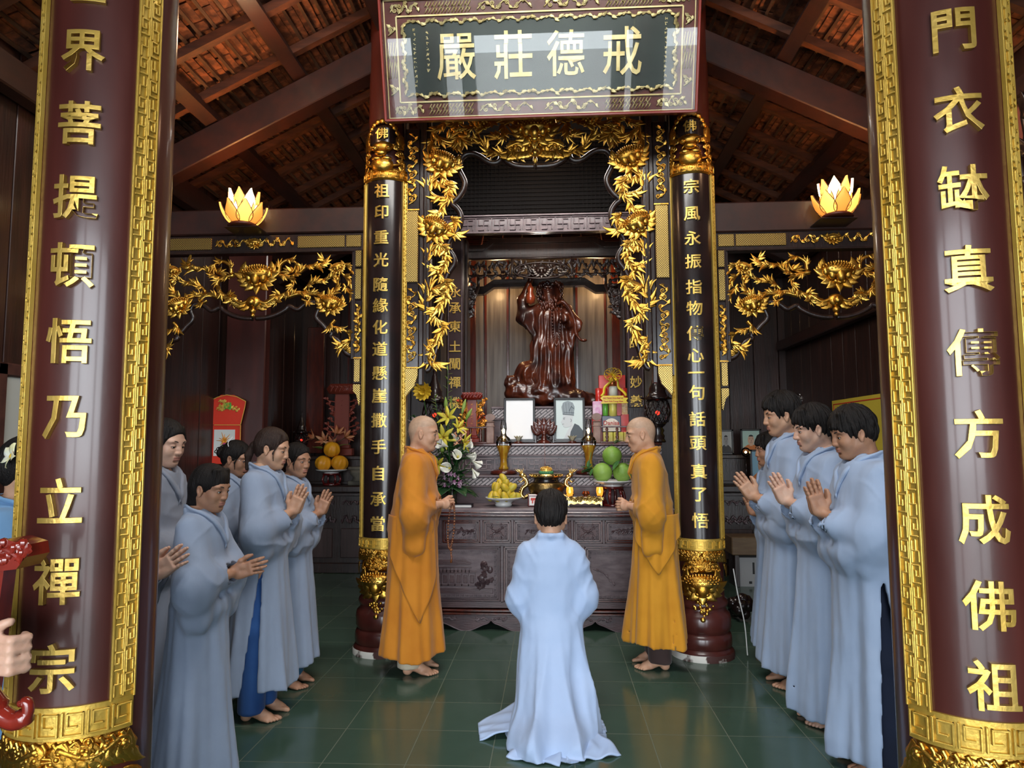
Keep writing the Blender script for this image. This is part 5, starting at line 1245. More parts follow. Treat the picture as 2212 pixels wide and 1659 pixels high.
    for sg in (-1, 1):
        C_ = np.array([cuff[0], sg*cy_, cuff[2]]); dr = (O-C_)*np.array([1, .4, 1]); dr = dr/np.linalg.norm(dr); a0 = C_-dr*.015; a1 = C_+dr*.14
        s.cap(tuple(a0), tuple(a1), .034*big, .042*big, .006, '-'); s.cap(tuple(a0+np.array([0, 0, -.07*big])), tuple(a1+np.array([0, 0, -.08*big])), .014*big, .022*big, .02, '-')
    # collar: crossed bands and the opening of the neck
    s.chain([(-.094+lean, 0, 1.418), (-.066+lean, .056, 1.418), (-.005+lean, .072, 1.395), (.062+lean, .045, 1.340), (.108+lean, .004, 1.265)], [.014, .015, .015, .014, .010], .012)
    s.chain([(-.094+lean, 0, 1.418), (-.066+lean, -.056, 1.418), (-.005+lean, -.072, 1.395), (.062+lean, -.045, 1.340), (.114+lean, .006, 1.262)], [.014, .015, .015, .014, .010], .012)
    s.cap((-.030+lean, 0, 1.375), (-.028+lean, 0, 1.50), .053, .072, .008, '-'); s.cap((.035+lean, 0, 1.375), (.085+lean, 0, 1.50), .034, .060, .012, '-'); s.cap((.098+lean, 0, 1.305), (.15+lean, 0, 1.36), .006, .045, .012, '-')
    if sl:
        for sg in (-1, 1): s.fn(lambda x_, y_, z_: np.maximum(np.abs(x_-(P.get('sx', -.045)-.05*(.87-z_)))-.004-.075*sl*np.clip(.87-z_, 0, 1), np.maximum(z_-.86, .03-sg*y_)), (-.3, -.4, hem-.03), (.3, .4, .88), 0, '-')
    s.fn(lambda x_, y_, z_: hem+.012*np.cos(3*np.arctan2(y_, x_)+ph[4])+.0*x_-z_, (-.4, -.4, hem-.05), (.5, .4, hem+.06), 0, '&')
    V, F_ = s.mesh(1); N = vnormals(V, F_)
    up = ss(V[:, 2], .80, 1.0)*ss(1.42-V[:, 2], 0, .08)
    r1 = 1-np.abs(vnoise(V, (11, 11, 3.5), sd)); r2 = 1-np.abs(vnoise(V@rotm('Y', 30), (17, 6, 3.0), sd+5)); r3 = 1-np.abs(vnoise(V@rotm('Y', -48), (15, 6, 2.8), sd+9))
    far = ss(V[:, 0], -.02, .10)
    dsp = .0012*vnoise(V, (60, 60, 22), sd+7)+up*(.003*(r1**3)+.0075*(r2**4)*(1-.4*far)+.009*(r3**4)*(.4+.6*far)*(1-.7*ss(V[:, 2], 1.12, 1.2))-.005)+ss(V[:, 2], .62, .75)*ss(1.02-V[:, 2], 0, .1)*.006*np.cos(np.arctan2(V[:, 1], V[:, 0])*14+3*V[:, 2])*min(1, P.get('drop', 0)*6)+(1-up)*.004*vnoise(V, (16, 16, 2.2), sd+2)
    V = V+N*dsp[:, None]; V = smooth_pts(V, F_, .3)
    ro = mesh_obj('robe', V, F_, robe, t, True)
    for sg in (-1, 1):   # crossed collar bands
        b = MB(); P_ = bez([(-.098+lean, sg*-.01, 1.428), (-.076+lean, sg*.050, 1.428), (-.012+lean, sg*.079, 1.405), (.058+lean, sg*.056, 1.352), (.100+lean, sg*.022, 1.290), (.124+lean, -sg*.012, 1.215)], 6)
        NV = vnormals(V, F_); Q_ = []
        for q in P_:
            dd = ((V-np.array(q))**2).sum(1); j = np.argsort(dd)[:24]; n_ = NV[j].mean(0); n_ /= np.linalg.norm(n_)+1e-9; Q_.append(Vector(V[j].mean(0)+n_*.005))
        Q_ = [Q_[0]]+[(Q_[i-1]+Q_[i]*2+Q_[i+1])/4 for i in range(1, len(Q_)-1)]+[Q_[-1]]
        b.tube(Q_, [.016]*(len(Q_)-5)+[.014, .012, .009, .005, .001], 10, flat=.55, up=(1, 0, .3)); b.build('collar_band', robe, t, True)
    # ---- trousers
    if trous is not None:
        s = SDF((-.15, -.24, .02), (.16, .24, .92), .011); th_ = P.get('tw', 1.0)
        for sg in (-1, 1): s.chain([(-.01, sg*.07, .86), (-.01, sg*st, .5), (-.015, sg*st, .055)], [.078, .078*th_, .075*th_], .03)
        s.fn(lambda x_, y_, z_: .045-z_+0*x_+0*y_, (-.2, -.3, 0), (.2, .3, .08), 0, '&')
        V, F_ = s.mesh(1); V = V+vnormals(V, F_)*(.005*vnoise(V, (14, 14, 6), sd))[:, None]
        mesh_obj('trousers', V, F_, trous, t, True)
    t['_h'] = 0; del t['_h']
    return t, TH, O
# ================================================================== PEOPLE IN THE PHOTO
LW_ = 'women in pale blue robes on the left'; RM_ = 'men in pale blue robes on the right'
person('person', 'woman in pale blue robe with tied-back brown hair, tallest praying woman', -1.645, 3.95, 0, 1.61,
       dict(hair='ponytail', hmat=HAIRB, seed=11, fem=1, pitch=13, lid=.7, nose=.5, neck=.044, sw=.95, hem=.17, slit=.7, sx=.045, hp=(.165, 0, 1.155), ha=66, bag=1.18, drop=.05, fold=1.1, w=.95, jaw=.9), BLUE2, ROYAL)
person('person', 'girl in pale blue robe praying, farthest of the left row, beside the melons', -1.665, 4.45, 0, 1.52,
       dict(hair='loose', seed=12, fem=1, pitch=8, yaw=-22, lid=.3, nose=.2, neck=.044, sw=.9, hem=.16, hp=(.185, 0, 1.165), ha=66, bag=1.2, drop=.05, skin=SKIN2, w=.96, slit=.15), BLUE2, TEAL)
t, TH, O = person('person', 'young woman with glasses and curly bun, behind the tallest woman on the left', -2.06, 4.4, 0, 1.54,
       dict(hair='bun', seed=13, fem=1, pitch=14, yaw=-8, lid=.2, nose=.2, neck=.044, sw=.85, hem=.15, hp=(.16, 0, 1.15), ha=60, skin=SKIN2, w=.96), BLUE2, TEAL)
g = thing('eyeglasses', 'thin wire-rimmed eyeglasses worn by the young woman with curly bun', 'glasses', tuple(t.location), 0, None, t.scale[0])
for sg in (-1, 1):
    b = MB(); c = np.array([.088, sg*.032, -.004]); b.tube([tuple(TH(c+np.array([-.004*math.cos(a)**2, .0185*math.cos(a), .0155*math.sin(a)]))) for a in [2*PI*k/20 for k in range(21)]], .0011, 5); b.build('rim', mat('wire_silver', (.6, .6, .58), .25, 1), g, True)
    b = MB(); b.tube([tuple(TH(q)) for q in ((.086, sg*.051, .003), (.06, sg*.071, .004), (-.006, sg*.078, .004))], .0011, 5); b.build('temple_arm', MATS['wire_silver'], g, True)
b = MB(); b.tube([tuple(TH(q)) for q in ((.090, -.013, 0), (.0925, 0, .002), (.090, .013, 0))], .0011, 5); b.build('bridge', MATS['wire_silver'], g, True)
b = MB()
for k in range(26):
    r = random.Random(k); c = TH((-.125+r.uniform(-.035, .035), r.uniform(-.04, .04), .02+r.uniform(-.035, .04))); b.tube([tuple(c+np.array([.012*math.cos(a), .010*math.sin(a*1.3), .012*math.sin(a)])) for a in np.linspace(0, 7, 12)], .0035, 5)
b.build('curls', HAIR, t, True)
b = MB(); b.tube([tuple(TH(q)) for q in ((-.035, -.080, .075), (-.05, -.070, .088), (-.065, -.05, .100), (-.06, -.035, .125), (-.055, -.03, .14))], .003, 6); b.build('hair_clip', mat('white_clip', (.8, .78, .78), .3), t, True)
person('person', 'child in loose grey-blue robe with bobbed hair, palms held out level, nearest on the left', -1.545, 3.05, 4, 1.425,
       dict(hair='bangs', seed=14, fem=1, pitch=12, yaw=-14, lid=.4, nose=.0, neck=.042, sw=.88, hem=.05, hp=(.165, 0, 1.10), ha=14, bag=1.35, drop=.09, skin=SKIN2, w=.98, jaw=.88, fold=1.1, fan=.2), BLUE2, TEAL)
person('person', 'woman in plain grey robe praying, half hidden behind the left front column', -1.985, 3.44, 0, 1.645,
       dict(hair='loose', strand=0, seed=15, fem=1, pitch=13, yaw=-12, lid=.75, nose=.4, neck=.044, sw=.95, hem=.13, hp=(.19, 0, 1.06), ha=42, bag=1.1, drop=.05, fold=.9, el=(.05, .22, 1.0), skin=SKIN3), GREYB, NAVY)
person('person', 'child whose face shows behind the grey-robed woman on the left', -2.235, 3.86, 0, 1.46,
       dict(hair='loose', seed=16, fem=1, pitch=8, yaw=-10, lid=.3, nose=.1, neck=.042, sw=.85, hem=.15, hp=(.12, 0, 1.0), ha=75), NAVY, NAVY)
person('person', 'worshipper hidden behind the left front column, only the pressed hands showing', -1.80, 2.78, 0, 1.55,
       dict(hair='loose', seed=17, fem=1, pitch=12, lid=.6, neck=.044, sw=.8, hem=.15, hp=(.21, 0, 1.06), ha=34, flare=.8, skin=SKIN3, fan=.9, el=(.06, .19, 1.02)), GREYB, NAVY)
t, TH, O = person('person', 'person in deep blue robe with a frangipani in dark hair, at the left edge', -1.80, 2.30, 20, 1.54,
       dict(hair='bun', seed=18, fem=1, pitch=6, neck=.046, sw=.95, hem=.12, hp=(.17, 0, 1.10), ha=60), cloth('deep_blue_robe', (.17, .33, .55), (.14, .29, .50)), NAVY)
f = thing('frangipani_flower', 'white and yellow frangipani flower tucked into dark hair at the left edge', 'flower', tuple(atY(25, 985, 2.19)), 0)
f.rotation_euler = (math.radians(75), 0, math.radians(-30))
WP = mat('frangipani_white', (.85, .84, .78), .5, 0, (.88, .80, .45), 30, sss=.2); YP = mat('frangipani_heart', (.85, .55, .05), .5)
for k in range(5):
    b = MB(); a = k*2*PI/5; ca, sa = math.cos(a), math.sin(a)
    def fp(u, v, ca=ca, sa=sa):
        w = .016*math.sin(PI*min(1, v**.7*.93+.06)); x = (u-.5)*2*w; r_ = .004+.040*v; zz = .010*math.sin(v*2.2)+.003*(2*u-1); return Vector((ca*r_-sa*x, sa*r_+ca*x, zz))
    b.grid(fp, 5, 8); o = b.build('petal', WP, f, True); md = o.modifiers.new('s', 'SOLIDIFY'); md.thickness = .0012
b = MB(); b.ball((0, 0, .003), .008, 10, (1, 1, .4)); b.build('flower_heart', YP, f, True)

person('person', 'tallest man in pale blue robe, wavy black hair, last of three praying', 1.515, 4.60, 180, 1.82,
       dict(hair='boy_tall', seed=21, pitch=10, lid=.35, nose=1.2, sw=1.0, hem=.10, fan=.15, hp=(.200, 0, 1.055), ha=52, bag=1.15, drop=.04, el=(.05, .205, .99), skin=SKIN), BLUE, NAVY)
person('person', 'man with swept hair in pale blue robe, between two other praying men', 1.50, 4.02, 180, 1.715,
       dict(hair='boy_fringe', seed=22, pitch=12, lid=.4, nose=1.5, sw=1.0, hem=.05, fan=.15, hp=(.180, 0, 1.135), ha=62, bag=1.15, drop=.03, skin=SKIN3, w=.94, jaw=.9, el=(.045, .205, 1.07)), BLUE, NAVY)
person('person', 'stocky man with thick black hair in pale blue robe, beside the right front column', 1.505, 3.50, 180, 1.68,
       dict(hair='boy_fringe', seed=23, pitch=14, lid=.5, nose=.6, sw=1.15, belly=.03, hem=.05, fan=.15, hp=(.200, 0, 1.145), ha=74, bag=1.2, drop=.06, slit=1.6, sx=.015, skin=SKIN2, w=1.04, cheek=1.15, neck=.058, fold=1.2, el=(.045, .19, 1.07)), BLUE, NAVY)
person('person', 'boy with black fringe at the back of the right row, seen behind the tall man', 1.565, 5.08, 180, 1.57,
       dict(hair='boy_fringe', seed=24, pitch=6, lid=.2, nose=.2, neck=.046, sw=.9, hem=.12, hp=(.14, 0, 1.06), ha=70, skin=SKIN2, w=.97), BLUE, NAVY)

# ---- the two shaven-headed monks
def drape(t, prof, z0, zpt, th0, th1, thp, m_, sc=1.0, name='outer_drape'):
    Z = np.array([p[0] for p in prof])[::-1]; A = np.array([p[1] for p in prof])[::-1]; B = np.array([p[2] for p in prof])[::-1]; b = MB()
    def f(u, v):
        th = th0+(th1-th0)*u; k = 1-abs(th-thp)/max(abs(th1-thp), abs(th0-thp)); zb = z0-.10-(z0-.10-zpt)*max(0, k)**1.3; z = z0+(zb-z0)*v
        w = .030*math.sin(th*9+z*3)+.018*math.sin(th*17-z*5); g = 1.09+w*(.3+v)
        return Vector((np.interp(z, Z, A)*g*math.cos(th)-.012, np.interp(z, Z, B)*g*math.sin(th), z))
    b.grid(f, 40, 24); o = b.build(name, m_, t, True); md = o.modifiers.new('s', 'SOLIDIFY'); md.thickness = .008; return o
PR = [(1.12, .128, .175), (.98, .140, .170), (.80, .150, .180), (.5, .175, .20), (.12, .21, .232)]
tL, TH, O = person('person', 'shaven-headed monk in orange robe holding prayer beads, standing left of the altar', -.935, 4.76, 0, 1.71,
       dict(hair='bald', seed=31, pose='clasp', pitch=8, lid=.55, nose=.8, sw=1.08, belly=.02, hem=.115, hp=(.215, 0, 1.065), bag=1.12, drop=.13, lean=.03, el=(.04, .235, 1.02), stance=.09, fold=.8, skin=SKIN, w=1.0, fx=(.02, .0)), ORANGE, CREAM)
drape(tL, PR, 1.0, .34, -2.9, -.35, -1.15, ORANGE)
tR, TH, O2 = person('person', 'shaven-headed monk in ochre robe with clasped hands, standing right of the altar', .695, 4.93, 180, 1.70,
       dict(hair='bald', seed=32, pose='clasp', pitch=11, lid=.6, nose=1.3, sw=1.02, hem=.16, hp=(.200, 0, 1.045), bag=1.1, drop=.14, lean=.045, el=(.04, .225, 1.01), stance=.09, skin=SKIN, w=.95, jaw=.9, cheek=.85, fold=1.3), OCHRE, BROWNT)
drape(tR, PR, 1.0, .62, .5, 2.9, 1.5, OCHRE)
k = 1.71/1.65
BD = mat('wooden_beads', (.22, .08, .03), .35, 0, (.12, .04, .02), 20, coat=.3)
bd = thing('prayer_beads', 'brown wooden prayer beads hanging from the orange-robed monk’s hands', 'beads', (-.935+(O[0]+.028)*k, 4.76-.035, O[2]*k))
b = MB(); n = 46; N_ = []
for i in range(n):
    a = 2*PI*i/n; N_.append(Vector((.022*math.sin(a)+.010*math.cos(a), -.03*math.sin(a)*.4, -.145+.150*math.cos(a))))
for p in N_: b.ball(p, .0075, 8)
b.build('bead_string', BD, bd, True)
b = MB(); b.ball((0, 0, -.305), .011, 10); b.ball((0, 0, -.325), .007, 8); b.tube([(0, 0, -.33), (.004, 0, -.36), (0, 0, -.39)], [.004, .006, .008], 8); b.build('tassel', BD, bd, True)

# ---- the kneeling man, seen from behind (faces the altar)
def kneeler():
    P = dict(hair='boy', seed=41, pitch=14, w=1.0, neck=.047, skin=SKIN); DZ = .42; sc = 1.0
    t = thing('person', 'young man kneeling with his back to the camera, pale blue robe trailing on the tiles', 'person', (-.01, 3.98, 0), PI/2)
    V, F_, m_ = make_head(P); Rm = rotm('Y', P['pitch']); piv = np.array([-.035, 0, -.12]); hc = np.array([.012, 0, 1.53-DZ]); TH = lambda q: (Rm@(np.asarray(q)*1.12-piv).T).T+piv+hc
    parts = [(TH(V), F_, m_)]
    a = math.radians(70); O = np.array([.20, 0, .76]); u = np.array([math.cos(a), 0, math.sin(a)]); w_ = np.array([-math.sin(a), 0, math.cos(a)]); E0 = np.array([.02, .18, .64]); dv = E0-O
    HV, HF, _ = hand_pray(.3, (dv@u, abs(dv[1]), dv@w_)); parts.append((O+HV[:, :1]*u+HV[:, 1:2]*np.array([0, 1, 0])+HV[:, 2:]*w_, HF, 0))
    FV, FF, _ = make_foot()
    for sg in (-1, 1): f = FV@rotm('Y', 172).T; parts.append((f*np.array([1, sg, .6])+np.array([-.30, sg*.08, .055]), FF if sg > 0 else FF[:, ::-1], 0))
    s = SDF((-.50, -.26, .02), (.18, .26, 1.02), .012); s.ell((-.01, 0, .83), (.095, .15, .17), 0); s.cap((-.035, 0, 1.02), (-.02, 0, .83), .05, .07, .04); s.ell((-.01, 0, .56), (.10, .14, .13), .05)
    for sg in (-1, 1): s.chain([(-.01, sg*.08, .52), (.03, sg*.09, .08), (-.42, sg*.08, .06)], [.08, .055, .035], .03)
    V, F_ = s.mesh(1); parts.append((V, F_, 0)); V, F_, m_ = join(parts); mesh_obj('body', V, F_, [P['skin'], LIP, SCALP], t, True, m_)
    V, F_ = make_hair(P); mesh_obj('hair', TH(V), F_, HAIR, t, True)
    s = SDF((-.74, -.44, -.01), (.34, .44, 1.07), .0095)
    def fold(th, z):
        k = np.clip((.66-z)/.6, 0, 1); return k*(.035*np.cos(5*th+.7+2*z)+.030*np.cos(9*th-1.1)+.022*np.cos(15*th+2*z))
    prof = [(1.03, .060, .060), (.99, .080, .082), (.965, .095, .105), (.925, .108, .145), (.86, .118, .168), (.70, .122, .165), (.56, .130, .165), (.45, .150, .180), (.30, .195, .195), (.15, .270, .215), (.06, .330, .240), (-.02, .375, .265)]
    cx = lambda z: np.interp(z, [-.02, .06, .15, .30, .45, .6, 1.1], [-.235, -.205, -.150, -.075, -.03, -.012, -.012])
    s.fn(skirt_fn(prof, fold, cx), (-.70, -.42, -.01), (.33, .42, 1.05), 0)
    for sg in (-1, 1):
        s.ell((-.40, sg*.10, .06), (.16, .085, .07), .07); S_ = (-.018, sg*.125, .895); E_ = (.0, sg*.178, .66); C_ = (.14, sg*.05, .72)
        s.chain([S_, E_], [.060, .068], .04); s.cap(E_, C_, .075, .055, .04); s.chain([(E_[0], E_[1]*.98, .60), (.06, sg*.14, .60), (.12, sg*.07, .62)], [.056, .05, .035], .06)
        s.cap((.135, sg*.045, .73), (.21, sg*.02, .82), .036, .046, .006, '-')
    s.chain([(-.098, 0, 1.005), (-.066, .058, 1.002), (-.005, .072, .975), (.062, .045, .92), (.108, .004, .845)], [.017, .016, .015, .014, .01], .012)
    s.chain([(-.098, 0, 1.005), (-.066, -.058, 1.002), (-.005, -.072, .975), (.062, -.045, .92), (.114, .006, .842)], [.017, .016, .015, .014, .01], .012)
    s.cap((-.03, 0, .955), (-.028, 0, 1.14), .052, .062, .008, '-')
    s.fn(lambda x, y, z: .004-z+0*x+0*y, (-.8, -.5, -.02), (.4, .5, .03), 0, '&')
    V, F_ = s.mesh(1); N = vnormals(V, F_); z = V[:, 2]
    # long folds running from the waist back over the calves, and a centre seam
    rad = np.arctan2(V[:, 1], -(V[:, 0]-.25)); k = ss(.62-z, 0, .5)*ss(-V[:, 0], -.05, .10)
    sh = lambda q: 1-2*np.abs(np.sin(q))**.6; d = k*(.020*sh(rad*6+2.2+1.5*z)+.014*sh(rad*11-1-2*z)+.022*vnoise(V, (5, 9, 3.5), 3)); up = ss(z, .45, .6)
    r2 = 1-np.abs(vnoise(V@rotm('X', 30), (7, 20, 4), 5)); r3 = 1-np.abs(vnoise(V@rotm('X', -30), (7, 20, 4), 8)); d += up*ss(np.abs(V[:, 1]), .03, .15)*(.010*r2**4+.010*r3**4-.004)+.0015*vnoise(V, (30, 60, 18), 4)+up*.004*vnoise(V, (9, 16, 5), 6)
    d -= .0018*np.exp(-(V[:, 1]/.004)**2)*ss(-V[:, 0], .03, .06); d += .004*vnoise(V, (7, 7, 3), 12)*(1-k)
    lowf = ss(z, .0, .03); V = V+N*(d*(.35+.65*lowf))[:, None]; V = smooth_pts(smooth_pts(V, F_, .5), F_, .5); V[:, 2] = np.maximum(V[:, 2], .004)
    P1 = (V, F_, 0)
    # flaps of the robe lying on the floor: points given in world metres (x, y)
    def flap(poly, h0, sd):
        c = np.array(poly); n1, n2 = 26, 18; vs = []
        for i in range(n1):
            for j in range(n2):
                uu, vv = i/(n1-1), j/(n2-1); p = (c[0]*(1-uu)*(1-vv)+c[1]*uu*(1-vv)+c[2]*uu*vv+c[3]*(1-uu)*vv); q = math.sin(PI*uu)*math.sin(PI*vv)
                p = p+np.array([.012*math.sin(7*vv+sd), .012*math.sin(6*uu+sd*2)])*(q+.4)
                zz = .010+h0*(1-vv)+.012*abs(math.sin(uu*7+sd+vv*2))*(1-.5*vv)+.006*math.sin(uu*15+vv*9); vs.append((p[1]-3.98, -(p[0]+.01), zz))
        V = np.array(vs); F_ = np.array([(i*n2+j, i*n2+j+1, (i+1)*n2+j+1, (i+1)*n2+j) for i in range(n1-1) for j in range(n2-1)]); W_ = V.copy(); W_[:, 2] = np.maximum(W_[:, 2]-.007, .002); n = len(V)
        rim = [i*n2 for i in range(n1)]+[(n1-1)*n2+j for j in range(1, n2)]+[i*n2+n2-1 for i in range(n1-2, -1, -1)]+[j for j in range(n2-2, 0, -1)]
        F2 = [(rim[k], rim[(k+1) % len(rim)], rim[(k+1) % len(rim)]+n, rim[k]+n) for k in range(len(rim))]
        return np.concatenate([V, W_]), np.concatenate([F_, F_[:, ::-1]+n, np.array(F2)]), 0
    fl = [flap([(-.16, 4.10), (-.16, 3.70), (-.385, 3.66), (-.415, 3.86)], .05, 1), flap([(-.14, 3.66), (.05, 3.60), (.02, 3.40), (-.235, 3.47)], .05, 2), flap([(.02, 3.62), (.20, 3.70), (.325, 3.53), (.06, 3.42)], .05, 3.3), flap([(.15, 4.0), (.17, 3.78), (.275, 3.80), (.265, 3.92)], .04, 5), flap([(.16, 3.82), (.19, 3.64), (.265, 3.72), (.262, 3.80)], .04, 6)]
    V, F_, m_ = join([P1]+fl); mesh_obj('robe', V, F_, BLUEK, t, True)
kneeler()

# ---- someone standing just outside the picture at the left, holding a carved red stand
t = thing('person', 'person in black sleeve whose hand grips the red carved stand, at the left edge', 'person', (-1.56, 1.30, 0), 0)
s = SDF((-.20, -.30, 1.02 if False else .9), (.62, .32, 1.72), .006)
s.ell((-.02, 0, 1.535), (.092, .075, .115), 0); s.cap((-.035, 0, 1.48), (-.04, 0, 1.33), .05, .055, .03); s.ell((-.02, 0, 1.2), (.10, .16, .22), .04)
s.chain([(-.01, .17, 1.34), (.10, .22, 1.12), (.345, .16, 1.075)], [.055, .042, .026], .02)
H0 = np.array([.405, .145, 1.075]); s.ell(tuple(H0+np.array([-.02, 0, -.005])), (.045, .022, .040), .02)
for i in range(4):
    z = 1.108-.021*i; s.chain([(.395, .125, z), (.438, .118, z-.002), (.450, .150, z-.003), (.425, .172, z-.004)], [.0105, .0105, .010, .009], .003)
s.chain([(.375, .135, 1.105), (.400, .120, 1.130), (.425, .130, 1.142)], [.013, .012, .010], .008)
V, F_ = s.mesh(1); mesh_obj('body', V, F_, SKIN3, t, True)
s = SDF((-.24, -.30, .06), (.36, .34, 1.46), .012); BK = cloth('black_cloth', (.012, .013, .013), (.02, .02, .02))
s.fn(skirt_fn([(1.42, .06, .075), (1.36, .10, .16), (1.25, .12, .19), (1.0, .13, .18), (.5, .16, .19), (.08, .18, .21)], lambda th, z: .03*np.cos(5*th)*np.clip(1-z, 0, 1)), (-.2, -.24, .08), (.2, .24, 1.44), 0)
s.chain([(-.01, .17, 1.34), (.10, .23, 1.12), (.30, .175, 1.09)], [.068, .062, .052], .04); s.cap((-.03, 0, 1.36), (-.03, 0, 1.5), .055, .06, .01, '-'); s.cap((.30, .175, 1.09), (.42, .15, 1.08), .034, .036, .006, '-')
V, F_ = s.mesh(1); V += vnormals(V, F_)*(.004*vnoise(V, (12, 12, 6), 4))[:, None]; mesh_obj('black_clothes', V, F_, BK, t, True)
s = SDF((-.14, -.11, 1.42), (.10, .11, 1.70), .005); s.ell((-.03, 0, 1.565), (.098, .083, .105), 0); s.ell((.09, 0, 1.47), (.09, .12, .11), .01, '-'); V, F_ = s.mesh(1); mesh_obj('hair', V, F_, HAIR, t, True)
REDL = mat('glossy_red_lacquer', (.26, .022, .012), .16, 0, (.12, .012, .008), 9, (2, 2, .8), coat=.7)
st = thing('carved_stand', 'glossy red carved lacquer stand with curled foot, held up at the left edge', 'stand', (-1.17, 1.46, .0))
b = MB(); b.add(*(lambda w, z0, z1: ([(-.045-w, -.02, z0), (-.015, -.02, z0), (-.015, .02, z0), (-.045-w, .02, z0), (-.03-w, -.018, z1), (.005, -.018, z1), (.005, .018, z1), (-.03-w, .018, z1)], [(0, 3, 2, 1), (4, 5, 6, 7), (0, 1, 5, 4), (1, 2, 6, 5), (2, 3, 7, 6), (3, 0, 4, 7)]))(.005, .98, 1.25)); o = b.build('shaft', REDL, st); 
b = MB(); b.prism([(-.20, 1.265), (-.06, 1.262), (-.045, 1.24), (.045, 1.25), (.065, 1.275), (.060, 1.30), (.02, 1.312), (-.01, 1.308), (-.035, 1.285), (-.20, 1.30)], -.035, .035)
for k in range(10): r = random.Random(k); b.ball((.0+.06*r.random(), -.033, 1.262+.045*r.random()), .010, 8)
vine(b, [(-.0, 1.26), (.02, 1.29), (.05, 1.275)], .006, .004, -.036, 4, (.03, .012), curl_end=.012); autosmooth(b.build('carved_head', REDL, st, True), 35)
b = MB(); b.tube(bez([(-.22, 0, .99), (-.10, 0, .985), (-.045, 0, 1.0), (-.03, 0, .975), (.0, 0, .945), (.035, 0, .93), (.06, 0, .945), (.058, 0, .968), (.042, 0, .965)], 5), [.026]*10+[.028]*10+[.020]*10+[.012]*8+[.008]*3, 10, up=(0, 1, 0)); b.build('curled_foot', REDL, st, True)

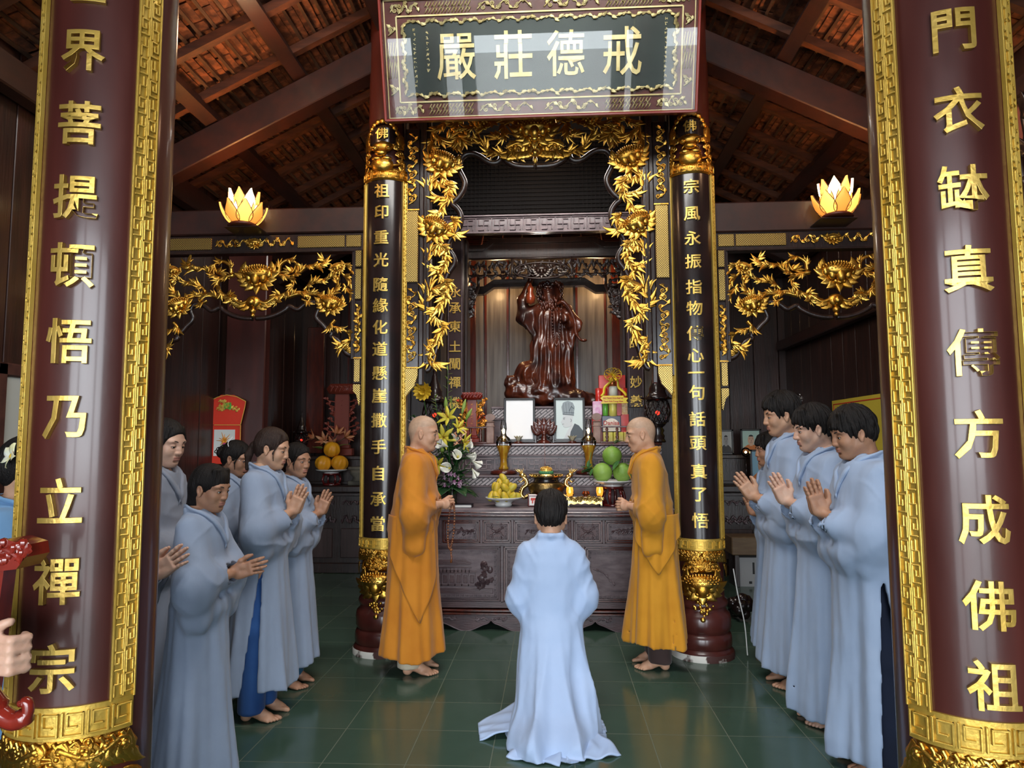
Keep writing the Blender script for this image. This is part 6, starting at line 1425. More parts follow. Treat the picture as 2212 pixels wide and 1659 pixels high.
# ---- carved wooden statue of an old master with raised arm
SW = mat('statue_wood', (.115, .024, .009), .24, 0, (.020, .006, .005), 5, (1, 1, .8), .2, 30, coat=.5, rough2=.38)
def statue():
    o0 = atY(1188, 888, 7.36); t = thing('statue', 'glossy carved wooden statue of a bearded old man raising one arm', 'statue', (o0.x, 7.36, 1.883))
    s = SDF((-.56, -.30, -.01), (.56, .30, 1.56), .0065)
    for c, r_ in (((-.34, -.02, .17), (.14, .16, .15)), ((-.22, -.02, .32), (.14, .15, .16)), ((-.12, .0, .14), (.25, .2, .13)), ((.15, -.02, .09), (.30, .2, .10)), ((.42, -.02, .07), (.12, .12, .065)), ((-.42, -.04, .26), (.06, .08, .07))): s.ell(c, r_, .05)
    s.chain([(.03, 0, .25), (.03, 0, .60), (.0, -.0, .95)], [.23, .19, .165], .08); s.ell((.02, -.03, .95), (.185, .13, .17), .05)
    s.chain([(-.10, -.02, 1.03), (-.265, -.03, .98), (-.285, -.03, 1.15), (-.21, -.04, 1.34)], [.09, .075, .05, .03], .04); s.chain([(-.25, -.03, .95), (-.16, -.05, .85)], [.08, .06], .05)
    s.chain([(.17, -.02, 1.03), (.25, -.06, .88), (.17, -.14, .93)], [.085, .07, .04], .04); s.chain([(.24, -.05, .85), (.22, -.04, .68)], [.06, .03], .05)
    s.ell((-.005, -.06, 1.22), (.086, .095, .110), .02); s.ell((.04, -.0, 1.20), (.115, .09, .13), .03); s.ell((-.02, -.12, 1.24), (.022, .03, .03), .01)
    s.chain([(.0, -.12, 1.17), (.01, -.15, 1.08)], [.06, .035], .03); s.ell((-.012, -.150, 1.235), (.014, .022, .024), .008); s.ell((-.03, -.135, 1.275), (.03, .016, .008), .006); s.ell((.02, -.135, 1.275), (.03, .016, .008), .006); s.ell((-.045, -.125, 1.225), (.022, .02, .02), .01); s.ell((.032, -.125, 1.225), (.022, .02, .02), .01); s.ell((-.035, -.142, 1.256), (.016, .012, .008), .004, '-'); s.ell((.018, -.142, 1.256), (.016, .012, .008), .004, '-')
    V, F_ = s.mesh(1); N = vnormals(V, F_); z = V[:, 2]; th = np.arctan2(V[:, 0]-.02, -V[:, 1]); k = ss(1.05-z, 0, .15)*ss(z, .2, .3)
    d = k*(.015*np.cos(th*13+3*z+.8*np.sin(z*9))+.010*np.cos(th*23-4*z))+.010*(1-k)*vnoise(V, (14, 14, 16), 3)*(ss(.35-z, 0, .1)+ss(z, 1.02, 1.1)*.6)+.016*(1-np.abs(vnoise(V, (11, 11, 3.5), 4)))**5*k+ss(.36-z, 0, .08)*(.022*vnoise(V, (9, 9, 9), 7)+.012*vnoise(V, (22, 22, 22), 8))
    V = V+N*d[:, None]; mesh_obj('figure', V, F_, SW, t, True)
    b = MB(); b.tube([(-.21, -.04, 1.32), (-.195, -.05, 1.38), (-.18, -.05, 1.42)], [.030, .028, .034], 10)
    for k in range(5): x = -.215+.02*k; b.tube([(x, -.05, 1.42), (x-.008+.004*k, -.06, 1.47), (x-.012+.006*k, -.075, 1.50)], [.011, .010, .007], 7)
    b.build('raised_hand', SW, t, True)
    b = MB(); b.lathe([(.0, -.10), (.045, -.085), (.052, -.03), (.030, .03), (.038, .07), (.02, .10), (.008, .13)], (-.195, -.12, 1.19), 16); b.build('gourd', mat('statue_gourd', (.30, .05, .015), .2, coat=.6), t, True)
    b = MB()
    for k in range(34): a = PI*k/33; b.ball((.075+.045*math.cos(a*1.0)*(1 if k < 34 else 1), -.185-.02*math.sin(a), 1.02-.38*math.sin(a)), .0115, 8)
    b.build('bead_necklace', SW, t, True)
    b = MB(); b.tube(bez([(.08, -.14, 1.08), (.15, -.17, 1.10), (.22, -.15, 1.02), (.27, -.12, .90), (.28, -.12, .78), (.33, -.12, .70)], 5), [.018]*12+[.022]*10+[.012]*4, 8); b.ball((.36, -.12, .70), .025, 8, (1.5, 1, .7)); b.build('dragon_staff', SW, t, True)
    b = MB()
    for k in range(120):
        r = random.Random(k); a = r.uniform(-1.6, 1.6); zz = r.uniform(1.05, 1.19) if abs(a) < .75 else r.uniform(1.04, 1.34); R_ = .105+.03*r.random(); b.tube([(.01+R_*math.sin(a), -.03-R_*math.cos(a), zz), (.01+(R_+.012)*math.sin(a), -.04-(R_+.01)*math.cos(a), zz-.03), (.015+R_*math.sin(a*1.05), -.045-R_*math.cos(a), zz-.065)], [.010, .011, .004], 6)
    for k in range(22): r = random.Random(k+90); a = r.uniform(-1.5, 1.5); b.ball((.02+.095*math.sin(a), -.04-.07*math.cos(a), 1.30+.03*r.random()), .022, 8)
    b.build('beard_and_curls', SW, t, True)
statue()
# ================================================================== OFFERINGS AND FURNISHINGS
def blade(b, o, d, L, W, bend=(0, 0, -1), amt=.5, cup=.2, side=None, n=8, m_=4, tip=.85):
    "leaf or petal: starts at o, heads along d, bends towards bend"
    o, d, bend = Vector(o), Vector(d).normalized(), Vector(bend)
    sd_ = d.cross(Vector((0, 0, 1))) if side is None else Vector(side)
    if sd_.length < 1e-3: sd_ = Vector((1, 0, 0))
    sd_.normalize(); pts = []; p = o.copy(); dd = d.copy()
    for j in range(n): pts.append((p.copy(), dd.copy())); dd = (dd+bend*amt/n).normalized(); p = p+dd*L/(n-1)
    vs = []; fs = []
    for j, (p, dd) in enumerate(pts):
        v = j/(n-1); w = W*.5*math.sin(PI*min(1, v**tip*.95+.04)); nn = sd_.cross(dd).normalized()
        for i in range(m_+1): q = i/m_*2-1; vs.append(p+sd_*(q*w)+nn*(cup*w*q*q))
    for j in range(n-1):
        for i in range(m_): fs.append((j*(m_+1)+i, j*(m_+1)+i+1, (j+1)*(m_+1)+i+1, (j+1)*(m_+1)+i))
    b.add(vs, fs)
def sol(o, th=.0012): md = o.modifiers.new('s', 'SOLIDIFY'); md.thickness = th; return o
LEAF = mat('leaf_green', (.03, .11, .025), .45, 0, (.06, .18, .04), 12, bump=.1); LEAFD = mat('dark_leaf', (.012, .05, .016), .4, 0, (.02, .07, .02), 12); LEAFL = mat('young_leaf', (.22, .36, .06), .45, 0, (.32, .42, .10), 10)
LILY = mat('yellow_lily', (.72, .60, .05), .5, 0, (.55, .50, .06), 12); CALLA = mat('white_calla', (.80, .80, .72), .45); ORCH = mat('purple_orchid', (.35, .03, .25), .5, 0, (.75, .6, .7), 25); STAM = mat('stamen', (.45, .16, .02), .6)
PORC = mat('white_porcelain', (.78, .80, .78), .15, coat=.5); WOODR = mat('red_lacquer_stand', (.14, .010, .010), .18, 0, (.07, .008, .008), 6, coat=.6)
def lily(par, o, d, s, m_, open_=.9):
    d = Vector(d).normalized(); a = d.cross(Vector((.3, .1, 1))).normalized(); c = d.cross(a); t = thing('lily_flower', None, None) if False else None
    b = MB()
    for k in range(6):
        th = k*PI/3; r_ = a*math.cos(th)+c*math.sin(th); blade(b, Vector(o)+r_*.004, d*(1.1-open_*.5)+r_*.7*open_, s, s*.34, bend=r_-d*.6, amt=1.1*open_, side=d.cross(r_), cup=.3)
    o_ = sol(b.build('lily_flower', m_, par, True)); b = MB()
    for k in range(5): th = k*1.256; r_ = a*math.cos(th)+c*math.sin(th); b.tube([Vector(o), Vector(o)+d*s*.45+r_*s*.12, Vector(o)+d*s*.62+r_*s*.16], .0012, 4); b.ball(Vector(o)+d*s*.63+r_*s*.16, .004, 6)
    b.build('stamens', STAM, o_, True)
def calla(par, o, d, s):
    d = Vector(d).normalized(); a = d.cross(Vector((.2, .3, 1))).normalized(); c = d.cross(a); b = MB()
    def f(u, v):
        th = 2*PI*u*.96; r_ = s*(.05+.34*v**1.6)*(1+.3*math.cos(th)*v); tp = 1+.55*max(0, math.cos(th))**2*v; return Vector(o)+d*(s*.75*v*tp)+(a*math.cos(th)+c*math.sin(th))*r_
    b.grid(f, 16, 8); q = sol(b.build('calla_flower', CALLA, par, True), .002); b = MB(); b.tube([Vector(o), Vector(o)+d*s*.55], .006, 6); b.build('spadix', LILY, q, True)
def plate(name, label, x, y, z, r_, foot=.03, grp=None, m_=None):
    t = thing(name, label, 'plate', (x, y, z)); b = MB()
    b.lathe([(r_*.45, 0), (r_*.47, foot*.4), (r_*.42, foot*.6), (r_*.6, foot), (r_*.9, foot+.016), (r_, foot+.028), (r_*.985, foot+.031), (r_*.88, foot+.022), (r_*.5, foot+.010), (0.001, foot+.008)], n=36); b.build('dish', m_ or PORC, t, True); return t

# mangoes on a footed plate
TZ = .98
px = atY(1088, 1080, 6.0).x
plate('fruit_plate', 'white footed plate holding the mangoes on the altar table', px, 5.98, TZ, .158, .045)
MG = mat('mango_skin', (.62, .42, .035), .4, 0, (.42, .42, .06), 7, bump=.05, bscale=60, contrast=(.4, .7))
proto = None; rr = random.Random(8); n = 0
for ring, (R_, z, cnt) in enumerate(((.105, .085, 9), (.055, .105, 5), (.075, .155, 6), (.030, .19, 3), (.0, .235, 1))):
    for k in range(cnt):
        a = 2*PI*k/cnt+ring*.4; x, y = px+R_*math.cos(a), 5.98+R_*math.sin(a)*.9
        if proto is None:
            proto = thing('mango', 'ripe yellow mango in the pile on the white footed plate', 'mango', (0, 0, 0), 0, 'mangoes piled on the plate'); b = MB(); b.ball((0, 0, 0), .036, 18, (.92, .82, 1.35)); b.v = [(p[0]+.010*math.sin(p[2]*30)*(1 if p[2] > 0 else .6), p[1], p[2]) for p in b.v]; b.build('fruit', MG, proto, True); b = MB(); b.tube([(.008, 0, .047), (.010, 0, .056)], .003, 6); b.build('stem', BAT, proto, True); o = proto
        else: o = copy_tree(proto)
        if ring == 4: o['label'] = 'single ripe mango crowning the pile on the footed plate'
        o.location = (x, y, TZ+z); o.rotation_euler = (rr.uniform(-.5, .5)+(.9 if ring < 1 else .3)*math.sin(-a), (.9 if ring < 1 else .3)*math.cos(a)+rr.uniform(-.3, .3), a)
b = MB(); blade(b, (px-.02, 5.83, TZ+.085), (-.7, -.2, .25), .07, .03); tag(sol(b.build('mango_leaf', LEAF, None, True)), 'green leaf lying against the mangoes on the plate', 'leaf', kind='thing')
# black notebook
t = thing('notebook', 'black-covered notebook lying flat on the altar table beside the left monk', 'book', (atY(998, 1095, 5.88).x, 5.88, TZ)); b = MB(); b.box((-.09, -.06, .003), (.086, .06, .022)); b.build('pages', mat('paper', (.78, .77, .74), .8), t); b = MB(); b.box((-.094, -.064, 0), (.09, .064, .003)); b.box((-.094, -.064, .022), (.09, .064, .026)); b.box((.086, -.064, 0), (.090, .064, .026)); b.build('cover', mat('book_cover', (.02, .012, .02), .4), t)
# bronze incense burner
bx = atY(1180, 1040, 6.02).x; BRZ = mat('aged_bronze', (.26, .17, .06), .34, .9, (.10, .065, .025), 14, bump=.6, bscale=30); GLDB = mat('polished_brass', (.85, .62, .26), .25, 1.0, (.6, .4, .12), 18, bump=.2)
t = thing('incense_burner', 'bronze incense burner bowl with two gold dragon handles, behind the kneeling man’s head', 'incense burner', (bx, 6.02, TZ))
b = MB(); b.lathe([(.075, 0), (.085, .01), (.078, .03), (.082, .05), (.07, .065)], n=28); b.build('carved_stand', WOODR, t, True)
b = MB(); b.box((-.155, -.13, .0), (-.055, -.09, .105), .008); o = b.build('label_block', WOODR, t); b = MB(); b.box((-.14, -.134, .015), (-.07, -.13, .085)); b.build('card', mat('white_card', (.85, .83, .8), .5), o); b = MB(); b.box((-.13, -.137, .055), (-.08, -.134, .075)); b.box((-.12, -.137, .03), (-.11, -.134, .055)); b.box((-.10, -.137, .025), (-.088, -.134, .05)); b.build('red_mark', mat('red_print', (.6, .05, .03), .5), o)
b = MB(); b.lathe([(.04, .06), (.08, .075), (.135, .105), (.155, .14), (.158, .17), (.14, .195), (.125, .20)], n=40); b.build('bowl', BRZ, t, True)
b = MB(); b.lathe([(.118, .195), (.108, .215), (.108, .235), (.128, .245)], n=40); b.build('neck', BLACK, t, True)
b = MB(); b.lathe([(.125, .243), (.142, .248), (.142, .27), (.130, .272), (.05, .268), (.0, .268)], n=40)
for k in range(30): a = k*2*PI/30; b.ball((.143*math.cos(a), .143*math.sin(a), .259), .006, 6)
b.build('rim', GLDB, t, True)
b = MB()
for k in range(18): a = k*PI/9; b.ball((.052*math.cos(a), .052*math.sin(a), .28), .013, 8, (1, 1, 1.2))
b.build('green_ring', mat('jade_green', (.05, .22, .09), .4), t, True)
b = MB(); b.ball((0, 0, .292), .052, 18, (1, 1, .62))
for k in range(60): r = random.Random(k); a = r.uniform(0, 6.28); q = r.uniform(.1, 1.3); p = Vector((.052*math.cos(a)*math.sin(q), .052*math.sin(a)*math.sin(q), .292+.032*math.cos(q))); b.tube([p, p*1.0+Vector((.006*math.cos(a*3), .006*math.sin(a*3), .012))], [.006, .002], 5)
b.build('ornate_dome', mat('orange_gold', (.80, .42, .06), .35, .4, (.9, .6, .15), 30), t, True)
for sg in (-1, 1):
    b = MB(); P = bez([(sg*.135, -.0, .10), (sg*.185, -.02, .07), (sg*.215, -.02, .10), (sg*.20, -.02, .15), (sg*.165, -.02, .18), (sg*.17, -.02, .22), (sg*.205, -.02, .25)], 6); b.tube(P, [.012+.006*math.sin(PI*i/(len(P)-1)) for i in range(len(P))], 9)
    for i in range(2, len(P)-2, 2): q = P[i]; b.ball(q+Vector((sg*.015, -.004, .004)), .008, 6)
    b.ball((sg*.205, -.02, .262), .022, 12, (1.3, 1, .9)); b.ball((sg*.182, -.03, .252), .012, 8, (1.6, 1, .8))
    for k in range(5): b.tube([(sg*.21, -.02, .27), (sg*(.20+.012*k), -.02, .295+.006*(k % 2)), (sg*(.195+.02*k), -.02, .315)], [.006, .005, .002], 5)
    b.tube([(sg*.19, -.03, .22), (sg*.22, -.04, .20), (sg*.24, -.03, .215)], [.008, .006, .004], 6); b.build('dragon_handle', GLDB, t, True)
b = MB(); b.tube([(-.01, 0, .30), (-.012, 0, .62)], .0013, 5); b.tube([(-.012, 0, .62), (-.012, 0, .70)], .0016, 5); tag(b.build('incense_stick', mat('incense', (.35, .12, .08), .8), None, False, (bx, 6.02, TZ)), 'thin incense stick standing upright in the bronze burner', 'incense', kind='thing')
# pomelos
px = atY(1323, 1045, 5.98).x; st_z = TZ+.165
t = thing('lacquer_stand', 'dark red lacquer drum stand carrying the pomelo plate', 'stand', (px, 5.98, TZ)); b = MB(); b.lathe([(.085, 0), (.09, .012), (.078, .02)], n=28); b.build('base_ring', WOODR, t, True); b = MB(); b.lathe([(.08, .145), (.095, .15), (.095, .165), (.0, .165)], n=28); b.build('top', WOODR, t, True)
for k in range(6): a = k*PI/3+.2; b = MB(); b.tube([(.075*math.cos(a), .075*math.sin(a), .015), (.105*math.cos(a), .105*math.sin(a), .07), (.095*math.cos(a), .095*math.sin(a), .11), (.08*math.cos(a), .08*math.sin(a), .15)], [.011, .013, .012, .011], 8); b.build('leg', WOODR, t, True)
plate('fruit_plate', 'wide white plate holding three green pomelos on the altar', px, 5.98, st_z, .17, .02)
PM = mat('pomelo_skin', (.17, .33, .045), .42, 0, (.26, .42, .08), 5, bump=.2, bscale=160)
pr_ = None
for k, (dx, dz, dy, lab) in enumerate(((-.085, .085, -.01, 'green pomelo at the lower left of the three on the plate'), (.085, .085, -.01, 'green pomelo at the lower right, nearest the ochre-robed monk'), (.0, .225, .0, 'green pomelo stacked on top of two others'))):
    if pr_ is None:
        pr_ = thing('pomelo', lab, 'pomelo', (0, 0, 0), 0, 'three pomelos on the plate'); b = MB(); b.lathe([(.001, -.075), (.04, -.070), (.072, -.040), (.084, 0), (.078, .038), (.052, .068), (.020, .082), (.006, .084)], n=30); b.build('fruit', PM, pr_, True); b = MB(); b.tube([(0, 0, .08), (.003, 0, .10)], .004, 6); b.build('stem', LEAFD, pr_, True); o = pr_
    else: o = copy_tree(pr_); o['label'] = lab
    o.location = (px+dx, 5.975+dy, st_z+.03+dz); o.rotation_euler = (0, 0, k)
for k, (x, y, z, d, s) in enumerate(((.02, -.03, .36, (.5, -.3, .35), .09), (.01, -.02, .37, (.7, .2, .5), .07), (.10, -.06, .20, (.9, -.2, .1), .10), (.05, -.08, .22, (-.6, -.5, -.6), .11), (-.17, -.04, .15, (-.4, -.3, -.9), .07))):
    b = MB(); blade(b, (px+x, 5.97+y, st_z+z), d, s, s*.5); tag(sol(b.build('pomelo_leaf', LEAF, None, True)), ('upper glossy leaf at the stem of the top pomelo', 'small leaf behind the stem of the top pomelo', 'glossy leaf sticking out right over the lower right pomelo', 'dark leaf hanging between the top and lower right pomelo', 'leaf drooping beside the lower left pomelo')[k], 'leaf', 'leaves on the pomelos', 'thing')
# gilt tray stand with candle cups
px = atY(1263, 1085, 5.93).x
t = thing('offering_tray', 'low black tray stand with gilt floral edge, right of the kneeling man’s head', 'tray', (px, 5.93, TZ)); b = MB(); b.box((-.15, -.06, .055), (.15, .06, .085), .004); b.build('tray_top', BLACK, t); b = MB(); b.box((-.152, -.064, .058), (.152, -.06, .082)); strip_vine(b, -.15, .15, .058, .082, -.066, True, 6, 5); b.build('gilt_edge', DIA, t)
b = MB(); b.prism([(-.14, .055), (-.14, .012), (-.12, .03), (-.09, .022), (-.06, .032), (-.03, .024), (0, .034), (.03, .024), (.06, .032), (.09, .022), (.12, .03), (.14, .012), (.14, .055)], -.06, -.052); b.build('gilt_apron', GLDB, t)
for sx in (-1, 1):
    for sy in (-1, 1): b = MB(); b.box((sx*.135-.012, sy*.045-.01, 0), (sx*.135+.012, sy*.045+.01, .055), .003); b.build('leg', BLACK, t)
AMB = mat('amber_glass', (.95, .45, .12), .05, 0, trans=.9, ior=1.3, emit=(1, .35, .05), estr=.35); FL = mat('flame', (1, .8, .4), .5, emit=(1, .65, .25), estr=12)
for sx, lab in ((-1, 'amber glass candle cup, left one on the gilt tray'), (1, 'amber glass candle cup, right one on the gilt tray')):
    t = thing('candle_cup', lab, 'candle', (px+sx*.125, 5.90, TZ+.085), 0, 'amber candle cups'); b = MB(); b.lathe([(.016, 0), (.022, .01), (.030, .045), (.026, .078), (.023, .078), (.026, .045), (.018, .012), (.001, .01)], n=20); b.build('cup', AMB, t, True); b = MB(); b.ball((0, 0, .04), .010, 10, (1, 1, 1.5)); b.build('flame', FL, t, True)
t = thing('censer', 'tiny dark bronze censer on the gilt tray between the candle cups', 'censer', (px+.01, 5.91, TZ+.085)); b = MB(); b.lathe([(.025, 0), (.015, .008), (.032, .02), (.034, .032), (.022, .040), (.028, .046), (.0, .046)], n=20); b.build('bowl', mat('dark_copper', (.22, .06, .02), .25, .7), t, True)
# oil lamps on the lower step
OIL = mat('lamp_oil', (.62, .25, .02), .06, 0, (.85, .50, .05), 8, (3, 3, .6), trans=.55, ior=1.35, contrast=(.45, .55)); CLR = glass_mat('clear_glass', (.97, .97, .95), .02, 1.45)
for pxx, lab in ((1088, 'glass oil lamp with amber oil on the altar step, left of the bronze burner'), (1272, 'glass oil lamp with amber oil on the altar step, beside the pomelos')):
    x = atY(pxx, 1000, 6.42).x; t = thing('oil_lamp', lab, 'oil lamp', (x, 6.42, 1.228), 0, 'oil lamps on the altar step')
    b = MB(); b.lathe([(.110, 0), (.125, .008), (.118, .030), (.085, .042), (.05, .048), (.0, .048)], n=32); b.build('wooden_base', ROSE, t, True)
    b = MB(); b.lathe([(.042, .048), (.048, .056), (.034, .075), (.030, .13), (.040, .19), (.066, .255), (.064, .265), (.0, .265)], n=28); b.build('oil_vessel', OIL, t, True)
    b = MB(); b.lathe([(.067, .265), (.072, .30), (.060, .33), (.030, .355), (.022, .38), (.030, .42), (.026, .47), (.018, .50)], n=28, caps=False); b.build('chimney', CLR, t, True)
    b = MB(); b.lathe([(.024, .30), (.027, .33), (.012, .345)], n=16); b.build('burner', GLDB, t, True); b = MB(); b.ball((0, 0, .395), .012, 12, (1, 1, 2.2)); b.build('flame', FL, t, True)
# portraits on easels
def portrait(label, px0, px1, Y, z0, h, drawn):
    x0, x1 = atY(px0, 900, Y).x, atY(px1, 900, Y).x; w = (x1-x0)/2; t = thing('framed_portrait', label, 'picture', ((x0+x1)/2, Y, z0)); t.rotation_euler = (math.radians(-5), 0, 0)
    b = MB()
    for a, c in (((-w, -.012, 0), (-w+.022, .012, h)), ((w-.022, -.012, 0), (w, .012, h)), ((-w, -.012, 0), (w, .012, .022)), ((-w, -.012, h-.022), (w, .012, h))): b.box(a, c, .004)
    b.build('frame', mat('black_frame', (.02, .02, .022), .3, coat=.2), t); b = MB(); b.box((-w+.02, -.002, .02), (w-.02, .008, h-.02)); b.build('print', mat('bright_blank_print', (.92, .93, .95), .4) if not drawn else mat('portrait_paper', (.62, .72, .72), .5), t)
    if drawn:
        K = mat('drawing_dark', (.08, .10, .12), .6); K2 = mat('drawing_mid', (.28, .33, .36), .6); FC = mat('drawing_face', (.60, .64, .66), .6); y = -.004; cz = h*.55
        b = MB(); E = lambda cx, cz_, a, c, n=24, t0=0, t1=2*PI: [(cx+a*math.cos(t0+(t1-t0)*k/n), cz_+c*math.sin(t0+(t1-t0)*k/n)) for k in range(n)]
        b.prism([(-.02, .025), (w-.022, .025), (w-.022, .10), (.09, .15), (.05, .17), (.0, .11)], y, 0); b.build('robe_drawing', K, t); b = MB(); b.prism([(-.055, .025), (-.02, .10), (.02, .16), (.05, .17), (.01, .09), (.0, .025)], y-.001, 0); b.build('collar_drawing', FC, t)
        b = MB(); b.prism([(-.06, .24), (-.072, .20), (-.082, .185), (-.072, .172), (-.068, .155), (-.045, .13), (.01, .14), (.03, .17), (.035, .25), (-.055, .26)], y-.001, 0); b.build('face_drawing', FC, t)
        b = MB(); b.prism([(-.062, .255), (.042, .245), (.052, .33), (.035, .37), (-.01, .39), (-.055, .375), (-.075, .33)], y-.002, 0); b.build('hat_drawing', K2, t)
        b = MB()
        for x in (-.05, -.025, .0, .025): b.bar((x, y-.003, .262), (x*1.15-.004, y-.003, .37), .003, .002)
        b.bar((-.066, y-.003, .262), (.045, y-.003, .252), .005, .002); b.bar((-.055, y-.003, .28), (.047, y-.003, .272), .003, .002); b.tube([(-.0, y-.003, .29), (.02, y-.003, .335), (.048, y-.003, .31)], .0025, 5); b.bar((-.062, y-.003, .222), (-.04, y-.003, .226), .003, .002); b.bar((-.058, y-.003, .21), (-.045, y-.003, .212), .0025, .002); b.bar((-.070, y-.003, .163), (-.052, y-.003, .165), .003, .002); b.tube([(.012, y-.003, .215), (.02, y-.003, .20), (.012, y-.003, .185)], .002, 5); b.build('pencil_lines', K, t)
    else:
        pass
    b = MB()
    for sg in (-1, 1):
        vine(b, [(sg*(w+.0), .04), (sg*(w+.02), .01), (sg*(w+.055), .02)], .007, .004, -.01, 2, (.03, .012), curl_end=sg*.012)
        b.box((sg*(w+.004)-.008, -.04, -.02), (sg*(w+.004)+.008, .03, .055), .003)
    b.box((-w, -.03, -.012), (w, .02, -.001), .003); b.build('easel_foot', BLACK, t, False)
    return t
portrait('blank white framed picture standing on the altar shelf, left of the carved lotus', 1088, 1156, 6.68, 1.53, .42, False)
portrait('framed pencil portrait of an old man in a tall hat, right of the carved lotus', 1196, 1264, 6.68, 1.53, .42, True)
# carved lotus between them, crystal lotuses
x = atY(1175, 930, 6.66).x; t = thing('carved_lotus', 'dark wooden lotus carving between the two framed portraits', 'carving', (x, 6.66, 1.512)); b = MB(); b.lathe([(.07, 0), (.06, .015), (.03, .03), (.02, .08), (.045, .11), (.0, .12)], n=20); b.build('stem_base', ROSE, t, True)
for k in range(7): a = (k-3)*.42; b = MB(); leafpts(b, (math.sin(a)*.02, .10), PI/2-a, .12+.03*math.cos(a), .045, curl=a*.5, thick=.35, lob=0); b.build('petal', ROSE, t, True)
for pxx, lab in ((1120, 'small crystal lotus on a red base before the blank framed picture'), (1236, 'small crystal lotus on a red base before the pencil portrait')):
    x = atY(pxx, 945, 6.58).x; t = thing('crystal_lotus', lab, 'ornament', (x, 6.58, 1.512), 0, 'crystal lotuses'); b = MB(); b.lathe([(.04, 0), (.045, .01), (.03, .02), (.0, .02)], n=18); b.build('wooden_base', ROSE, t, True)
    CR_ = mat('crystal', (.85, .82, .65), .08, 0, (.5, .45, .25), 30, trans=.4); b = MB()
    for k in range(10): a = k*PI/5; blade(b, (.012*math.cos(a), .012*math.sin(a), .022), (math.cos(a)*.5, math.sin(a)*.5, 1), .06, .03, bend=(math.cos(a), math.sin(a), 0), amt=.3)
    sol(b.build('petals', CR_, t, True), .002)
# tower of gifts
GX = atY(1322, 870, 6.88).x
t = thing('gift_tower', 'gift tower of red packages and biscuit tins tied with a big yellow bow', 'gift basket', (GX, 6.80, 1.512)); K = 222.0; zz = lambda y: (946-y)/K
RP = mat('red_package', (.55, .03, .02), .3, 0, (.40, .02, .015), 8, coat=.3); cards = [
 ('gift_box', -.085, .0, .055, .31, RP, 0), ('gift_box', .055, .0, .14, .31, RP, 0)]
def gbox(nm, x0, x1, y0, y1, ya, yb, m_): b = MB(); b.box(((x0-1322)/K, ya, zz(y1)), ((x1-1322)/K, yb, zz(y0)), .004); return b.build(nm, m_, t)
gbox('red_gift_box', 1294, 1352, 798, 946, .08, .16, RP)
gbox('red_gift_box', 1277, 1295, 886, 924, .0, .09, RP); gbox('red_gift_box', 1338, 1356, 884, 924, .0, .09, RP)
gbox('pink_gift_box', 1279, 1299, 856, 886, .0, .08, mat('pink_package', (.65, .25, .50), .4, 0, (.8, .6, .7), 20)); gbox('brown_gift_box', 1340, 1354, 860, 886, .0, .08, mat('patterned_package', (.55, .25, .08), .4, 0, (.7, .55, .3), 40)); gbox('red_gift_box', 1330, 1342, 858, 888, .0, .07, RP)
o = gbox('biscuit_tin', 1298, 1338, 888, 922, -.03, .08, mat('navy_tin', (.02, .025, .06), .25, coat=.3))
b = MB(); c = (-4/K, zz(913)); P = [(c[0]-.082, zz(921))]+[(c[0]+.082*math.cos(PI-k*PI/16), c[1]+.088*math.sin(k*PI/16)) for k in range(17)]+[(c[0]+.082, zz(921))]; b.prism(P[::-1], -.034, -.03); b.build('cream_label', mat('cream_label', (.78, .72, .60), .5), o)
vs, fs = glyph('Danisa', .058, .015, .003); mesh_obj('lettering', [(p[0]-.018, p[1]-.037, p[2]*1.0+zz(903)) for p in vs], fs, mat('red_lettering', (.45, .03, .02), .5), o, False)
for nm, x0, x1, y0, y1, m_ in (('green_tea_tin', 1300, 1312, 858, 888, mat('green_tin', (.12, .40, .05), .3, coat=.3)), ('yellow_jar', 1313, 1331, 858, 889, mat('yellow_jar', (.55, .50, .08), .3, 0, (.62, .56, .15), 9, coat=.3)), ('white_bottle', 1314, 1333, 824, 845, mat('silver_white_label', (.55, .56, .48), .4))):
    b = MB(); r_ = (x1-x0)/2/K; b.lathe([(r_*.9, zz(y1)), (r_, zz(y1)+.004), (r_, zz(y0)-.01), (r_*.8, zz(y0)), (.001, zz(y0))], (((x0+x1)/2-1322)/K, .0, 0), 20); b.build(nm, m_, t, True)
b = MB(); b.lathe([(.04, zz(826)), (.035, zz(815)), (.03, zz(805)), (.001, zz(803))], (.0, .02, 0), 16); b.build('bottle_cap', mat('copper_cap', (.45, .14, .04), .25, .6), t, True)
for x0, x1 in ((1285, 1300), (1301, 1309), (1342, 1353)): b = MB(); b.lathe([(.03, zz(860)), (.032, zz(856)), (.032, zz(828)), (.001, zz(826))], (((x0+x1)/2-1322)/K, .04, 0), 14); b.build('red_canister', RP, t, True)
YR = mat('yellow_ribbon', (.80, .62, .03), .35, 0, (.72, .50, .02), 10, coat=.2)
b = MB(); b.prism([(-.125, zz(850)), (-.10, zz(846)), (-.10, zz(845)), (.10, zz(845)), (.10, zz(849)), (.145, zz(850)), (.125, zz(856)), (.145, zz(861)), (-.125, zz(862)), (-.10, zz(856))], -.055, -.05); rb = b.build('banner_ribbon', YR, t)
for s_, sz, z_ in (('BAO TRANG CHUA PHAP VO', .0215, zz(850.5)), ('Thanh Kinh Tuong Niem', .018, zz(857.5))):
    vs, fs = glyph(s_, sz, .02, .002); w = max(p[0] for p in vs)-min(p[0] for p in vs); k_ = .19/w; mesh_obj('lettering', [(p[0]*k_, p[1]-.057, p[2]*1.15+z_) for p in vs], fs, mat('red_lettering', (.45, .03, .02), .5), rb, False)
b = MB()
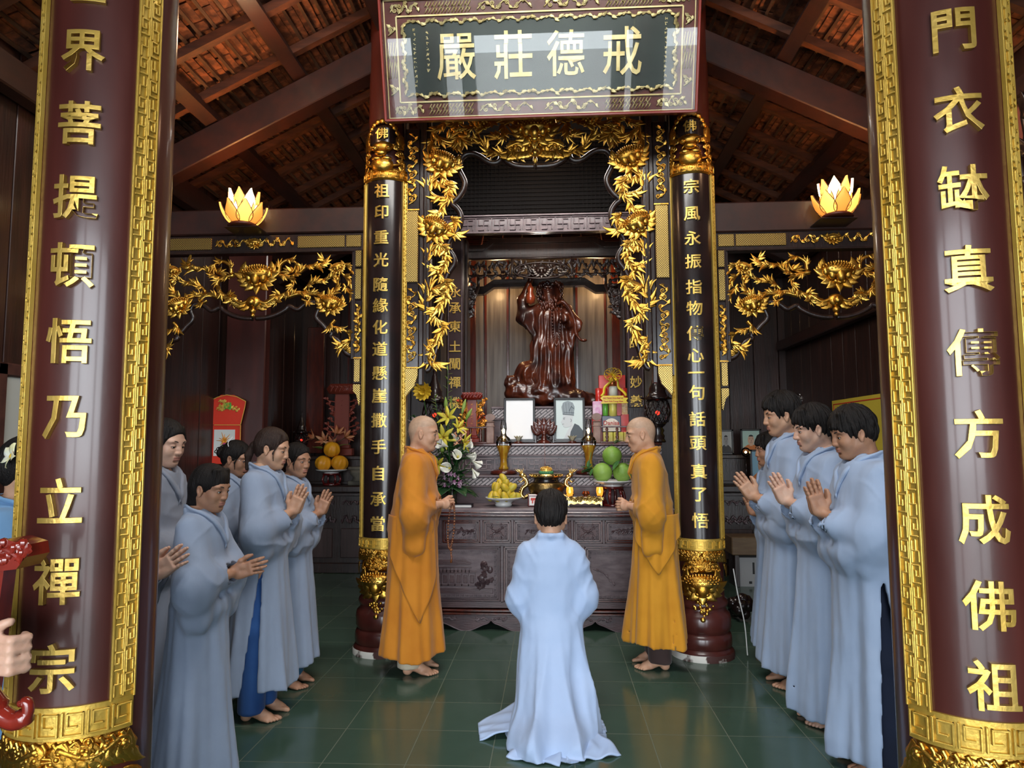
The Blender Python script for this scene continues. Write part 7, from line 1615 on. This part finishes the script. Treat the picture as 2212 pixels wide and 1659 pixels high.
for k in range(12): a = k*PI/6+.2; c = Vector((0, -.03-.008*(k % 2), zz(800))); r_ = Vector((math.cos(a), -.3, math.sin(a)*.75)); b.grid(lambda u, v, r_=r_, c=c: c+r_*(.085*math.sin(PI*v))+Vector((-r_.z, 0, r_.x))*(.028*math.sin(2*PI*v))+Vector((0, (u-.5)*.055, 0)), 3, 14)
for sg in (-1, 1): b.grid(lambda u, v, sg=sg: Vector((sg*(.02+.10*v**1.2)+.012*math.sin(v*9), -.045+(u-.5)*.004, zz(806)-.18*v))+Vector(((u-.5)*.022, 0, (u-.5)*.01*sg)), 3, 16)
sol(b.build('bow', YR, t, True), .0015)
b = MB()
for k in range(5): x = -.10+.05*k; b.box((x, -.03, .0), (x+.045, .0, .105), .004)
b.build('yellow_packet', mat('lime_wrapping', (.60, .55, .05), .4, 0, (.75, .55, .2), 16), t)
# gilt spirit tablet at the left of the shelf
def tablet(label, x, Y, z0, h, m_, m2):
    t = thing('spirit_tablet', label, 'tablet', (x, Y, z0)); w = h*.22
    b = MB(); b.box((-w*.75, -.05, 0), (w*.75, .05, h*.10), .008); b.box((-w*.55, -.035, h*.10), (w*.55, .035, h*.15), .006); b.build('base', m_, t)
    b = MB(); b.box((-w*.45, -.012, h*.15), (w*.45, .012, h*.86), .004); b.build('panel', m_, t)
    b = MB()
    for sg in (-1, 1):
        b.tube([(sg*w*.45, -.012, h*.2+h*.62*k/12) for k in range(13)], .006, 6)
        for k in range(9): z = h*.18+h*.64*k/9; ww = w*(.50+.42*math.sin(PI*(k+.5)/9*1.6)**2); vine(b, [(sg*w*.5, z), (sg*ww, z+.02), (sg*ww*1.05, z+.045)], .009, .006, 0, 3, (.045, .02), seed=k, curl_end=-sg*.012)
    b.build('carved_side', m2, t, True)
    b = MB(); b.prism([(-w*.8, h*.86), (w*.8, h*.86), (w*.98, h*.93), (w*.72, h), (-w*.72, h), (-w*.98, h*.93)], -.04, .03)
    for k in range(6): vine(b, [(-w*.7+k*w*.28, h*.89), (-w*.55+k*w*.28, h*.95)], .008, .006, -.042, 3, (.03, .012), curl_end=.012)
    b.build('crest', m_, t, True)
    b = MB()
    for k in range(9):
        for q in range(3): r = random.Random(k*7+q); b.bar((-.012+.024*r.random(), -.014, h*.76-k*h*.062+.012*r.random()), (-.012+.024*r.random(), -.014, h*.76-k*h*.062-.012*r.random()), .003, .003)
    b.build('engraved_strokes', m2, t)
GR = mat('gilt_red_carving', (.75, .38, .05), .3, .8, (.30, .03, .01), 10)
tablet('gilded red carved tablet on the shelf behind the lilies', atY(1022, 880, 6.9).x, 6.80, 1.512, .50, mat('bright_red_wood', (.22, .02, .01), .25, coat=.4), GR)
# lanterns
def lantern(label, x, Y, z0, h):
    t = thing('pagoda_lantern', label, 'lantern', (x, Y, z0)); s = h/.62
    b = MB(); b.lathe([(.05*s, 0), (.06*s, .01*s), (.045*s, .03*s), (.05*s, .05*s), (.038*s, .07*s), (.048*s, .09*s), (.035*s, .11*s), (.055*s, .13*s), (.07*s, .15*s)], n=24); b.build('foot', BLACK, t, True)
    b = MB()
    for k in range(12):
        for dr_ in (-1, 1):
            pts = []
            for q in range(9): a = 2*PI*k/12+dr_*q*.11; z = .15+.16*q/8; r_ = .075+.018*math.sin(PI*q/8); pts.append((r_*s*math.cos(a), r_*s*math.sin(a), z*s))
            b.tube(pts, .004*s, 5)
    b.build('lattice_body', BLACK, t, True); b = MB(); b.ball((0, 0, .22*s), .017*s, 10); b.build('red_light', mat('red_glow', (.8, .03, .02), .4, emit=(1, .04, .02), estr=1.2), t, True)
    b = MB(); b.lathe([(.065*s, .31*s), (.105*s, .325*s), (.075*s, .345*s), (.060*s, .38*s), (.062*s, .40*s), (.045*s, .43*s), (.040*s, .46*s), (.025*s, .49*s), (.022*s, .52*s), (.012*s, .54*s), (.016*s, .56*s), (.008*s, .58*s), (.010*s, .60*s), (.002*s, .62*s)], n=24)
    for k in range(6): a = k*PI/3; b.tube([(.09*s*math.cos(a), .09*s*math.sin(a), .325*s), (.125*s*math.cos(a), .125*s*math.sin(a), .335*s), (.13*s*math.cos(a), .13*s*math.sin(a), .355*s)], [.008*s, .006*s, .003*s], 6)
    b.build('roof', BLACK, t, True)
lantern('black pagoda lantern with small red light, behind the ochre-robed monk', atY(1424, 900, 6.6).x, 6.70, 1.512, .80)
lantern('black pagoda lantern standing behind the big bouquet', atY(935, 900, 6.6).x, 6.70, 1.512, .78)
# big bouquet
vx = atY(975, 1060, 5.98).x
t = thing('flower_vase', 'tall bouquet of yellow lilies, white callas and leaves in a dark glass vase', 'flowers', (vx, 6.02, TZ)); b = MB(); b.lathe([(.04, 0), (.05, .006), (.045, .06), (.05, .14), (.058, .16), (.054, .16), (.045, .14), (.0, .02)], n=24); b.build('vase', mat('dark_glass', (.03, .03, .02), .08, coat=.6), t, True)
def V3(px_, py_, dy): p = atY(px_, py_, 6.02+dy); return (p.x-vx, dy, p.z-TZ)
b = MB(); S0 = Vector((0, 0, .12)); heads = [('L', 968, 902, -.06, (-.3, -.8, .5), .115), ('L', 958, 945, -.10, (.2, -.9, .1), .12), ('L', 990, 925, -.03, (.7, -.5, .4), .10), ('L', 946, 1003, -.12, (-.2, -1, -.1), .09), ('L', 1003, 955, -.05, (.9, -.4, 0), .10),
 ('B', 963, 878, -.02, (.0, -.2, 1), .12), ('B', 1010, 900, 0, (.5, -.1, .9), .12), ('B', 955, 975, -.14, (.0, -.5, .8), .08), ('B', 940, 960, -.1, (-.4, -.3, .8), .08), ('B', 1000, 885, .02, (.25, 0, 1), .14),
 ('C', 968, 965, -.13, (-.6, -.5, .25), .11), ('C', 1005, 965, -.08, (.7, -.4, .2), .09), ('C', 988, 990, -.15, (.2, -.8, .3), .11), ('C', 1008, 985, -.1, (.8, -.5, -.1), .11), ('C', 975, 1012, -.16, (-.2, -.9, .1), .11), ('C', 1018, 995, -.08, (.9, -.3, -.5), .11), ('C', 1020, 1012, -.1, (.5, -.4, -.8), .10), ('C', 985, 962, .0, (.1, -.4, .9), .09)]
for kd, px_, py_, dy, d, s in heads: p = Vector(V3(px_, py_, dy)); b.tube(bez([S0, (p*.5+S0*.5)+Vector((0, 0, .03)), p], 5), .003, 5)
b.build('stems', LEAF, t, True)
for kd, px_, py_, dy, d, s in heads:
    p = V3(px_, py_, dy)
    if kd == 'L': lily(t, p, d, s, LILY)
    elif kd == 'C': calla(t, p, d, s)
    else: b = MB(); q = Vector(d).normalized(); b.tube([Vector(p)+q*s*(k/6-.3) for k in range(7)], [.004, .011, .016, .018, .015, .009, .002], 8); b.build('lily_bud', LEAFL, t, True)
rr = random.Random(2); b = MB(); b2 = MB()
for k in range(62):
    a = rr.uniform(-2.9, -.2); z = rr.uniform(.08, .50); blade(b if k % 2 else b2, (.03*math.cos(a), .03*math.sin(a), z), (math.cos(a), math.sin(a)*.7, rr.uniform(-.2, .9)), rr.uniform(.12, .24), rr.uniform(.035, .075), amt=rr.uniform(.4, 1.2))
for k in range(5): a = -2.2+.5*k; blade(b2, (0, -.05, .16), (math.cos(a), math.sin(a)*.5, .1), .26, .14, amt=.9)
sol(b.build('leaves', LEAF, t, True)); sol(b2.build('dark_leaves', LEAFD, t, True))
b = MB()
for k in range(16): a = rr.uniform(-3, -.1); q = Vector((.09*math.cos(a), -.09+.05*math.sin(a), .20+rr.uniform(-.05, .10))); [blade(b, q, (math.cos(j*1.26), -.5, math.sin(j*1.26)), .026, .018) for j in range(5)]
sol(b.build('orchid_sprays', ORCH, t, True), .001)
b = MB()
for k in range(10):
    x = rr.uniform(.0, .12); z = rr.uniform(.45, .60); b.grid(lambda u, v, x=x, z=z, k=k: Vector((x+.06*v*math.cos(k)+.02*math.sin(v*8+k), -.05+.03*math.sin(k), z+.12*v-.05*v*v))+Vector(((u-.5)*.016, 0, 0)), 2, 8)
sol(b.build('coloured_ribbons', mat('orange_ribbon', (.75, .22, .05), .35, 0, (.8, .7, .6), 12), t, True), .001)
# thin climbing spray rising at the left of the inscription board
b = MB(); b2 = MB()
for (x0, y0, x1, y1) in ((955, 1000, 967, 800), (948, 990, 940, 860), (970, 1000, 975, 865)):
    P = bez([V3(x0, y0, 0), V3((x0+x1)/2+4, (y0+y1)/2, .05), V3(x1, y1, .1)], 10); b.tube(P, .002, 5)
    for i in range(6, len(P)): q = P[i]; blade(b2, q, (rr.uniform(-1, 1), rr.uniform(-.5, .1), .5), .05, .018)
b.build('thin_stems', LEAF, t, True); sol(b2.build('small_leaves', LEAFL, t, True), .001)
# yellow tissue flower behind the left monk
t = thing('paper_flower', 'round ruffled yellow paper flower behind the orange-robed monk’s head', 'flower', tuple(atY(914, 846, 6.5))); b = MB()
for k in range(14): a = k*2*PI/14; blade(b, (.01*math.cos(a), 0, .01*math.sin(a)), (math.cos(a), -.25, math.sin(a)), .10, .075, bend=(0, -1, 0), amt=.8, side=(-math.sin(a), 0, math.cos(a)), tip=.5)
for k in range(8): a = k*2*PI/8+.3; blade(b, (.0, -.01, 0), (math.cos(a), -.9, math.sin(a)), .06, .05, bend=(0, -1, 0), amt=.6, side=(-math.sin(a), 0, math.cos(a)))
sol(b.build('petals', mat('yellow_tissue', (.75, .50, .03), .6), t, True)); b = MB(); b.tube([(0, .01, -.02), (.02, .05, -.2), (.01, .1, -.42)], .004, 6); b.build('stem', LEAF, t, True)
# hanging flowers vase left (small mixed bunch low behind the monk)
t = thing('small_bouquet', 'small mixed bouquet of pale and blue flowers beside the left rear column', 'flowers', tuple(atY(902, 960, 6.3))); rr = random.Random(5)
for nm, m_, n_ in (('pale_blossoms', mat('pale_pink_blossom', (.75, .62, .60), .6), 22), ('blue_blossoms', mat('blue_blossom', (.05, .16, .45), .6), 8), ('foliage', LEAF, 30)):
    b = MB()
    for k in range(n_): a = rr.uniform(0, 6.28); q = Vector((rr.uniform(-.07, .07), rr.uniform(-.05, .05), rr.uniform(-.12, .25))); [blade(b, q, (math.cos(j*1.57+a), -.4, math.sin(j*1.57+a)), .04, .025) for j in range(4)]
    sol(b.build(nm, m_, t, True), .001)
b = MB(); b.lathe([(.03, -.34), (.04, -.33), (.035, -.2), (.045, -.1)], n=16); b.build('vase', PORC, t, True)
b = MB(); blade(b, (atY(1268, 1000, 6.3).x, 6.3, 1.26), (-.2, -.3, .6), .01, .01); 
t = thing('leafy_sprig', 'small green leafy sprig beside the right oil lamp', 'plant', tuple(atY(1270, 1005, 6.28)[:2])+(1.228,)); b.v = []; b.f = []; b.m = []
for k in range(16): a = random.Random(k).uniform(0, 6.28); blade(b, (0, 0, .03+.01*(k % 5)), (math.cos(a), math.sin(a)*.5-.3, .9-.08*k), .07, .035)
sol(b.build('leaves', LEAF, t, True)); b = MB(); b.tube([(0, 0, 0), (.01, -.01, .1), (.03, -.01, .2)], .003, 5); b.build('stem', LEAF, t, True)

# ---- left bay
MEL = mat('yellow_melon', (.80, .40, .02), .4, 0, (.70, .30, .015), 4, (1, 1, 1), .1, 30)
mx, my = atY(705, 1020, 8.1).x, 8.30
t = thing('lacquer_stand', 'small red lacquer stand under the plate of melons on the left side altar', 'stand', (mx, my, 1.02)); b = MB(); b.lathe([(.10, 0), (.11, .01), (.09, .03)], n=24); b.build('base_ring', WOODR, t, True); b = MB(); b.lathe([(.09, .12), (.11, .13), (.11, .145), (.0, .145)], n=24); b.build('top', WOODR, t, True)
for k in range(4): a = k*PI/2+.7; b = MB(); b.tube([(.095*math.cos(a), .095*math.sin(a), .02), (.115*math.cos(a), .115*math.sin(a), .07), (.095*math.cos(a), .095*math.sin(a), .13)], .014, 8); b.build('leg', WOODR, t, True)
plate('fruit_plate', 'white plate with three yellow melons on the left side altar', mx, my, 1.165, .19, .015); pr_ = None
for dx, dz, lab in ((-.10, .10, 'yellow melon lying at the left on the side altar plate'), (.10, .10, 'yellow melon lying at the right on the side altar plate'), (.0, .265, 'yellow melon stacked on top of two others on the side altar')):
    if pr_ is None:
        pr_ = thing('melon', lab, 'melon', (0, 0, 0), 0, 'three melons on the plate'); b = MB()
        def mf(u, v): a = 2*PI*u; q = PI*v; r_ = .098*math.sin(q)*(1+.05*math.cos(8*a)); return Vector((r_*math.cos(a), r_*math.sin(a), -.092*math.cos(q)))
        b.grid(mf, 48, 16, True); b.build('fruit', MEL, pr_, True); b = MB(); b.tube([(0, 0, .088), (.006, 0, .105)], .005, 6); b.build('stem', BAT, pr_, True); o = pr_
    else: o = copy_tree(pr_); o['label'] = lab
    o.location = (mx+dx, my-.01, 1.165+.02+dz); o.rotation_euler = (random.Random(int(dz*100)).uniform(-.5, .5), .3, dx*3)
tablet('red carved tablet standing on the left side altar behind the melons', atY(738, 900, 8.6).x, 8.62, 1.37, .90, mat('terracotta_red_wood', (.20, .035, .02), .45), mat('terracotta_red_wood', (.20, .035, .02), .45))
lantern('dark pagoda lantern on the left side altar behind the girl’s head', atY(650, 940, 8.5).x, 8.52, 1.37, .55)
t = thing('flower_vase', 'orange lilies with a green leaf behind the melons on the left side altar', 'flowers', (atY(712, 960, 8.5).x, 8.50, 1.37)); b = MB(); b.lathe([(.05, 0), (.06, .05), (.04, .10), (.05, .13)], n=16); b.build('vase', PORC, t, True); OL = mat('orange_lily', (.45, .12, .05), .5, 0, (.55, .3, .15), 12)
for k, (x, z, d) in enumerate(((-.18, .22, (-.8, -.3, .4)), (-.05, .18, (-.2, -.8, .5)), (.10, .26, (.3, -.5, .8)), (.20, .22, (.8, -.3, .5)), (.04, .14, (.1, -1, .1)))): lily(t, (x, -.04, z), d, .13, OL, .6); b = MB(); b.tube([(0, 0, .1), (x, -.04, z)], .004, 5); b.build('stem', LEAFD, t, True)
b = MB(); blade(b, (-.08, -.1, .08), (-.3, -.8, .4), .14, .13); blade(b, (.1, -.05, .1), (.8, -.3, .4), .2, .06); sol(b.build('leaf', LEAFL, t, True))
t = thing('stone_stool_model', 'small pale waisted stone stand at the right end of the left side altar', 'stand', (atY(770, 1020, 8.2).x, 8.34, 1.02)); b = MB(); b.box((-.13, -.05, 0), (.13, .05, .05), .006); b.lathe([(.10, .05), (.07, .09), (.12, .14), (.11, .18)], n=20); b.box((-.13, -.05, .18), (.13, .05, .22), .006); b.build('stone', mat('old_stone', (.16, .15, .12), .8, 0, (.10, .09, .07), 8), t, True)
# posts and boards in the left bay, red calendar
b = MB(); b.box((-3.20, 6.62, 0), (-2.80, 6.74, 3.9), .01); o = b.build('wall_left_post', LACQ); o['kind'] = 'structure'
b = MB(); b.box((-3.1, 8.62, 1.4), (-2.88, 8.70, 3.0), .006); b.box((-2.62, 8.78, 1.38), (-2.60, 8.86, 4.0)); o = b.build('wall_back_strip', ROSE); o['kind'] = 'structure'
Yc = 6.58; c0 = atY(492, 930, Yc); t = thing('wall_calendar', 'red and gold paper calendar hanging on a dark post behind the women', 'calendar', (c0.x, Yc, c0.z)); q = lambda px_, py_: (atY(px_, py_, Yc).x-c0.x, atY(px_, py_, Yc).z-c0.z)
CRD = mat('calendar_red', (.75, .045, .02), .45); CGD = mat('calendar_gold', (.80, .50, .10), .4, .3)
b = MB(); b.prism([q(*p) for p in ((452, 867), (470, 858), (478, 853), (505, 853), (515, 858), (531, 867), (529, 880), (520, 917), (460, 917), (454, 880))][::-1], 0, .006); b.build('head_card', CRD, t)
b = MB(); b.prism([q(*p) for p in ((456, 918), (520, 918), (518, 1002), (450, 1002))][::-1], .002, .012); b.build('lower_card', CRD, t)
b = MB(); b.prism([q(*p) for p in ((463, 928), (508, 928), (506, 985), (461, 985))][::-1], -.004, .002); b.build('date_pad', mat('calendar_paper', (.72, .75, .72), .6), t)
b = MB(); b.tube([(*q(463, 918)[:1], -.004, q(463, 918)[1]), (q(519, 918)[0], -.004, q(519, 918)[1])], .004, 6); b.tube([(x, -.003, z) for x, z in [q(*p) for p in ((456, 918), (450, 1002))]], .004, 6); b.tube([(x, -.003, z) for x, z in [q(*p) for p in ((520, 918), (518, 1002))]], .004, 6); b.tube([(x, -.003, z) for x, z in [q(*p) for p in ((452, 867), (470, 858), (490, 853), (512, 857), (531, 867), (529, 880), (520, 917))]], .004, 6); b.build('gold_edge', CGD, t)
b = MB()
for k in range(14): r = random.Random(k); p = q(466+44*r.random(), 866+22*r.random()); vine(b, [(p[0]-.02, p[1]), (p[0], p[1]+.012), (p[0]+.02, p[1])], .005, .003, -.003, 3, (.03, .014), seed=k, curl_end=.01)
b.build('gold_embossing', CGD, t, True); b = MB(); p = q(491, 880)
for k in range(6): vine(b, [(p[0]-.03, p[1]-.02+.01*k), (p[0], p[1]+.01*k-.01), (p[0]+.03, p[1]-.02+.01*k)], .004, .004, -.006, 0, curl_end=.008)
b.build('green_emblem', mat('emblem_green', (.05, .45, .06), .4), t, True)
b = MB(); p = q(485, 952)
for k in range(16): a = k*.39; r_ = .05+.03*(k % 3); b.tube([(p[0], -.006, p[1]), (p[0]+r_*math.cos(a)*.7, -.006, p[1]+r_*math.sin(a)*.8)], [.007, .002], 5)
b.build('printed_flame', mat('print_orange', (.75, .30, .03), .5), t, True); b = MB(); b.box((p[0]-.01, -.010, p[1]-.06), (p[0]+.035, -.005, p[1]-.02)); b.build('printed_square', mat('print_magenta', (.55, .03, .22), .5), t)
b = MB(); p = q(491, 840); b.tube([(q(478, 856)[0], 0, q(478, 856)[1]), (p[0], .01, p[1]), (q(505, 856)[0], 0, q(505, 856)[1])], .0015, 5); b.ball((p[0], .02, p[1]), .008, 8); b.build('hanging_cord', BAT, t)
t = thing('framed_picture', 'carved wooden frame with a pale print on the left wall, behind the front column', 'picture', (-3.235, 4.10, 1.70)); b = MB()
for a, c in (((0, -.26, -.30), (.03, -.18, .30)), ((0, .18, -.30), (.03, .26, .30)), ((0, -.26, .22), (.03, .26, .30)), ((0, -.26, -.30), (.03, .26, -.22))): b.box(a, c, .01)
b.build('frame', mat('frame_brown', (.06, .022, .018), .5, 0, (.09, .035, .025), 20), t); b = MB(); b.box((0, -.18, -.22), (.012, .18, .22)); b.build('print', mat('pale_print', (.5, .52, .48), .5), t)

# ---- right bay
for i, (x0, x1, y0, y1, Y, lab, robe, skin, bg) in enumerate(((1552, 1583, 912, 966, 8.45, 'black and white portrait photo of a man in glasses, on the right side altar', (.03, .03, .035), (.30, .30, .30), (.38, .40, .40)), (1600, 1643, 911, 966, 8.5, 'colour portrait photo of an old man in orange, on the right side altar', (.60, .20, .05), (.62, .42, .30), (.40, .58, .52)), (1622, 1667, 974, 1052, 8.16, 'colour portrait photo of a man in orange robe, lower on the right side altar', (.55, .16, .03), (.42, .25, .16), (.22, .42, .55)))):
    p0, p1 = atY(x0, y1, Y), atY(x1, y0, Y); w, h = (p1.x-p0.x)/2, p1.z-p0.z; zb = 1.37 if i < 2 else 1.02; t = thing('framed_portrait', lab, 'picture', ((p0.x+p1.x)/2, Y, zb)); b = MB()
    for a, c in (((-w, -.012, 0), (-w+.022, .012, h)), ((w-.022, -.012, 0), (w, .012, h)), ((-w, -.012, 0), (w, .012, .022)), ((-w, -.012, h-.022), (w, .012, h))): b.box(a, c, .003)
    b.build('frame', mat('black_frame', (.02, .02, .022), .3), t); b = MB(); b.box((-w+.02, -.002, .02), (w-.02, .006, h-.02)); b.build('print', mat('print_background_%d' % i, bg, .4), t)
    b = MB(); b.prism([(-w+.022, .022), (w-.022, .022), (w-.03, h*.26), (w*.3, h*.38), (-w*.3, h*.38), (-w+.03, h*.26)], -.005, -.002); b.build('figure_clothes', mat('print_clothes_%d' % i, robe, .5), t)
    b = MB(); b.prism([(w*.30*math.cos(k*PI/10), h*.56+h*.20*math.sin(k*PI/10)) for k in range(20)], -.007, -.002); b.box((-w*.15, -.006, h*.33), (w*.15, -.002, h*.45)); o = b.build('figure_face', mat('print_face_%d' % i, skin, .5), t)
    b = MB()
    for sg in (-1, 1): b.bar((sg*w*.06, -.009, h*.605), (sg*w*.19, -.009, h*.605), .005 if i else .012, .003); b.bar((sg*w*.06, -.009, h*.645), (sg*w*.20, -.009, h*.64), .004, .003)
    b.bar((-w*.1, -.009, h*.46), (w*.1, -.009, h*.46), .005, .003); b.prism([(w*.22*math.cos(k*PI/12), h*.70+h*.07*math.sin(k*PI/12)) for k in range(13)], -.009, -.007)
    b.bar((0, -.009, h*.50), (w*.03, -.009, h*.56), .004, .003); b.build('face_lines', LASH, o)
t = thing('oil_lamp', 'small glass oil lamp with a tiny flame on the right side altar', 'oil lamp', (atY(1612, 950, 8.2).x, 8.24, 1.02)); b = MB(); b.tube([(0, 0, 0), (0, 0, .32)], .006, 6); b.lathe([(.05, 0), (.05, .01), (.01, .02)], n=16); b.build('stand', BLACK, t, True); b = MB(); b.ball((0, 0, .38), .055, 16); b.build('glass_globe', CLR, t, True); b = MB(); b.ball((0, 0, .38), .014, 8); b.build('flame', FL, t, True)
t = thing('bench_box', 'wooden bench front with printed white carton under it, behind the tall man', 'bench', (1.98, 7.55, 0)); b = MB(); b.box((-.10, .0, .33), (.55, .30, .52), .01); b.build('bench_board', mat('raw_wood', (.20, .13, .07), .5, 0, (.15, .09, .05), 5, (1, 1, 6)), t)
for x in (-.07, .5): b = MB(); b.box((x, .02, 0), (x+.05, .28, .33), .004); b.build('leg', DARK, t)
t = thing('cardboard_carton', 'white printed appliance carton standing on the floor under the wooden bench', 'carton', (1.98, 7.60, 0)); b = MB(); b.box((-.02, 0, 0), (.48, .2, .30)); o = b.build('carton', mat('white_carton', (.40, .40, .41), .7), t); b = MB(); b.box((.24, -.004, .12), (.46, 0, .28)); b.build('dark_print', mat('carton_print', (.03, .04, .08), .6), t); b = MB()
for x in (.12, .16): b.box((x, -.004, .13), (x+.02, 0, .25))
for x in (.08, .2, .34, .42): b.box((x, -.004, .03), (x+.03, 0, .055))
b.build('printed_marks', mat('mark_black', (.02, .02, .02), .6), t)
t = thing('yellow_banner', 'yellow cloth banner with red border on the right wall behind the men', 'banner', (2.94, 6.6, 1.72)); b = MB(); b.box((-.008, -1.1, -.35), (.0, .85, .22)); b.build('cloth', mat('banner_yellow', (.62, .50, .05), .7), t); b = MB()
for a, c in (((-.012, -1.06, .175), (-.008, .81, .185)), ((-.012, -1.06, -.31), (-.008, .81, -.30)), ((-.012, -1.06, -.31), (-.008, -1.05, .185)), ((-.012, .80, -.31), (-.008, .81, .185))): b.box(a, c)
b.build('red_border', mat('banner_red', (.55, .03, .02), .7), t)
t = thing('carved_wall_panel', 'dark carved openwork panel high on the right wall', 'carved panel', (2.93, 4.6, 2.78)); b = MB(); b.box((-.02, -1.4, 0), (.0, .45, .82)); b.build('backing', mat('pink_light_backing', (.30, .09, .06), .6), t); b = MB(); b.X = lambda p: Vector((-.03+p.y, p.x, p.z))  # backing coloured pink to stand for light showing through the openwork
for k in range(6): vine(b, [(-1.35+k*.33, .1), (-1.2+k*.33, .6), (-1.08+k*.33, .25), (-1.0+k*.33, .7)], .03, .018, 0, 8, (.16, .05), seed=k, curl_end=.05)
b.build('carving', DARK, t, True)
SIL = mat('silver_foil', (.75, .77, .8), .2, 1); t = thing('foil_bow', 'crinkled silver foil bow with a blue centre, showing above the middle man’s hair', 'ribbon', tuple(atY(1740, 876, 8.52))); b = MB()
for k in range(26): r = random.Random(k); d = Vector((r.uniform(-1, 1), -.3, r.uniform(-.2, 1))); b.grid(lambda u, v, d=d, k=k: d*(.13*v)+Vector(((u-.5)*.03, .02*math.sin(v*6+k), .03*math.sin(v*7+k))), 3, 8)
sol(b.build('foil_loops', SIL, t, True), .001); b = MB(); b.box((-.07, -.04, -.04), (.02, -.01, .03), .006); b.build('blue_knot', mat('blue_foil', (.03, .08, .4), .2, .6), t)
b = MB(); zz_ = 1.372-t.location.z; b.tube([(0, 0, 0), (0, .02, zz_*.5), (0, .02, zz_+.02)], .01, 6); b.lathe([(.06, zz_), (.05, zz_+.03), (.0, zz_+.03)], (0, .02, 0), 16); b.build('stick', BAT, t)
t = thing('dark_stone_base', 'heap of dark carved stone on the floor behind the right rear column', 'stone', (1.62, 6.2, 0)); b = MB()
for k in range(14): r = random.Random(k+3); b.ball((r.uniform(-.1, .12), r.uniform(-.08, .08), .04+.14*r.random()), .06, 8, (1, 1, .9))
b.build('stones', BLACK, t, True)
b = MB(); b.tube(bez([(1.275, 5.10, .62), (1.30, 5.10, .45), (1.34, 5.10, .25), (1.36, 5.12, .02)], 8), .004, 6); tag(b.build('white_cable', mat('white_cable', (.7, .7, .68), .5)), 'thin white cable hanging beside the right rear column', 'cable', kind='thing')
